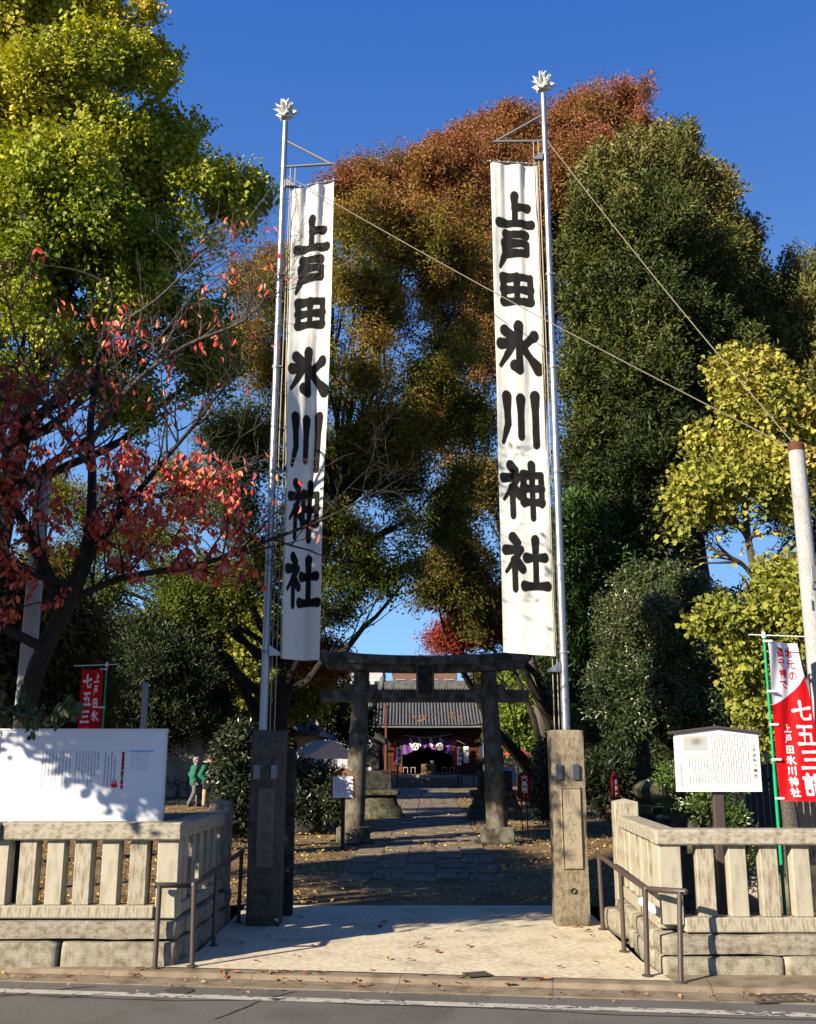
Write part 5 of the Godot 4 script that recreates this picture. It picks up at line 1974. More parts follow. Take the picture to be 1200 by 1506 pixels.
		box(st, Vector3(0.06, 2.1, 0.06), at(q[0] + 0.15, 1.12, 57.05))
		put("post", st, M.white_plastic, root)
	# the festival tent
	root = thing("tent", "white peaked festival tent beside the path", "tent", V(-3.4, 0.1, 43.0))
	var tb := Transform3D(Basis(Vector3.UP, 0.42), V(-3.42, 0, 43.2))
	var hw := 0.97
	var ln := 1.26
	var ridge := [tb * Vector3(0, 2.40, ln), tb * Vector3(0, 2.40, -ln)]
	st = sk()
	for s in [-1.0, 1.0]:
		quad(st, ridge[0], ridge[1], tb * Vector3(s * hw, 1.825, -ln), tb * Vector3(s * hw, 1.825, ln))
		quad(st, tb * Vector3(s * hw, 1.825, -ln), tb * Vector3(s * hw, 1.825, ln), tb * Vector3(s * hw, 1.69, ln), tb * Vector3(s * hw, 1.69, -ln))
	put("canopy", st, M.tent_cloth, root)
	st = sk()
	for e in [ln, -ln]:
		tri(st, tb * Vector3(-hw, 1.825, e), tb * Vector3(hw, 1.825, e), tb * Vector3(0, 2.40, e), tb.basis * Vector3(0, 0, signf(e)))
		quad(st, tb * Vector3(-hw, 1.825, e), tb * Vector3(hw, 1.825, e), tb * Vector3(hw, 1.69, e), tb * Vector3(-hw, 1.69, e))
	put("gable_cloth", st, M.tent_cloth, root)
	for sx in [-1.0, 1.0]:
		for sz in [-1.0, 1.0]:
			st = sk()
			rod(st, tb * Vector3(sx * hw, 0.1, sz * ln), tb * Vector3(sx * hw, 1.8, sz * ln), 0.025, 6)
			put("leg", st, M.dull_steel, root)
	# loudspeaker on its pole
	root = thing("loudspeaker_pole", "thin pale pole with a grey loudspeaker above the white tent", "loudspeaker", V(-4.7, 0.1, 53.0))
	st = sk()
	rod(st, V(-4.9, 0.1, 53.0), V(-4.95, 4.3, 53.0), 0.045, 8)
	put("pole", st, M.dull_steel, root)
	st = sk()
	lathe(st, [Vector2(0.06, -0.25), Vector2(0.09, -0.1), Vector2(0.2, 0.1), Vector2(0.3, 0.14), Vector2(0.26, 0.12), Vector2(0.1, 0.0)], 16, Transform3D(Basis(Vector3.UP, 0.5) * Basis(Vector3.RIGHT, PI / 2), V(-4.74, 3.3, 52.8)))
	put("horn", st, M.white_wall, root)
	# grey post behind the notice board
	st = sk()
	box(st, Vector3(0.07, 2.55, 0.07), at(-3.2, 1.37, 13.0), 0.008)
	tag(put("grey_post", st, M.dull_steel), "square grey metal post standing behind the white notice board", "post")
	# stone monuments behind the sunny fence
	root = thing("stone_lantern", "squat mossy stone lantern with a wide cap behind the sunny fence", "stone lantern", V(2.95, 0.1, 13.0))
	st = sk()
	box(st, Vector3(0.34, 0.95, 0.34), at(2.93, 0.56, 13.0), 0.02)
	put("body", st, M.moss_stone, root)
	st = sk()
	boulder(st, V(2.95, 1.36, 13.0), Vector3(0.31, 0.17, 0.3), 2.3, 18)
	put_rough("cap", st, M.moss_stone, root)
	st = sk()
	box(st, Vector3(0.5, 0.1, 0.46), at(2.95, 1.14, 13.0), 0.03)
	put("ledge", st, M.moss_stone, root)
	st = sk()
	rough_block(st, Vector3(0.42, 1.65, 0.2), at(3.42, 0.9, 13.4, 0.2), 0.02)
	tag(put_rough("stone_stele", st, M.dark_stone, self), "dark upright stone slab between the mossy lantern and the information board", "stone slab")
	st = sk()
	rough_block(st, Vector3(0.5, 0.5, 0.3), at(4.5, 0.33, 12.3, -0.2), 0.03)
	tag(put_rough("stone_marker", st, M.dark_stone, self), "low broad stone behind the fence below the red festival flag", "stone slab")
	for q in [[3.95, 12.6, 0.42, "pale rounded rock behind the balusters below the red festival flag"], [-3.0, 24.6, 0.45, "grey rock under the hedge left of the torii"], [-2.35, 24.2, 0.38, "broken dark rock beside the torii's left column"], [-2.7, 25.4, 0.6, "large dark rock deep in the hedge left of the torii"]]:
		st = sk()
		boulder(st, V(q[0], 0.08 + q[2] * 0.35, q[1]), Vector3(q[2], q[2] * 0.62, q[2] * 0.7), q[0] * 3.0)
		tag(put_rough("rock", st, M.dark_stone if q[0] < 0 else M.base_stone, self), q[3], "rock", "rocks in the planting")
	# black paling fence far right
	root = thing("paling_fence", "black wooden paling fence with two rails behind the red festival flag", "fence", V(4.2, 0.1, 15.0))
	for i in 44:
		st = sk()
		box(st, Vector3(0.074, 1.55, 0.02), at(3.95 + i * 0.085, 0.9, 15.0 - i * 0.012), 0.003)
		put("paling", st, M.black_iron, root)
	for y in [0.5, 1.45]:
		st = sk()
		bar(st, V(3.9, y, 15.04), V(7.7, y, 14.5), 0.03, 0.06)
		put("rail", st, M.black_iron, root)
	# bicycles under the dark tree
	var bike := bicycle()
	bike.position = V(-10.0, 0.1, 43.5)
	bike.rotation.y = 0.25
	bike.set_meta("label", "parked bicycle with front basket nearest the white notice board's edge")
	copy_of(bike, "bicycle", V(-8.55, 0.1, 44.2), 0.1, "parked bicycle just behind the person in grey trousers", "bicycles parked under the dark trees")
	copy_of(bike, "bicycle", V(-9.3, 0.1, 45.0), 2.9, "parked bicycle between two others, farther back under the dark trees", "bicycles parked under the dark trees")


func bicycle() -> Node3D:
	var root := thing("bicycle", "", "bicycle", Vector3.ZERO, "bicycles parked under the dark trees")
	var st: SurfaceTool
	for x in [-0.52, 0.52]:
		st = sk()
		var pts := []
		var rr := []
		for i in 25:
			var a := TAU * i / 24.0
			pts.append(Vector3(x + cos(a) * 0.32, 0.34 + sin(a) * 0.32, 0)); rr.append(0.02)
		tube(st, pts, rr, 6, false)
		var w := put("wheel", st, M.rubber, root, false)
		st = sk()
		for i in 12:
			var a := TAU * i / 12.0
			rod(st, Vector3(x, 0.34, 0), Vector3(x + cos(a) * 0.31, 0.34 + sin(a) * 0.31, 0), 0.003, 3)
		put("spokes", st, M.aluminium, w, false).set_meta("kind", "stuff")
	st = sk()
	for q in [[-0.52, 0.34, -0.1, 0.32], [-0.52, 0.34, -0.2, 0.72], [-0.1, 0.32, -0.22, 0.85], [-0.1, 0.34, 0.36, 0.72], [-0.2, 0.6, 0.36, 0.76], [0.52, 0.34, 0.34, 0.95]]:
		rod(st, Vector3(q[0], q[1], 0), Vector3(q[2], q[3], 0), 0.018, 6)
	put("frame", st, M.green_board, root, false)
	st = sk()
	rod(st, Vector3(0.34, 0.95, -0.25), Vector3(0.34, 0.95, 0.25), 0.013, 6)
	rod(st, Vector3(0.34, 0.95, -0.25), Vector3(0.18, 0.97, -0.27), 0.015, 6)
	rod(st, Vector3(0.34, 0.95, 0.25), Vector3(0.18, 0.97, 0.27), 0.015, 6)
	put("handlebar", st, M.aluminium, root, false)
	st = sk()
	boulder(st, Vector3(-0.24, 0.88, 0), Vector3(0.13, 0.04, 0.08), 1.0)
	st.generate_normals()
	put("saddle", st, M.rubber, root, false)
	st = sk()
	for z in [-0.14, 0.14]:
		for i in 5: rod(st, Vector3(0.48 + i * 0.07, 0.68, z), Vector3(0.46 + i * 0.08, 0.9, z * 1.15), 0.004, 3)
	for i in 5:
		rod(st, Vector3(0.48, 0.68, -0.14 + i * 0.07), Vector3(0.46, 0.9, -0.16 + i * 0.08), 0.004, 3)
		rod(st, Vector3(0.76, 0.68, -0.14 + i * 0.07), Vector3(0.78, 0.9, -0.16 + i * 0.08), 0.004, 3)
	box(st, Vector3(0.3, 0.02, 0.3), Transform3D(Basis(), Vector3(0.62, 0.67, 0)))
	put("basket", st, M.dull_steel, root, false)
	return root


# ---------------------------------------------------------------- people
func person(label: String, where: Vector3, turn: float, second: bool) -> void:
	var root := thing("person", label, "person", where, "two people in green coats")
	root.rotation.y = turn
	var h := 1.0
	# joints: the figure faces +z; y up
	var hipL := Vector3(0.09, 0.84, 0); var hipR := Vector3(-0.09, 0.84, 0)
	var kneeL := Vector3(0.10, 0.46, 0.10 if not second else 0.02); var kneeR := Vector3(-0.10, 0.46, -0.02)
	var footL := Vector3(0.10, 0.07, 0.16 if not second else 0.0); var footR := Vector3(-0.10, 0.08, -0.2 if not second else -0.04)
	var shL := Vector3(0.18, 1.31, -0.01); var shR := Vector3(-0.18, 1.31, -0.01)
	var elL := Vector3(0.24, 1.06, -0.10); var elR := Vector3(-0.24, 1.06, -0.08)
	var haL := Vector3(0.21, 0.86, 0.02); var haR := Vector3(-0.21, 0.86, 0.0)
	if second:
		elL = Vector3(0.27, 1.07, -0.14); haL = Vector3(0.10, 0.93, -0.18); elR = Vector3(-0.26, 1.06, -0.1); haR = Vector3(-0.17, 0.9, 0.06)
	var neck := Vector3(0, 1.38, 0.0)
	var head := Vector3(0, 1.53, 0.035)
	var st := sk()
	body_mesh(st, [
		[Vector3(0, 0.86, 0), Vector3(0, 1.08, 0.01), 0.125, 0.12], [Vector3(0, 1.08, 0.01), Vector3(0, 1.28, 0), 0.12, 0.13], [shL, shR, 0.06, 0.06], [Vector3(0, 1.3, 0), neck + Vector3(0, 0.06, 0.01), 0.06, 0.052],
		[hipL, kneeL, 0.085, 0.058], [kneeL, footL, 0.056, 0.038], [hipR, kneeR, 0.085, 0.058], [kneeR, footR, 0.056, 0.038],
		[footL + Vector3(0, -0.03, -0.03), footL + Vector3(0.01, -0.04, 0.13), 0.035, 0.028], [footR + Vector3(0, -0.03, -0.03), footR + Vector3(-0.01, -0.04, 0.13), 0.035, 0.028],
		[shL, elL, 0.052, 0.042], [elL, haL, 0.042, 0.028], [shR, elR, 0.052, 0.042], [elR, haR, 0.042, 0.028]], 0.022, 0.04, Transform3D())
	# head with brow, nose, jaw, ears, on its own fine grid
	body_mesh(st, [
		[head + Vector3(0, 0.03, -0.02), head + Vector3(0, 0.02, 0.015), 0.088, 0.08], [head + Vector3(0, -0.04, 0.02), head + Vector3(0, -0.075, 0.045), 0.062, 0.04],
		[head + Vector3(0, 0.0, 0.092), head + Vector3(0, -0.03, 0.11), 0.012, 0.016], [head + Vector3(0.03, 0.025, 0.082), head + Vector3(-0.03, 0.025, 0.082), 0.014, 0.014],
		[head + Vector3(0.085, 0.0, 0.0), head + Vector3(0.09, -0.035, 0.005), 0.018, 0.012], [head + Vector3(-0.085, 0.0, 0.0), head + Vector3(-0.09, -0.035, 0.005), 0.018, 0.012], [head + Vector3(0, -0.05, 0), neck, 0.05, 0.052]], 0.009, 0.02, Transform3D())
	for hd in [[haL, elL, 1.0], [haR, elR, -1.0]]:
		var dir: Vector3 = (hd[0] - hd[1]).normalized()
		var side: Vector3 = dir.cross(Vector3(hd[2], 0, 0)).normalized()
		var pal: Vector3 = side.cross(dir).normalized()
		var w: Vector3 = hd[0]
		var bones := [[w, w + dir * 0.075, 0.026, 0.03]]
		for f in 4:
			var b: Vector3 = w + dir * 0.075 + side * (f - 1.5) * 0.019
			var l: float = [0.062, 0.072, 0.068, 0.052][f]
			var m: Vector3 = b + dir * l * 0.55 + pal * 0.006
			bones.append([b, m, 0.0095, 0.009])
			bones.append([m, m + (dir * 0.7 + pal * 0.7) * l * 0.45, 0.009, 0.008])
		var tb: Vector3 = w + dir * 0.025 + side * -0.028
		bones.append([tb, tb + dir * 0.035 - side * 0.018, 0.012, 0.0105])
		bones.append([tb + dir * 0.035 - side * 0.018, tb + dir * 0.065 - side * 0.016 + pal * 0.012, 0.0105, 0.009])
		body_mesh(st, bones, 0.006, 0.008, Transform3D())
	put("body", st, M.skin, root, false)
	st = sk()
	for s in [-1.0, 1.0]:
		lathe(st, [Vector2(0.0, -0.008), Vector2(0.009, 0.0), Vector2(0.0, 0.008)], 8, Transform3D(Basis(Vector3.RIGHT, PI / 2), head + Vector3(s * 0.032, 0.008, 0.09)))
	put("eyes", st, M.black_cloth, root, false).set_meta("kind", "stuff")
	# hair
	st = sk()
	body_mesh(st, [[head + Vector3(0, 0.05, -0.03), head + Vector3(0, 0.062, 0.02), 0.088, 0.076], [head + Vector3(0, -0.02, -0.06), head + Vector3(0, 0.03, -0.05), 0.06, 0.08]], 0.012, 0.03, Transform3D())
	put("hair", st, M.dark_hair if second else M.grey_hair, root, false)
	# coat with open front, trousers, shoes
	st = sk()
	body_mesh(st, [
		[Vector3(0.05, 0.80, -0.02), Vector3(0.05, 1.08, -0.02), 0.15, 0.13], [Vector3(-0.05, 0.80, -0.02), Vector3(-0.05, 1.08, -0.02), 0.15, 0.13], [Vector3(0, 1.08, -0.02), Vector3(0, 1.27, -0.025), 0.135, 0.145], [shL, shR, 0.085, 0.085],
		[shL, elL, 0.085, 0.085], [elL, elL.lerp(haL, 0.8), 0.085, 0.08], [shR, elR, 0.085, 0.085], [elR, elR.lerp(haR, 0.8), 0.085, 0.08]], 0.02, 0.05, Transform3D())
	put("coat", st, M.green_coat, root, false)
	if second:
		st = sk()
		body_mesh(st, [[Vector3(0.0, 0.98, 0.075), Vector3(0, 1.27, 0.07), 0.075, 0.07]], 0.015, 0.02, Transform3D())
		put("shirt", st, M.white_board, root, false)
		st = sk()
		body_mesh(st, [[head + Vector3(0.03, -0.045, 0.075), head + Vector3(-0.03, -0.045, 0.075), 0.036, 0.036], [head + Vector3(0, -0.02, 0.1), head + Vector3(0, -0.07, 0.09), 0.026, 0.03]], 0.009, 0.015, Transform3D())
		put("face_mask", st, M.paper_white, root, false)
		st = sk()
		body_mesh(st, [[Vector3(0, 0.86, 0.0), Vector3(0, 0.66, 0.01), 0.15, 0.16], [hipL, kneeL.lerp(hipL, 0.45), 0.12, 0.1], [hipR, kneeR.lerp(hipR, 0.45), 0.12, 0.1]], 0.02, 0.04, Transform3D())
		put("apron_cloth", st, M.black_cloth, root, false)
	st = sk()
	body_mesh(st, [[Vector3(0, 0.9, 0), Vector3(0, 0.84, 0), 0.135, 0.135], [hipL, kneeL, 0.105, 0.08], [kneeL, footL + Vector3(0, 0.02, 0), 0.08, 0.068], [hipR, kneeR, 0.105, 0.08], [kneeR, footR + Vector3(0, 0.02, 0), 0.08, 0.068]], 0.02, 0.035, Transform3D())
	put("trousers", st, M.beige_trousers if second else M.grey_trousers, root, false)
	for f in [footL, footR]:
		st = sk()
		body_mesh(st, [[f + Vector3(0, -0.025, -0.03), f + Vector3(0, -0.035, 0.14), 0.048, 0.038], [f, f + Vector3(0, 0.02, 0), 0.045, 0.045]], 0.012, 0.02, Transform3D())
		put("shoe", st, M.black_cloth, root, false)


func build_people() -> void:
	person("walking person with grey hair, green coat and grey trousers", V(-7.35, 0.1, 37.5), 1.95, false)
	person("standing person in white face mask, open green coat and beige trousers", V(-6.85, 0.1, 37.2), 1.0, true)


# ---------------------------------------------------------------- fallen leaves
func build_litter() -> void:
	var leaf_mesh := func(m: Material, l: float, w: float, kind: String) -> ArrayMesh:
		var st := sk()
		leaf(st, Vector3(0, 0.004, -l * 0.5), Vector3(0, 0.06, 1).normalized(), Vector3.RIGHT, l, w, Color.WHITE, kind)
		st.set_material(m)
		return st.commit()
	var tints := [lin(0.228, 0.0532, 0.0266), lin(0.274, 0.106, 0.038), lin(0.152, 0.0456, 0.0266), lin(0.213, 0.114, 0.0532), lin(0.258, 0.152, 0.0684)]
	var mats := []
	for i in tints.size():
		mats.append(mat("dry_leaf_%d" % i, tints[i], 0.8, {"spec": 0.3}))
	# the single leaves one can point to: along the kerb and on the apron
	var spots := []
	for i in 46: spots.append([[-2.7, -1.9, -1.2, -0.75, -0.5, -0.1, 0.35, 0.6, 1.1, 1.4][i % 10] + rf(-0.14, 0.14) * (1.0 if i % 4 else 2.5), rf(0.22, 0.38) if i % 5 else rf(0.05, 0.6), true])
	for i in 30: spots.append([rf(-1.7, 1.8), rf(9.1, 12.0), false])
	for s in spots:
		var k := rng.randi() % 5
		var st := sk()
		leaf(st, Vector3(0, 0.0, -0.05), Vector3(0, 0.1, 1).normalized(), Vector3.RIGHT, rf(0.05, 0.1), rf(0.03, 0.055), Color.WHITE, "big")
		st.set_material(mats[k])
		var o := MeshInstance3D.new()
		o.mesh = st.commit()
		o.name = numbered("fallen_leaf")
		add_child(o)
		var p: Vector3
		if s[2]:
			p = road_at(s[0] + 3.0, s[1], 0.03 if s[1] < 0.3 else 0.062)
		else:
			p = V(s[0], 0.068 + 0.052 * clampf((s[1] - 9.0) / 3.6, 0.0, 1.0), s[1])
		o.transform = Transform3D(Basis.from_euler(Vector3(rf(-0.25, 0.25), rf(0, TAU), rf(-0.3, 0.3))), p)
		tag(o, "curled reddish brown leaf lying along the tan kerb" if s[2] else "curled reddish brown leaf lying on the pale apron", "fallen leaf", "fallen leaves along the kerb" if s[2] else "fallen leaves on the apron")
	# the litter that covers the precinct
	var pal := ramp([[0.0, Color(0.12, 0.06, 0.03)], [0.4, Color(0.35, 0.2, 0.07)], [0.7, Color(0.55, 0.38, 0.1)], [1.0, Color(0.62, 0.5, 0.2)]])
	var xs: Array[Transform3D] = []
	var cs := PackedColorArray()
	while xs.size() < 16000:
		var d := 12.7 + 32.0 * pow(rng.randf(), 1.4)
		var x := rf(-7.0, 7.0) * (0.5 + d / 30.0)
		var onpath := absf(x - (0.1 + (d - 12.0) * 0.0195)) < 1.15
		if onpath and rng.randf() < 0.66: continue
		if wob.get_noise_2d(x * 7.0, d * 7.0) < rf(-0.5, 0.15): continue
		var b := Basis.from_euler(Vector3(rf(-0.5, 0.5), rf(0, TAU), rf(-0.5, 0.5))).scaled(Vector3.ONE * rf(0.6, 1.3))
		xs.append(Transform3D(b, V(x, 0.128 + rf(0, 0.012), d)))
		cs.append(pal.sample(rng.randf()))
	tag(scatter_mesh("leaf_litter", self, leaf_mesh.call(M.leaf_dry, 0.06, 0.04, "plain"), xs, cs), "scattered dry yellow and brown leaves covering the precinct's bare earth", "leaf litter")
	xs = []
	cs = PackedColorArray()
	for i in 200:
		var b := Basis.from_euler(Vector3(rf(-0.4, 0.4), rf(0, TAU), rf(-0.4, 0.4))).scaled(Vector3.ONE * rf(0.4, 0.9))
		xs.append(Transform3D(b, road_at(rf(-4, 8), rf(-0.35, 0.3) if i % 2 else rf(0.0, 0.25), 0.02)))
		cs.append(pal.sample(rf(0.0, 0.7)))
	tag(scatter_mesh("leaf_crumbs", self, leaf_mesh.call(M.leaf_dry, 0.05, 0.035, "plain"), xs, cs), "crumbs of dry leaves in the gutter and on the road's edge", "leaf crumbs")
	# yellowed leaves and moss caught on the hall's roof tiles
	xs = []
	cs = PackedColorArray()
	for i in 110:
		var c: Array = [[3.55, 0.72, 0.3], [2.6, 0.25, 0.35], [3.1, 0.18, 0.5], [1.2, 0.2, 0.9], [0.6, 0.15, 0.8]][i % 5]
		var t: float = clampf(c[1] + rf(-0.1, 0.1), 0.02, 0.95)
		var x: float = c[0] + rf(-0.5, 0.5) * c[2]
		xs.append(Transform3D(Basis.from_euler(Vector3(rf(0.2, 1.2), rf(0, TAU), rf(-0.4, 0.4))).scaled(Vector3.ONE * rf(0.8, 1.8)), V(x, lerpf(3.55, 6.0, t) - 0.22 * sin(t * PI) + 0.14, lerpf(62.55, 67.0, t))))
		cs.append(Color(0.42, 0.2, 0.06) * rf(0.6, 1.2))
	tag(scatter_mesh("roof_leaves", self, leaf_mesh.call(M.leaf_dry, 0.09, 0.06, "plain"), xs, cs), "drifts of orange leaves caught on the hall's roof tiles", "fallen leaves")


# ---------------------------------------------------------------- plants
# one leaf of two faces (or more) folded along its midrib; c: linear colour
func leaf(st: SurfaceTool, base: Vector3, dir: Vector3, side: Vector3, l: float, w: float, c: Color, kind: String) -> void:
	side = (side - dir * side.dot(dir)).normalized()
	var up := dir.cross(side)
	var P := []
	var F := []
	if kind == "fan":
		P = [base, base + dir * l * 0.62 - side * w * 0.5 + up * l * 0.1, base + dir * l * 0.98 - side * w * 0.28, base + dir * l * 0.86, base + dir * l * 0.98 + side * w * 0.28 - up * l * 0.06, base + dir * l * 0.62 + side * w * 0.5 + up * l * 0.12]
		F = [[0, 1, 2], [0, 2, 3], [0, 3, 4], [0, 4, 5]]
	elif kind == "big":
		P = [base, base + dir * l * 0.28 - side * w * 0.4 + up * w * 0.14, base + dir * l * 0.62 - side * w * 0.42 + up * w * 0.1, base + dir * l - up * l * 0.12, base + dir * l * 0.62 + side * w * 0.42 + up * w * 0.12, base + dir * l * 0.28 + side * w * 0.4 + up * w * 0.16, base + dir * l * 0.55 - up * w * 0.04]
		F = [[0, 1, 6], [1, 2, 6], [2, 3, 6], [3, 4, 6], [4, 5, 6], [5, 0, 6]]
	else:
		P = [base, base + dir * l * 0.5 - side * w * 0.5 + up * w * 0.22, base + dir * l - up * l * 0.1, base + dir * l * 0.5 + side * w * 0.5 + up * w * 0.22]
		F = [[0, 1, 2], [0, 2, 3]]
	for f in F:
		var n: Vector3 = (P[f[1]] - P[f[0]]).cross(P[f[2]] - P[f[0]]).normalized()
		if n.dot(up) < 0.0: n = -n
		st.set_color(c)
		tri(st, P[f[0]], P[f[1]], P[f[2]], n)


func shade_of(amount: float) -> Color:
	var k := 1.0 + rf(-amount, amount)
	return Color(k * rf(0.92, 1.08), k, k * rf(0.85, 1.1))


# a twig along +y with n leaves; the instance gives it its colour
func sprig(kind: String, n: int, length: float, l: float, w: float, droop: float, m: Material, scatter := 0.35) -> ArrayMesh:
	var st := sk()
	for i in n:
		var t := (i + 0.5) / n
		var a := i * 2.4 + rf(-0.4, 0.4)
		var outw := Vector3(cos(a), 0, sin(a))
		var base := Vector3.UP * length * t + outw * rf(0.0, scatter) * length * 0.5
		var dir := (outw * rf(0.5, 1.0) + Vector3.UP * rf(0.1, 0.9) + rdir() * 0.35).normalized()
		dir = (dir + Vector3.DOWN * droop * rf(0.6, 1.2)).normalized()
		var k := rf(0.75, 1.2)
		leaf(st, base, dir, rdir(), l * k, w * k, shade_of(0.22), kind)
	if kind != "fan":
		st.set_color(Color(0.45, 0.3, 0.2))
		var r := length * 0.012
		tube(st, [Vector3.ZERO, Vector3.UP * length * 0.95], [r, r * 0.4], 3, false)
	st.set_material(m)
	return st.commit()


# lobes: [x, y, d, rx, ry] in world metres. Sprigs crowd towards the outside of each lobe and leave gaps.
# o: pal (Gradient low..high), gap, up (how much sprigs rise), hang, hollow, size, tone (Callable: position -> 0..1 added to the palette place)
func crown(called: String, parent: Node, lobes: Array, n: int, mesh: Mesh, o := {}) -> MultiMeshInstance3D:
	var pal: Gradient = o.pal
	var gap: float = o.get("gap", -0.25)
	var hollow: float = o.get("hollow", 0.45)
	var up: float = o.get("up", 0.5)
	var size: float = o.get("size", 1.0)
	var top := -1e9
	var bottom := 1e9
	var w := []
	var sum := 0.0
	for q in lobes:
		sum += q[3] * q[4] * (q[5] if q.size() > 5 else 1.0)
		w.append(sum)
		top = maxf(top, q[1] + q[4]); bottom = minf(bottom, q[1] - q[4])
	var xs: Array[Transform3D] = []
	var cs := PackedColorArray()
	var tries := 0
	var nf: float = o.get("clump", 1.1)
	var rise: float = o.get("rise", 0.35)
	var lit: float = o.get("mix", 0.5)
	# every lobe breaks up into clumps of its own
	var clumps := []
	for q in lobes:
		var mine := []
		for i in int(o.get("clumps", 11)):
			var dv := rdir()
			if dv.y < -0.3 and rng.randf() < 0.6: dv.y = -dv.y
			var far := rf(0.4, 1.12)
			mine.append([dv * far, lerpf(0.52, 0.2, clampf((far - 0.4) / 0.72, 0.0, 1.0)) * rf(0.85, 1.2), rf(-0.17, 0.17)])
		clumps.append(mine)
	var plume: float = o.get("plume", 1.0)
	var thin := 1.0 / sqrt(sqrt(plume))
	while xs.size() < n and tries < n * 5:
		tries += 1
		var k := rf(0.0, sum)
		var li := 0
		while w[li] < k: li += 1
		var q: Array = lobes[li]
		var dir := rdir()
		var r := pow(rng.randf(), hollow)
		var tone := 0.0
		var rr := Vector3(q[3], q[4], minf(q[3], q[4] * 1.3) * o.get("deep", 1.0))
		var c := V(q[0], q[1], q[2])
		var off := dir * r * 0.9
		if rng.randf() < o.get("clumped", 0.85):
			var cl: Array = clumps[li][rng.randi() % clumps[li].size()]
			off = cl[0] + dir * Vector3(thin, plume, thin) * (cl[1] * r)
			tone = cl[2]
		var p := c + rr * off
		if p.y < o.get("floor", -1.0): continue
		if wob.get_noise_3dv(p * nf * 4.0) < gap: continue
		var y = (dir * o.get("out", 0.7) + Vector3.UP * up + rdir() * 0.6).normalized()
		var x = y.cross(rdir()).normalized()
		var s := size * rf(0.7, 1.25)
		xs.append(Transform3D(Basis(x, y, x.cross(y)).scaled(Vector3.ONE * s), p))
		var t := (p.y - bottom) / (top - bottom)
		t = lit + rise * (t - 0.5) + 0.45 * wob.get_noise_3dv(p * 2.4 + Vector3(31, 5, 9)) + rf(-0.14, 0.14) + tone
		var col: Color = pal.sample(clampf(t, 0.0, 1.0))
		cs.append(col * rf(0.75, 1.2))
	return scatter_mesh(called, parent, mesh, xs, cs)


func scatter_mesh(called: String, parent: Node, mesh: Mesh, xs: Array[Transform3D], cs: PackedColorArray) -> MultiMeshInstance3D:
	var mm := MultiMesh.new()
	mm.transform_format = MultiMesh.TRANSFORM_3D
	mm.use_colors = true
	mm.mesh = mesh
	mm.instance_count = xs.size()
	for i in xs.size():
		mm.set_instance_transform(i, xs[i])
		var c := cs[i]; c.a = 1.0
		mm.set_instance_color(i, c)
	var o := MultiMeshInstance3D.new()
	o.multimesh = mm
	hang(called, o, parent)
	o.set_meta("kind", "stuff")
	return o


# a bent, tapering branch; returns its points
func limb(st: SurfaceTool, a: Vector3, b: Vector3, ra: float, rb: float, bend: float, segs := 6, sides := 6) -> Array:
	var side := (b - a).cross(rdir()).normalized()
	var pts := []
	var rr := []
	var l := a.distance_to(b)
	for i in segs + 1:
		var t := float(i) / segs
		var p := a.lerp(b, t) + side * sin(t * PI) * bend * l + Vector3.UP * sin(t * PI) * bend * l * 0.6
		if i > 0 and i < segs: p += rdir() * l * 0.025
		pts.append(p)
		rr.append(lerpf(ra, rb, pow(t, 0.8)))
	tube(st, pts, rr, sides, false)
	return pts


# trunk: points in world metres. The tree is root > trunk, branches, crown.
func tree(called: String, label: String, category: String, trunk: Array, r0: float, r1: float, lobes: Array, n: int, mesh: Mesh, o: Dictionary, bark: Material, group := "") -> Node3D:
	var root := thing(called, label, category, trunk[0], group)
	var st := sk()
	var pts := []
	var rr := []
	for i in trunk.size() - 1:
		for k in 4:
			var t := k / 4.0
			var p: Vector3 = trunk[i].lerp(trunk[i + 1], t)
			pts.append(p + rdir() * r0 * 0.12)
			var f := (i + t) / (trunk.size() - 1)
			rr.append(lerpf(r0, r1, f) * (1.0 + 0.5 * exp(-f * 14.0)))
	pts.append(trunk[-1]); rr.append(r1)
	tube(st, pts, rr, 10)
	put("trunk", st, bark, root)
	var lt: float = o.get("twigs", 7)
	for q in lobes:
		var c := V(q[0], q[1], q[2])
		var best := 0
		var bd := 1e9
		for i in pts.size():
			var want: float = c.y - 0.7 * Vector2(c.x - pts[i].x, c.z - pts[i].z).length()
			var d := absf(pts[i].y - want)
			if d < bd: bd = d; best = i
		var b := sk()
		var ra: float = minf(rr[best] * 0.6, 0.035 + 0.03 * pts[best].distance_to(c))
		var lp := limb(b, pts[best], c, ra, 0.02, 0.09, 7, 6)
		for k in int(lt):
			var s: Vector3 = lp[2 + k % 5]
			var e := c + rdir() * Vector3(q[3], q[4], minf(q[3], q[4])) * rf(0.6, 0.95)
			limb(b, s, e, 0.022, 0.005, 0.08, 4, 4)
		put("branch", b, bark, root)
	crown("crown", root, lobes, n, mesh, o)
	return root


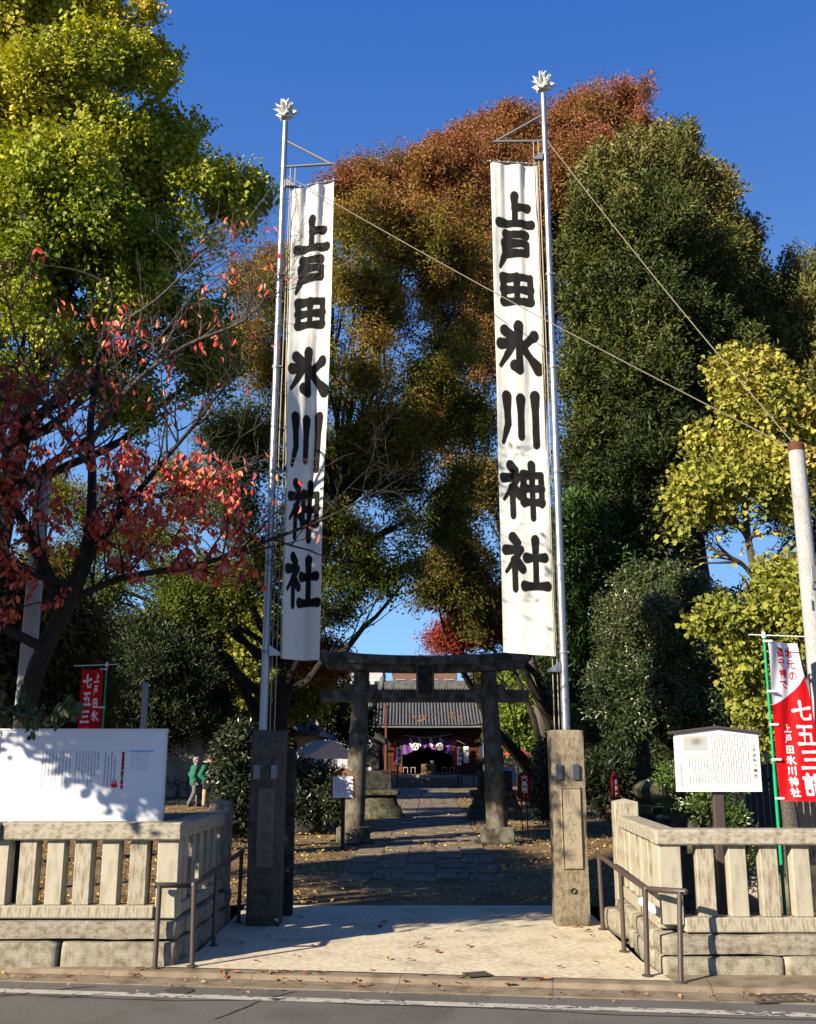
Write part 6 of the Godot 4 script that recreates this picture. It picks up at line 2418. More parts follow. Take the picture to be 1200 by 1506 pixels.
func lobes_ginkgo() -> Array:
	return [[-6.79, 16.86, 16.5, 1.38, 1.51], [-6.58, 14.04, 15.5, 1.15, 1.04], [-5.63, 14.03, 16, 0.71, 0.71], [-4.85, 14.8, 16.5, 0.27, 0.32], [-4.81, 12.6, 15.5, 0.7, 0.57], [-4.56, 14.08, 17, 0.25, 0.3], [-4.78, 13.64, 16.5, 0.29, 0.29], [-5.07, 11.66, 14.5, 1.06, 0.84], [-6.11, 11.43, 14.5, 0.95, 0.95], [-4.09, 11.71, 15.5, 0.62, 0.5], [-3.99, 12.71, 17, 0.27, 0.22], [-4.34, 10.55, 15, 0.96, 0.7], [-3.52, 10.48, 15.5, 0.83, 0.55], [-2.9, 10.76, 16, 0.51, 0.43], [-3.22, 9.7, 15.5, 0.82, 0.49], [-5.08, 9.75, 14, 1, 0.8], [-6.27, 9.69, 14.5, 0.92, 0.92], [-4.56, 8.8, 14.5, 1.12, 0.71], [-3.73, 8.99, 15.5, 0.86, 0.54], [-5.43, 8.26, 14.5, 1.11, 0.81], [-4.19, 8.45, 16, 0.88, 0.55], [-4.78, 7.73, 15.5, 0.96, 0.53], [-6.43, 7.08, 14.5, 0.79, 0.54], [-3.42, 8.91, 16.5, 0.4, 0.46], [-8.6, 13.51, 15.5, 1.49, 1.6], [-8.1, 9.58, 14.5, 1.44, 1.44], [-10.21, 12.73, 15.5, 1.59, 1.82], [-9.4, 8.58, 14.5, 1.42, 1.21], [-7.52, 7.08, 14.5, 1.19, 0.79], [-3.38, 7.94, 16.5, 0.51, 0.51], [-4.58, 7.23, 16.5, 0.45, 0.34]]


func lobes_zelkova_l() -> Array:
	return [[-0.1, 17.77, 27, 0.89, 0.5], [-1.02, 16.91, 26, 0.74, 0.48], [-1.42, 15.83, 25, 0.8, 0.71], [-0.19, 16.91, 26, 1.21, 0.83], [1.06, 17.81, 27, 1.16, 1.06], [-0.68, 14.43, 24, 1.35, 0.93], [0.7, 14.86, 25, 1.32, 1.06], [-3.68, 12.88, 24, 0.7, 0.75], [-3.71, 11.36, 24, 0.74, 0.82], [-2.97, 13.9, 25, 0.87, 0.96], [-2.08, 12.59, 25, 1.21, 1.04], [-0.5, 12.7, 24, 1.33, 1.08], [1.08, 13.41, 26, 1.08, 1.26], [-2.66, 10.05, 23, 1.02, 0.94], [-1.31, 10.58, 24, 1.31, 0.9], [0.33, 10.58, 24, 1.31, 0.98], [1.18, 9.88, 25, 0.93, 1.01], [-3.87, 8.74, 23, 0.85, 0.85], [-2.89, 8.37, 24, 0.96, 0.72], [-0.65, 8.87, 24, 1.21, 0.73], [1, 8.3, 25, 0.83, 0.75], [-4.12, 7.15, 23, 0.84, 0.76], [-1.97, 6.68, 23, 1.06, 0.46], [-0.61, 6.53, 23, 0.91, 0.52], [0, 5.61, 23, 0.6, 0.42], [-1.2, 5.53, 23, 0.98, 0.39], [-2.66, 5.77, 24, 0.78, 0.71], [-3.92, 5.93, 24, 0.94, 0.78], [-2.33, 4.83, 24, 0.78, 0.4], [-1.49, 4.85, 23, 0.54, 0.27], [-4.67, 4.99, 24, 0.93, 0.62], [-1.04, 8.74, 26, 1.56, 0.69], [-0.18, 10.14, 27, 1.09, 0.91], [-1.82, 10.14, 27, 1.09, 0.82], [-2.59, 8.21, 26, 1.04, 0.69], [0.34, 7.68, 26, 0.77, 0.69], [-5.83, 8.13, 25, 0.92, 0.6], [-7.01, 6.97, 26, 0.94, 0.68], [-8.59, 8.09, 27, 0.98, 0.72], [-5.7, 5.61, 25, 0.81, 0.57], [-9.17, 6.28, 27, 0.97, 0.71], [-7.61, 5.6, 26, 0.68, 0.51]]


func lobes_zelkova_r() -> Array:
	return [[7.58, 25.71, 36, 1.44, 1.1], [8.6, 25.27, 36, 0.68, 1.3], [6.33, 24.48, 35, 1.39, 1.14], [4.79, 23.77, 35, 1.39, 1.26], [3.24, 24.11, 36, 1.17, 1.09], [2.06, 23.54, 36, 1.29, 1.24], [3.88, 21.38, 34, 1.7, 1.33], [5.83, 21.65, 34, 1.7, 1.46], [8.24, 23.11, 36, 1.54, 1.54], [2.41, 20.32, 34, 1.44, 1.32], [4.55, 19.27, 34, 1.91, 1.67], [6.84, 20.3, 36, 1.52, 2.03], [2.38, 18.07, 34, 1.43, 1.43], [3.98, 17.36, 36, 1.49, 1.74], [2.33, 15, 34, 1.17, 1.4], [2, 12.01, 33, 1, 1.33], [2.19, 9.72, 33, 1.1, 1.31], [1.26, 8.18, 32, 0.88, 0.95], [2.2, 7.54, 32, 1.15, 1.05], [0.83, 6.69, 32, 0.62, 0.83], [1.87, 6.17, 32, 1.25, 0.73], [4.08, 6.47, 35, 1.36, 1.13], [1.29, 23.31, 36, 1.08, 0.88], [5.31, 24.35, 37, 1.59, 1.19], [3.73, 25.09, 37, 1.2, 1.07]]


func lobes_maple() -> Array:
	return [[2.64, 5.89, 34, 0.99, 0.66], [1.75, 5.57, 34, 0.88, 0.53], [3.19, 6.23, 34, 0.88, 0.62], [1.09, 5.35, 34, 0.66, 0.39], [2.27, 6.47, 35, 0.82, 0.54]]


func lobes_evergreen() -> Array:
	return [[4.38, 12.6, 18, 0.71, 0.46], [5.36, 13.2, 18.5, 0.37, 0.4], [3.74, 11.74, 17.5, 0.62, 0.55], [4.8, 11.81, 17.5, 0.81, 0.69], [5.47, 11.47, 18, 0.64, 0.76], [6.18, 11.24, 18.5, 0.42, 0.59], [3.47, 10.54, 17, 0.66, 0.72], [4.23, 10.15, 16.5, 0.81, 0.75], [5.37, 9.99, 17.5, 0.73, 0.73], [6.3, 10.19, 18.5, 0.49, 0.71], [3.18, 9.25, 17, 0.59, 0.71], [3.88, 8.78, 16.5, 0.91, 0.8], [5.02, 8.5, 17, 0.88, 0.82], [6.11, 8.76, 18, 0.52, 0.68], [3.24, 7.88, 17, 0.69, 0.75], [4.14, 7.46, 16.5, 0.9, 0.78], [5.44, 7.44, 17.5, 0.77, 0.71], [3.19, 6.56, 17, 0.68, 0.68], [3.97, 6.19, 16.5, 0.88, 0.77], [4.98, 6.09, 17, 0.79, 0.68], [3.03, 5.39, 17, 0.56, 0.62], [3.69, 5.07, 16.5, 0.76, 0.6], [6.36, 7.5, 18.5, 0.56, 0.87], [2.93, 4.53, 18, 0.35, 0.59]]


func lobes_evergreen_low() -> Array:
	return [[2.63, 4.96, 16, 0.32, 0.53], [2.57, 4.09, 15.8, 0.27, 0.62], [2.75, 3.44, 15.5, 0.35, 0.5], [2.57, 2.85, 15.5, 0.3, 0.4], [3.17, 4.36, 16.2, 0.42, 0.53], [2.39, 3.31, 16.2, 0.12, 0.42]]


func lobes_evergreen_far() -> Array:
	return [[7.67, 10.56, 19, 0.32, 0.56], [7.2, 9.99, 19, 0.26, 0.59], [7.58, 9.36, 18.5, 0.51, 0.7], [6.94, 8.56, 18.5, 0.48, 0.76], [7.44, 7.86, 18, 0.67, 0.85], [8.41, 9.99, 19, 0.66, 1.05], [6.97, 7.37, 18.5, 0.5, 0.75], [7.99, 7.22, 18, 0.73, 1.09], [7.34, 5.97, 18.5, 0.86, 0.98]]


func lobes_young_ginkgo() -> Array:
	return [[4.01, 6.28, 12.3, 0.15, 0.18], [4.17, 5.88, 12.3, 0.25, 0.27], [4.55, 6.21, 12.5, 0.12, 0.27], [4.6, 5.61, 12.4, 0.38, 0.3], [3.76, 5.24, 12.2, 0.33, 0.26], [3.4, 4.74, 12.2, 0.21, 0.23], [3.78, 4.61, 12, 0.4, 0.3], [4.47, 4.86, 12.2, 0.41, 0.45], [3.54, 4.04, 12, 0.35, 0.28], [4.13, 4, 12, 0.47, 0.35], [3.78, 3.3, 11.8, 0.24, 0.14], [4.16, 3.23, 11.8, 0.34, 0.2], [3.4, 3.12, 11.7, 0.15, 0.08], [3.83, 2.88, 11.8, 0.21, 0.12], [4.01, 2.52, 11.9, 0.17, 0.3], [3.68, 2.64, 11.7, 0.1, 0.1], [3.92, 2.03, 11.9, 0.12, 0.23], [3.91, 3.59, 11.9, 0.39, 0.25], [4.23, 3.63, 11.8, 0.31, 0.29], [4.07, 4.28, 12, 0.44, 0.3], [4.16, 2.67, 11.5, 0.19, 0.27], [3.84, 2.51, 11.8, 0.18, 0.27], [4.28, 5, 12.1, 0.36, 0.24], [5.18, 5.67, 12.6, 0.34, 0.51], [5.06, 4.24, 12.4, 0.33, 0.65], [4.4, 3.29, 11.4, 0.22, 0.37]]


func lobes_shrub() -> Array:
	return [[3.65, 3.77, 14.6, 0.66, 0.47], [3.02, 3.41, 14.4, 0.48, 0.46], [4.13, 3.37, 14.4, 0.42, 0.51], [3.37, 3.1, 14, 0.58, 0.54], [2.88, 2.76, 14.3, 0.35, 0.41], [4.1, 2.67, 14.3, 0.41, 0.5], [3.21, 2.48, 14, 0.62, 0.45], [3.78, 2.26, 14.2, 0.49, 0.36], [2.74, 2.36, 14.4, 0.2, 0.24], [3.03, 2.15, 14.3, 0.36, 0.18], [4.55, 3.15, 14.6, 0.19, 0.38], [3.47, 4.08, 14.8, 0.39, 0.24]]


func lobes_dark_left() -> Array:
	return [[-5.71, 4.21, 24, 1.08, 0.69], [-6.52, 3.6, 24, 0.77, 0.84], [-4.78, 4.06, 24, 0.69, 0.77], [-5.29, 3.38, 23, 1.03, 0.73], [-6.12, 2.51, 23, 0.73, 0.58], [-4.43, 3.07, 24, 0.55, 0.64], [-5.1, 2.48, 23, 0.8, 0.52], [-5.88, 2.16, 23, 0.65, 0.49], [-4.56, 2.47, 24, 0.53, 0.52], [-6.85, 2.69, 24, 0.46, 0.91]]


func lobes_left_mass() -> Array:
	return [[-4.94, 3.05, 13.5, 0.43, 0.39], [-4.58, 3.05, 14, 0.36, 0.4], [-5.15, 2.45, 13.5, 0.52, 0.43], [-4.81, 2.48, 14, 0.53, 0.4], [-4.52, 2.5, 14.5, 0.28, 0.37], [-5.6, 3.57, 13.5, 0.44, 0.52], [-5.17, 3.64, 14, 0.45, 0.36], [-4.42, 2.04, 14, 0.35, 0.27]]


func lobes_bright_left_far() -> Array:
	return [[-5.94, 6.37, 40, 1.16, 1.03], [-6.54, 5.34, 40, 1.03, 1.03], [-5.37, 4.88, 39, 1, 1.12], [-6.11, 4.08, 40, 1.15, 0.89], [-4.74, 5.69, 41, 1.05, 1.32], [-4.28, 4.19, 42, 1.07, 1.07], [-6.89, 4.33, 40, 0.89, 1.02], [-8.1, 5.79, 42, 1.08, 1.35], [-5.21, 3.62, 41, 1.04, 0.78]]


func lobes_behind_tent() -> Array:
	return [[-4.9, 4.95, 55, 1.58, 1.23], [-6.28, 3.91, 55, 1.4, 1.22], [-3.55, 3.78, 56, 1.24, 1.24], [-4.87, 3.23, 55, 1.74, 1.04], [-2.7, 2.75, 57, 0.9, 1.08], [-5.74, 6.24, 56, 1.25, 0.9], [-7.93, 3.28, 57, 1.44, 1.44]]


func lobes_behind_right() -> Array:
	return [[4.46, 4.97, 50, 1.28, 1.12], [5.83, 5.14, 48, 1.38, 1.38], [5.17, 3.64, 48, 1.22, 1.07], [6.56, 3.6, 47, 1.19, 1.34], [4.74, 2.79, 50, 0.95, 0.95], [5.92, 2.15, 47, 1.04, 1.18], [6.76, 5, 46, 0.88, 1.47]]


func lobes_bright_right() -> Array:
	return [[4.61, 3.62, 44, 0.67, 0.61], [4.23, 2.8, 44, 0.5, 0.61], [4.86, 2.53, 44, 0.5, 0.5], [4.16, 4.37, 45, 0.57, 0.46]]


func lobes_orange_bough() -> Array:
	return [[-2.25, 4.26, 27, 0.52, 0.28], [-2.68, 3.92, 27, 0.48, 0.31], [-1.9, 3.92, 27, 0.35, 0.24], [-3.02, 3.66, 27, 0.31, 0.34], [-1.04, 4.78, 27, 0.02, 0.02]]


func lobes_bush_pillar() -> Array:
	return [[-2.96, 1.85, 19, 0.19, 0.29], [-3.03, 1.45, 19, 0.21, 0.36], [-2.96, 1.04, 19, 0.19, 0.36], [-3, 0.59, 19, 0.19, 0.26]]


func lobes_hedge_left() -> Array:
	return [[-2.42, 1.05, 25, 0.44, 0.34], [-1.87, 0.93, 25, 0.34, 0.34], [-2.44, 0.62, 24.5, 0.43, 0.37], [-1.9, 0.5, 24.5, 0.37, 0.3], [-2.76, 1.18, 26, 0.26, 0.29], [-1.54, 0.78, 26, 0.23, 0.32]]


func lobes_thicket() -> Array:
	return [[3.87, 1.8, 22, 0.47, 0.44], [4.6, 1.87, 22.5, 0.48, 0.48], [5.13, 2, 22, 0.47, 0.47], [5.41, 1.67, 21, 0.4, 0.45], [3.94, 1.29, 21, 0.39, 0.34], [4.64, 1.27, 21.5, 0.46, 0.38], [5.11, 1.16, 21, 0.39, 0.34], [5.93, 1.67, 21, 0.4, 0.45], [3.54, 1.09, 21, 0.31, 0.26]]


func lobes_bush_right() -> Array:
	return [[3.64, 1.56, 27, 0.37, 0.51], [3.67, 1.2, 25, 0.38, 0.53], [3.32, 0.74, 26, 0.32, 0.36], [4.01, 1.97, 26, 0.39, 0.56], [3.49, 0.52, 25, 0.37, 0.28]]




# ---------------------------------------------------------------- trees and shrubs
func build_trees() -> void:
	var fan := sprig("fan", 15, 0.34, 0.07, 0.072, 0.1, M.leaf_soft, 0.5)
	var lance := sprig("plain", 18, 0.5, 0.095, 0.042, 0.55, M.leaf_soft, 0.5)
	var oval := sprig("plain", 16, 0.36, 0.1, 0.042, -0.15, M.leaf_glossy, 0.3)
	var tiny := sprig("plain", 18, 0.2, 0.056, 0.027, 0.0, M.leaf_shiny, 0.5)
	var green := ramp([[0.0, Color(0.022, 0.036, 0.009)], [0.4, Color(0.062, 0.084, 0.017)], [0.7, Color(0.13, 0.138, 0.03)], [1.0, Color(0.25, 0.215, 0.065)]])
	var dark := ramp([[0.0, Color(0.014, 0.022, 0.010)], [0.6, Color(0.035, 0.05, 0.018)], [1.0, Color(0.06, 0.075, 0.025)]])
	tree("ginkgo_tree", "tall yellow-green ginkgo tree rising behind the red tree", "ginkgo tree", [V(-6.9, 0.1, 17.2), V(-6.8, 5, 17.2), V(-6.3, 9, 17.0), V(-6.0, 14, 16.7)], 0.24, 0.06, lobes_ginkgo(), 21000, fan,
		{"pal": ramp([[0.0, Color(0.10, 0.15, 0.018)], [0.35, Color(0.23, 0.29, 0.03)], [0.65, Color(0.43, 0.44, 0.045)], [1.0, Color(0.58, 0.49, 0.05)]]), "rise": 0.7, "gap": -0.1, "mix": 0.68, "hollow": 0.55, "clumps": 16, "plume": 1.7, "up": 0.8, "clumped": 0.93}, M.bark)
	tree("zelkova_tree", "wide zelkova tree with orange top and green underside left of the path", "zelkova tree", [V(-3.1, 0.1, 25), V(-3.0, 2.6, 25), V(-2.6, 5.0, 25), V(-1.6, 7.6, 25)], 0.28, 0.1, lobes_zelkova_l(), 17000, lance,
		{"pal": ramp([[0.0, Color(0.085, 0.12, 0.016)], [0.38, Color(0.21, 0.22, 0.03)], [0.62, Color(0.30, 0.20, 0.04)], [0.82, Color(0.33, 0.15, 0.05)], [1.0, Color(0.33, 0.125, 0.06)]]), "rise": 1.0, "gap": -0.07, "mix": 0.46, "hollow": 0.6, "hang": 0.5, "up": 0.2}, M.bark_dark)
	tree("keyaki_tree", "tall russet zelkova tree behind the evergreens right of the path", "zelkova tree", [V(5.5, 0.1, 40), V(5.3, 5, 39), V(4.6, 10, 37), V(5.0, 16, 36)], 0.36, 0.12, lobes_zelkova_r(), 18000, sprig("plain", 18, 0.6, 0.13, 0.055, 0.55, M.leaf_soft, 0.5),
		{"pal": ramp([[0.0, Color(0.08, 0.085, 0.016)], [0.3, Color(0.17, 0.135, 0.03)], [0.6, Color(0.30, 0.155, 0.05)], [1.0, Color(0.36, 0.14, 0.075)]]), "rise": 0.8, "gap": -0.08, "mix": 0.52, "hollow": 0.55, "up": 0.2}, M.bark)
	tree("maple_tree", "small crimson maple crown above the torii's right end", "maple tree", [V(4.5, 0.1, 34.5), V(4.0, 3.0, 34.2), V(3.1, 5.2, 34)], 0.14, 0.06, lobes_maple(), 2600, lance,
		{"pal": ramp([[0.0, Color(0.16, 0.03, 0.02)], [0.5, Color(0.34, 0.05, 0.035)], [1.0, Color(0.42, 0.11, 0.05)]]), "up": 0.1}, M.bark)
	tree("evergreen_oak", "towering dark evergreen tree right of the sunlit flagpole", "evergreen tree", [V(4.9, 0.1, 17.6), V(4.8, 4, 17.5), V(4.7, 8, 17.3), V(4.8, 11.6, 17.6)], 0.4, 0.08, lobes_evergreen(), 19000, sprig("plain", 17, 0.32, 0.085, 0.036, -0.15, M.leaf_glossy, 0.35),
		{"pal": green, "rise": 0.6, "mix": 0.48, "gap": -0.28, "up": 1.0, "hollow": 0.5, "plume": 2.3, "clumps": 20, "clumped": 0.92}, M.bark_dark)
	tree("evergreen_tree", "leafy dark green tree right behind the sunlit flagpole's lower half", "evergreen tree", [V(3.6, 0.1, 16.4), V(3.5, 2, 16.2), V(3.1, 5.0, 15.9)], 0.16, 0.04, lobes_evergreen_low(), 3600, oval,
		{"pal": ramp([[0.0, Color(0.02, 0.045, 0.012)], [0.6, Color(0.05, 0.10, 0.02)], [1.0, Color(0.11, 0.18, 0.035)]]), "up": 0.3, "gap": -0.3}, M.bark_dark)
	tree("evergreen_tree", "evergreen tree at the right edge behind the yellow ginkgo", "evergreen tree", [V(8.4, 0.1, 19), V(8.2, 4, 19), V(7.9, 8, 18.8)], 0.26, 0.06, lobes_evergreen_far(), 5600, oval,
		{"pal": green, "rise": 0.5, "mix": 0.55, "up": 1.0, "plume": 2.3, "clumps": 16}, M.bark_dark)
	tree("camellia_shrub", "big rounded glossy dark shrub above the information board", "shrub", [V(3.75, 0.1, 14.6), V(3.7, 1.1, 14.5), V(3.65, 2.4, 14.4)], 0.12, 0.05, lobes_shrub(), 7000, tiny,
		{"pal": ramp([[0.0, Color(0.03, 0.05, 0.015)], [0.5, Color(0.07, 0.10, 0.03)], [0.92, Color(0.14, 0.155, 0.055)], [1.0, Color(0.2, 0.09, 0.04)]]), "up": 0.3, "gap": -0.4, "out": 1.0}, M.bark_dark)
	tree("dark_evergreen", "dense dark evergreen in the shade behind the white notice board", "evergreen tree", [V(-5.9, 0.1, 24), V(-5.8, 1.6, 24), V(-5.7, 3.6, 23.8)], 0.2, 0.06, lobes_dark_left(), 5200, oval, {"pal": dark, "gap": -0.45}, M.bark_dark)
	tree("broadleaf_bush", "olive and brown leafy bush below the red tree's trunk", "bush", [V(-5.0, 0.1, 14.1), V(-5.0, 1.5, 14.1), V(-5.1, 3.0, 14.0)], 0.12, 0.05, lobes_left_mass(), 3800, lance,
		{"pal": ramp([[0.0, Color(0.035, 0.045, 0.012)], [0.5, Color(0.10, 0.085, 0.025)], [1.0, Color(0.2, 0.10, 0.04)]])}, M.bark_dark)
	tree("maidenhair_tree", "sunlit light green tree behind the shrine office roof", "tree", [V(-6.0, 0.1, 50.0), V(-6.1, 3, 50), V(-6.2, 6.5, 50)], 0.3, 0.08, lobes_bright_left_far(), 4200, sprig("fan", 15, 0.5, 0.15, 0.15, 0.1, M.leaf_soft, 0.5),
		{"pal": ramp([[0.0, Color(0.09, 0.12, 0.02)], [0.6, Color(0.24, 0.26, 0.04)], [1.0, Color(0.36, 0.32, 0.05)]])}, M.bark)
	var far_leaf := sprig("plain", 18, 0.6, 0.17, 0.08, 0.1, M.leaf_soft, 0.5)
	tree("shade_tree", "dark green tree behind the white tent and loudspeaker", "tree", [V(-5.4, 0.1, 57), V(-5.4, 3, 57), V(-5.4, 5, 57)], 0.25, 0.08, lobes_behind_tent(), 3200, far_leaf, {"pal": ramp([[0.0, Color(0.02, 0.03, 0.012)], [0.7, Color(0.06, 0.065, 0.02)], [1.0, Color(0.13, 0.09, 0.03)]])}, M.bark)
	tree("shade_tree", "olive tree between the hall and the dark evergreens right of the path", "tree", [V(5.7, 0.1, 47), V(5.7, 2.6, 47), V(5.6, 5, 47)], 0.24, 0.2, lobes_behind_right(), 3000, far_leaf, {"pal": ramp([[0.0, Color(0.04, 0.05, 0.015)], [0.6, Color(0.11, 0.10, 0.025)], [1.0, Color(0.2, 0.14, 0.04)]])}, M.bark_grey)
	tree("young_tree", "small bright green tree catching the sun right of the torii", "tree", [V(4.7, 0.1, 44), V(4.7, 2, 44), V(4.7, 3.4, 44)], 0.12, 0.05, lobes_bright_right(), 1300, far_leaf, {"pal": ramp([[0.0, Color(0.08, 0.14, 0.02)], [1.0, Color(0.26, 0.34, 0.06)]])}, M.bark)
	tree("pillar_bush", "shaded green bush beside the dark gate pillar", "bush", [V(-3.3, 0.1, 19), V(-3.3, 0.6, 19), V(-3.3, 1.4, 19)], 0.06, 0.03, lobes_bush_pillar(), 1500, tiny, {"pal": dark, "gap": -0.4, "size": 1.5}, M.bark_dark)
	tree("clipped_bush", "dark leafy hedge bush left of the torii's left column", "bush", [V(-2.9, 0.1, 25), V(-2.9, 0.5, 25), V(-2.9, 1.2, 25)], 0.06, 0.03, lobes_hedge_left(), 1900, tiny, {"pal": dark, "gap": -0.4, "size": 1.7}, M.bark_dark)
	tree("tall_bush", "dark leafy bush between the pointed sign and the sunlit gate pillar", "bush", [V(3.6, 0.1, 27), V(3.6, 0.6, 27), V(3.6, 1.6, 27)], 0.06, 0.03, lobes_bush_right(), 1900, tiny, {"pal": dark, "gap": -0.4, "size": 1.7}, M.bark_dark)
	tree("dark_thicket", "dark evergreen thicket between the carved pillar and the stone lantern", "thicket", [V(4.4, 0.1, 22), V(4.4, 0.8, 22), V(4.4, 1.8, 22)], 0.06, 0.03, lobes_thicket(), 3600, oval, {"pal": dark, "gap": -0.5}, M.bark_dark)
	# a pale trunk standing in the sun right of the torii
	var st := sk()
	tube(st, [V(5.05, 0.05, 40), V(5.0, 1.6, 40), V(4.95, 3.3, 40), V(5.0, 4.5, 40)], [0.34, 0.28, 0.27, 0.24], 14)
	var pt := thing("bare_tree", "pale tree trunk lit by the sun right of the torii", "tree", V(5.05, 0.05, 40))
	put("trunk", st, M.bark_grey, pt)
	st = sk()
	limb(st, V(5.0, 4.3, 40), V(6.2, 7.5, 39.5), 0.22, 0.08, 0.1)
	limb(st, V(5.0, 4.3, 40), V(4.2, 8.0, 40.5), 0.2, 0.08, 0.1)
	put("branch", st, M.bark_grey, pt)
	# a mossy trunk with ivy behind the information board
	var iv := thing("ivy_trunk", "thick mossy trunk wrapped in ivy behind the information board's post", "tree", V(3.2, 0.1, 12.6))
	st = sk()
	tube(st, [V(3.15, 0.05, 12.6), V(3.2, 0.8, 12.6), V(3.22, 1.3, 12.65), V(3.24, 1.62, 12.7)], [0.26, 0.19, 0.17, 0.14], 14)
	put("trunk", st, M.moss_stone, iv)
	var ivy := []
	for i in 5: ivy.append([3.45 + rf(-0.1, 0.35), 0.5 + i * 0.24, 12.35, 0.16, 0.16])
	ivy.append([3.0, 1.35, 12.4, 0.1, 0.2])
	crown("ivy", iv, ivy, 420, tiny, {"pal": ramp([[0.0, Color(0.03, 0.055, 0.012)], [1.0, Color(0.12, 0.2, 0.035)]]), "gap": -0.2, "size": 0.9})
	# trees farther back that close the view between the trunks
	var belt := [[-30.0, 62.0, 8.0], [-23.0, 58.0, 7.0], [-17.0, 66.0, 8.5], [-12.0, 61.0, 6.5], [-9.5, 70.0, 7.0], [13.0, 70.0, 6.0], [12.0, 52.0, 7.5], [16.0, 48.0, 8.5], [21.0, 56.0, 9.0], [27.0, 50.0, 9.0], [9.0, 36.0, 7.0], [11.5, 27.0, 6.5], [-17.0, 34.0, 7.0], [-16.0, 40.0, 8.0], [-9.5, 28.0, 5.0]]
	var said := ["far dark tree at the precinct's left boundary", "far tree beside the cream house", "far tree behind the bicycles", "far rounded tree behind the two people", "far tree behind the shrine office", "far low tree right of the hall", "far tree behind the pale house", "far tree behind the big shrub", "far tree behind the black paling", "far tree at the precinct's right boundary", "dark tree deep behind the evergreens", "dark tree behind the right concrete pole", "dark tree over the parked bicycles", "dark tree left of the parked bicycles", "dark tree behind the broadleaf bush"]
	for i in belt.size():
		var q: Array = belt[i]
		var lobes := []
		for k in 12:
			var a := rf(0, TAU)
			var hgt: float = q[2]
			lobes.append([q[0] + cos(a) * hgt * rf(0.1, 0.36), hgt * rf(0.22, 0.85), q[1] + sin(a) * hgt * rf(0.1, 0.3), hgt * rf(0.16, 0.24), hgt * rf(0.13, 0.19)])
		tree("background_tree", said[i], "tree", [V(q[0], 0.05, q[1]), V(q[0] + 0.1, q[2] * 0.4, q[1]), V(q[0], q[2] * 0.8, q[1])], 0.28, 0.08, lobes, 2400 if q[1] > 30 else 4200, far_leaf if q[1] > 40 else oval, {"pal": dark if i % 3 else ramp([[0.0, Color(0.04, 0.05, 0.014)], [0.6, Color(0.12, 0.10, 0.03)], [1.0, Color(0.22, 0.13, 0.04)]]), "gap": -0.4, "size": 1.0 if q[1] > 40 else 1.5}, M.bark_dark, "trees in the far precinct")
	# an orange-brown bough of the zelkova hanging before the torii's left end
	var zel := get_node("zelkova_tree")
	var bough := sk()
	limb(bough, V(-2.5, 5.2, 25), V(-2.0, 4.15, 26.8), 0.05, 0.01, 0.1)
	put("branch", bough, M.bark_dark, zel)
	crown("hanging_foliage", zel, lobes_orange_bough(), 620, lance, {"pal": ramp([[0.0, Color(0.14, 0.05, 0.02)], [0.5, Color(0.3, 0.11, 0.035)], [1.0, Color(0.36, 0.16, 0.06)]]), "gap": 0.0})


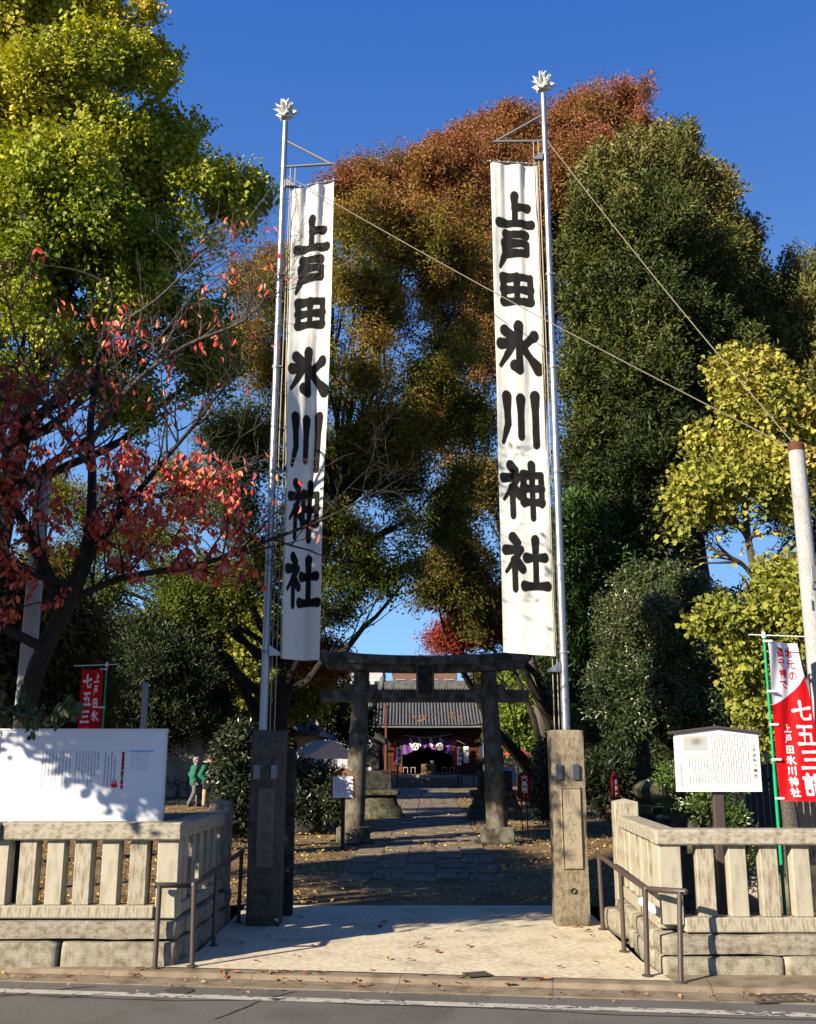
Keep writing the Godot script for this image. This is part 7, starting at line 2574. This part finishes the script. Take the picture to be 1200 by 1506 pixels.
# the red tree: a bent dark trunk, long limbs, many bare twigs, and leaves that hang singly
func build_red_tree() -> void:
	var root := thing("red_leaf_tree", "sparse red-leaved tree with bare grey twigs leaning over the left fence", "tree", V(-3.87, 0.1, 10.75))
	var st := sk()
	var P := func(a: Array) -> Array:
		var o := []
		for q in a: o.append(V(q[0], q[1], q[2]))
		return o
	var trunk: Array = P.call([[-3.95, 0.08, 10.8], [-3.86, 1.32, 10.7], [-3.75, 2.43, 10.6], [-3.42, 3.15, 10.4], [-3.22, 3.61, 10.3], [-3.18, 4.1, 10.3], [-3.2, 4.6, 10.3], [-3.25, 5.1, 10.3], [-3.19, 5.99, 10.3], [-3.09, 6.48, 10.2], [-3.42, 6.71, 10.2], [-3.86, 6.79, 10.2]])
	tube(st, smooth(trunk, 4), taper(trunk, 4, [0.135, 0.1, 0.095, 0.09, 0.08, 0.05, 0.044, 0.038, 0.026, 0.018, 0.011, 0.005]), 12)
	put("trunk", st, M.bark_dark, root)
	var limbs := [
		[[[-3.31, 3.29, 10.4], [-2.8, 3.46, 10.2], [-1.965, 3.57, 10.0], [-1.3, 3.79, 9.9], [-0.78, 3.97, 9.8], [-0.35, 4.18, 9.7]], 0.045],
		[[[-3.2, 3.63, 10.3], [-2.9, 3.98, 10.1], [-2.45, 4.48, 9.9], [-2.05, 4.94, 9.8], [-1.77, 5.36, 9.8]], 0.05],
		[[[-3.13, 6.1, 10.3], [-2.62, 6.4, 10.2], [-2.13, 6.88, 10.1]], 0.026],
		[[[-3.23, 4.88, 10.3], [-2.82, 5.39, 10.1], [-2.27, 5.79, 10.0], [-1.64, 6.04, 9.9], [-1.38, 6.41, 9.9]], 0.036],
		[[[-3.42, 3.15, 10.4], [-3.69, 3.8, 10.2], [-3.92, 4.23, 10.0], [-4.26, 4.67, 9.6], [-4.62, 4.87, 9.2], [-5.2, 5.2, 8.6]], 0.08],
		[[[-5.4, 4.1, 9.4], [-4.64, 4.6, 9.6], [-4.02, 5.02, 9.9], [-3.6, 5.21, 10.0], [-3.23, 5.39, 10.1], [-2.81, 5.72, 10.0]], 0.036],
		[[[-3.6, 2.8, 10.5], [-4.0, 3.0, 9.9], [-4.3, 3.0, 9.2], [-4.5, 2.95, 8.4], [-4.7, 3.2, 7.6]], 0.06],
		[[[-4.3, 3.0, 9.2], [-4.0, 2.66, 9.1], [-3.65, 2.33, 9.05], [-3.3, 2.12, 9.0], [-2.95, 2.05, 8.95]], 0.018],
		[[[-3.2, 4.1, 10.3], [-2.75, 4.25, 10.0], [-2.2, 4.15, 9.7], [-1.75, 4.3, 9.5]], 0.034],
		[[[-3.3, 3.4, 10.35], [-3.7, 3.5, 10.0], [-4.1, 3.75, 9.6], [-4.6, 4.1, 9.2]], 0.04],
		[[[-3.2, 4.6, 10.3], [-3.6, 5.1, 10.1], [-3.9, 5.7, 10.0], [-4.1, 6.3, 10.0]], 0.03],
	]
	# where leaves still hang: (x, y, radius, how thick)
	var full := [[-3.4, 6.6, 0.4, 0.3], [-2.95, 6.0, 0.3, 0.3], [-3.9, 4.9, 0.65, 0.45], [-3.75, 4.2, 0.7, 0.5], [-3.0, 4.3, 0.55, 0.55], [-2.5, 3.95, 0.55, 0.65], [-2.0, 4.1, 0.5, 0.45], [-1.75, 3.45, 0.3, 0.6], [-3.8, 3.4, 0.5, 0.5], [-3.3, 5.3, 0.4, 0.3], [-2.3, 5.4, 0.22, 0.2], [-2.0, 5.9, 0.22, 0.2], [-1.25, 4.0, 0.3, 0.2], [-1.0, 3.9, 0.2, 0.15], [-4.6, 4.4, 0.8, 0.5], [-3.3, 2.15, 0.6, 0.75], [-4.0, 2.6, 0.6, 0.7]]
	var spots := []
	for l in limbs:
		var pts: Array = P.call(l[0])
		var b := sk()
		var sp := smooth(pts, 4)
		var rr := []
		for i in sp.size(): rr.append(lerpf(l[1], 0.006, pow(float(i) / (sp.size() - 1), 0.8)))
		tube(b, sp, rr, 8, false)
		# twigs along the limb, forking twice
		var n := int(sp.size() * 1.15)
		for k in n:
			var i := 2 + rng.randi() % (sp.size() - 2)
			if sp[i].x > -1.3 and rng.randf() < 0.6: continue
			var t: Vector3 = (sp[mini(i + 1, sp.size() - 1)] - sp[i - 1]).normalized()
			twig(b, sp[i], (t * 0.7 + rdir() * 0.75 + Vector3.UP * 0.35).normalized(), rf(0.45, 1.0) * (0.3 if l[1] < 0.0185 else 1.0), minf(rr[i] * 0.6, 0.012), 1 if l[1] < 0.0185 else 2, spots)
		twig(b, sp[-1], (sp[-1] - sp[-2]).normalized(), 0.5 if l[1] > 0.0185 else 0.15, 0.006, 2 if l[1] > 0.0185 else 0, spots)
		put("branch", b, M.bark_grey if l[1] < 0.04 else M.bark_dark, root)
	# the leaves: those that show largest each a mesh of their own
	var shapes := []
	var cols := [[0.46, 0.045, 0.035], [0.55, 0.065, 0.04], [0.56, 0.12, 0.07], [0.55, 0.19, 0.12], [0.38, 0.04, 0.04], [0.58, 0.18, 0.06]]
	for c in cols:
		var s := sk()
		leaf(s, Vector3.ZERO, Vector3.DOWN, Vector3.RIGHT, 0.09, 0.047, Color(c[0], c[1], c[2]), "big")
		s.set_material(M.leaf_red)
		shapes.append(s.commit())
	var s2 := sk()
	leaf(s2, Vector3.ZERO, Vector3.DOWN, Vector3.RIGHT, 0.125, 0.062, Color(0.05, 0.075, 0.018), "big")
	s2.set_material(M.leaf_red)
	var green_leaf := s2.commit()
	var singles := 0
	var xs: Array[Transform3D] = []
	var cs := PackedColorArray()
	for p in spots:
		var k := 0.03 if p.x < -1.2 else 0.0
		for f in full:
			var dd = Vector2(p.x - f[0], p.y - f[1]).length() / f[2]
			if dd < 1.0: k = maxf(k, f[3])
		if rng.randf() > k: continue
		for j in (2 if k > 0.4 else 1):
			var xf := Transform3D(Basis.from_euler(Vector3(rf(-0.7, 0.7), rf(0, TAU), rf(-0.8, 0.8))).scaled(Vector3.ONE * rf(0.7, 1.15)), p + rdir() * 0.03 * j)
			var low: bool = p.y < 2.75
			if singles < 300 and p.x > -4.2:
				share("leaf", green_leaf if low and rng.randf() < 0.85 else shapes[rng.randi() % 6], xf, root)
				singles += 1
			else:
				xs.append(xf)
				var c: Array = cols[rng.randi() % 6]
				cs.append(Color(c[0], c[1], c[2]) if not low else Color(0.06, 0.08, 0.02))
	var s3 := sk()
	leaf(s3, Vector3.ZERO, Vector3.DOWN, Vector3.RIGHT, 0.09, 0.047, Color.WHITE, "big")
	s3.set_material(M.leaf_red)
	scatter_mesh("foliage", root, s3.commit(), xs, cs)
	# its unseen crown over the pavement, lobes added to throw shade
	var pal := ramp([[0.0, Color(0.06, 0.07, 0.02)], [0.5, Color(0.2, 0.08, 0.03)], [1.0, Color(0.4, 0.06, 0.035)]])
	crown("crown", root, [[-4.4, 3.85, 8.4, 0.65, 0.75], [-4.7, 4.6, 7.2, 0.8, 0.85], [-5.2, 4.15, 7.7, 0.9, 0.9], [-5.6, 4.5, 6.9, 0.9, 0.9], [-5.3, 5.0, 8.8, 1.0, 0.9], [-5.9, 4.6, 7.4, 1.0, 1.0], [-6.2, 5.8, 9.0, 1.1, 1.0], [-5.6, 6.6, 9.8, 0.9, 0.8], [-6.8, 5.6, 7.6, 0.9, 0.9], [-4.9, 6.0, 9.4, 0.6, 0.6], [-7.0, 7.2, 9.2, 1.0, 0.9], [-5.5, 3.55, 7.6, 0.5, 0.4], [-7.2, 4.6, 8.2, 1.0, 0.9], [-7.8, 5.0, 9.4, 1.0, 1.0], [-8.6, 5.6, 9.9, 1.1, 1.0], [-6.8, 4.4, 9.6, 0.8, 0.7]], 6200, sprig("big", 12, 0.4, 0.11, 0.06, 0.6, M.leaf_red, 0.5), {"pal": pal, "gap": -0.2})


func smooth(pts: Array, k: int) -> Array:
	var c := Curve3D.new()
	for i in pts.size():
		var t: Vector3 = (pts[mini(i + 1, pts.size() - 1)] - pts[maxi(i - 1, 0)]) / 6.0
		c.add_point(pts[i], -t, t)
	var out := []
	for i in pts.size() - 1:
		for j in k: out.append(c.sample(i, float(j) / k))
	out.append(pts[-1])
	return out


func taper(pts: Array, k: int, r: Array) -> Array:
	var out := []
	for i in pts.size() - 1:
		for j in k: out.append(lerpf(r[i], r[i + 1], float(j) / k))
	out.append(r[-1])
	return out


func twig(st: SurfaceTool, a: Vector3, dir: Vector3, l: float, r: float, depth: int, spots: Array) -> void:
	var pts := [a]
	var rr := [r]
	var p := a
	var n := 5
	for i in n:
		dir = (dir + rdir() * 0.22 + Vector3.UP * 0.04).normalized()
		p += dir * l / n
		pts.append(p)
		rr.append(lerpf(r, maxf(r * 0.35, 0.0022), float(i + 1) / n))
	tube(st, pts, rr, 4, false)
	for i in range(1, n + 1):
		if rng.randf() < 0.6: spots.append(pts[i])
	if depth > 0:
		for k in 4:
			var i := 1 + rng.randi() % n
			twig(st, pts[i], (dir * 0.8 + rdir() * 0.8).normalized(), l * rf(0.35, 0.6), rr[i] * 0.8, depth - 1, spots)


# the young ginkgo by the right fence: large yellow leaves
func build_young_ginkgo() -> void:
	var big := sprig("fan", 12, 0.28, 0.06, 0.064, 0.15, M.leaf_soft, 0.5)
	var pal := ramp([[0.0, Color(0.14, 0.18, 0.035)], [0.4, Color(0.30, 0.31, 0.055)], [0.8, Color(0.44, 0.39, 0.08)], [1.0, Color(0.48, 0.31, 0.08)]])
	var lobes := lobes_young_ginkgo()
	var root := tree("young_ginkgo", "bright yellow young ginkgo beside the right concrete pole", "ginkgo tree", [V(4.35, 0.1, 12.4), V(4.3, 2.0, 12.4), V(4.1, 3.8, 12.3), V(4.0, 5.6, 12.4)], 0.1, 0.02, lobes, 4000, big, {"pal": pal, "gap": 0.0, "rise": 0.4, "hollow": 0.6, "twigs": 6, "clumps": 12, "clumped": 0.8}, M.bark_grey)
	var shapes := []
	for i in 6:
		var s := sk()
		leaf(s, Vector3.ZERO, Vector3.UP, Vector3.RIGHT, 0.068, 0.074, pal.sample(0.3 + 0.12 * i), "fan")
		s.set_material(M.leaf_soft)
		shapes.append(s.commit())
	for i in 260:
		var q: Array = lobes[rng.randi() % 17]
		var dir := rdir()
		dir.z = absf(dir.z)
		var p := V(q[0], q[1], q[2]) + dir * Vector3(q[3], q[4], q[3]) * rf(0.8, 1.05)
		share("leaf", shapes[rng.randi() % 6], Transform3D(Basis.from_euler(Vector3(rf(-1.2, 1.2), rf(0, TAU), rf(-2.5, 2.5))), p), root)
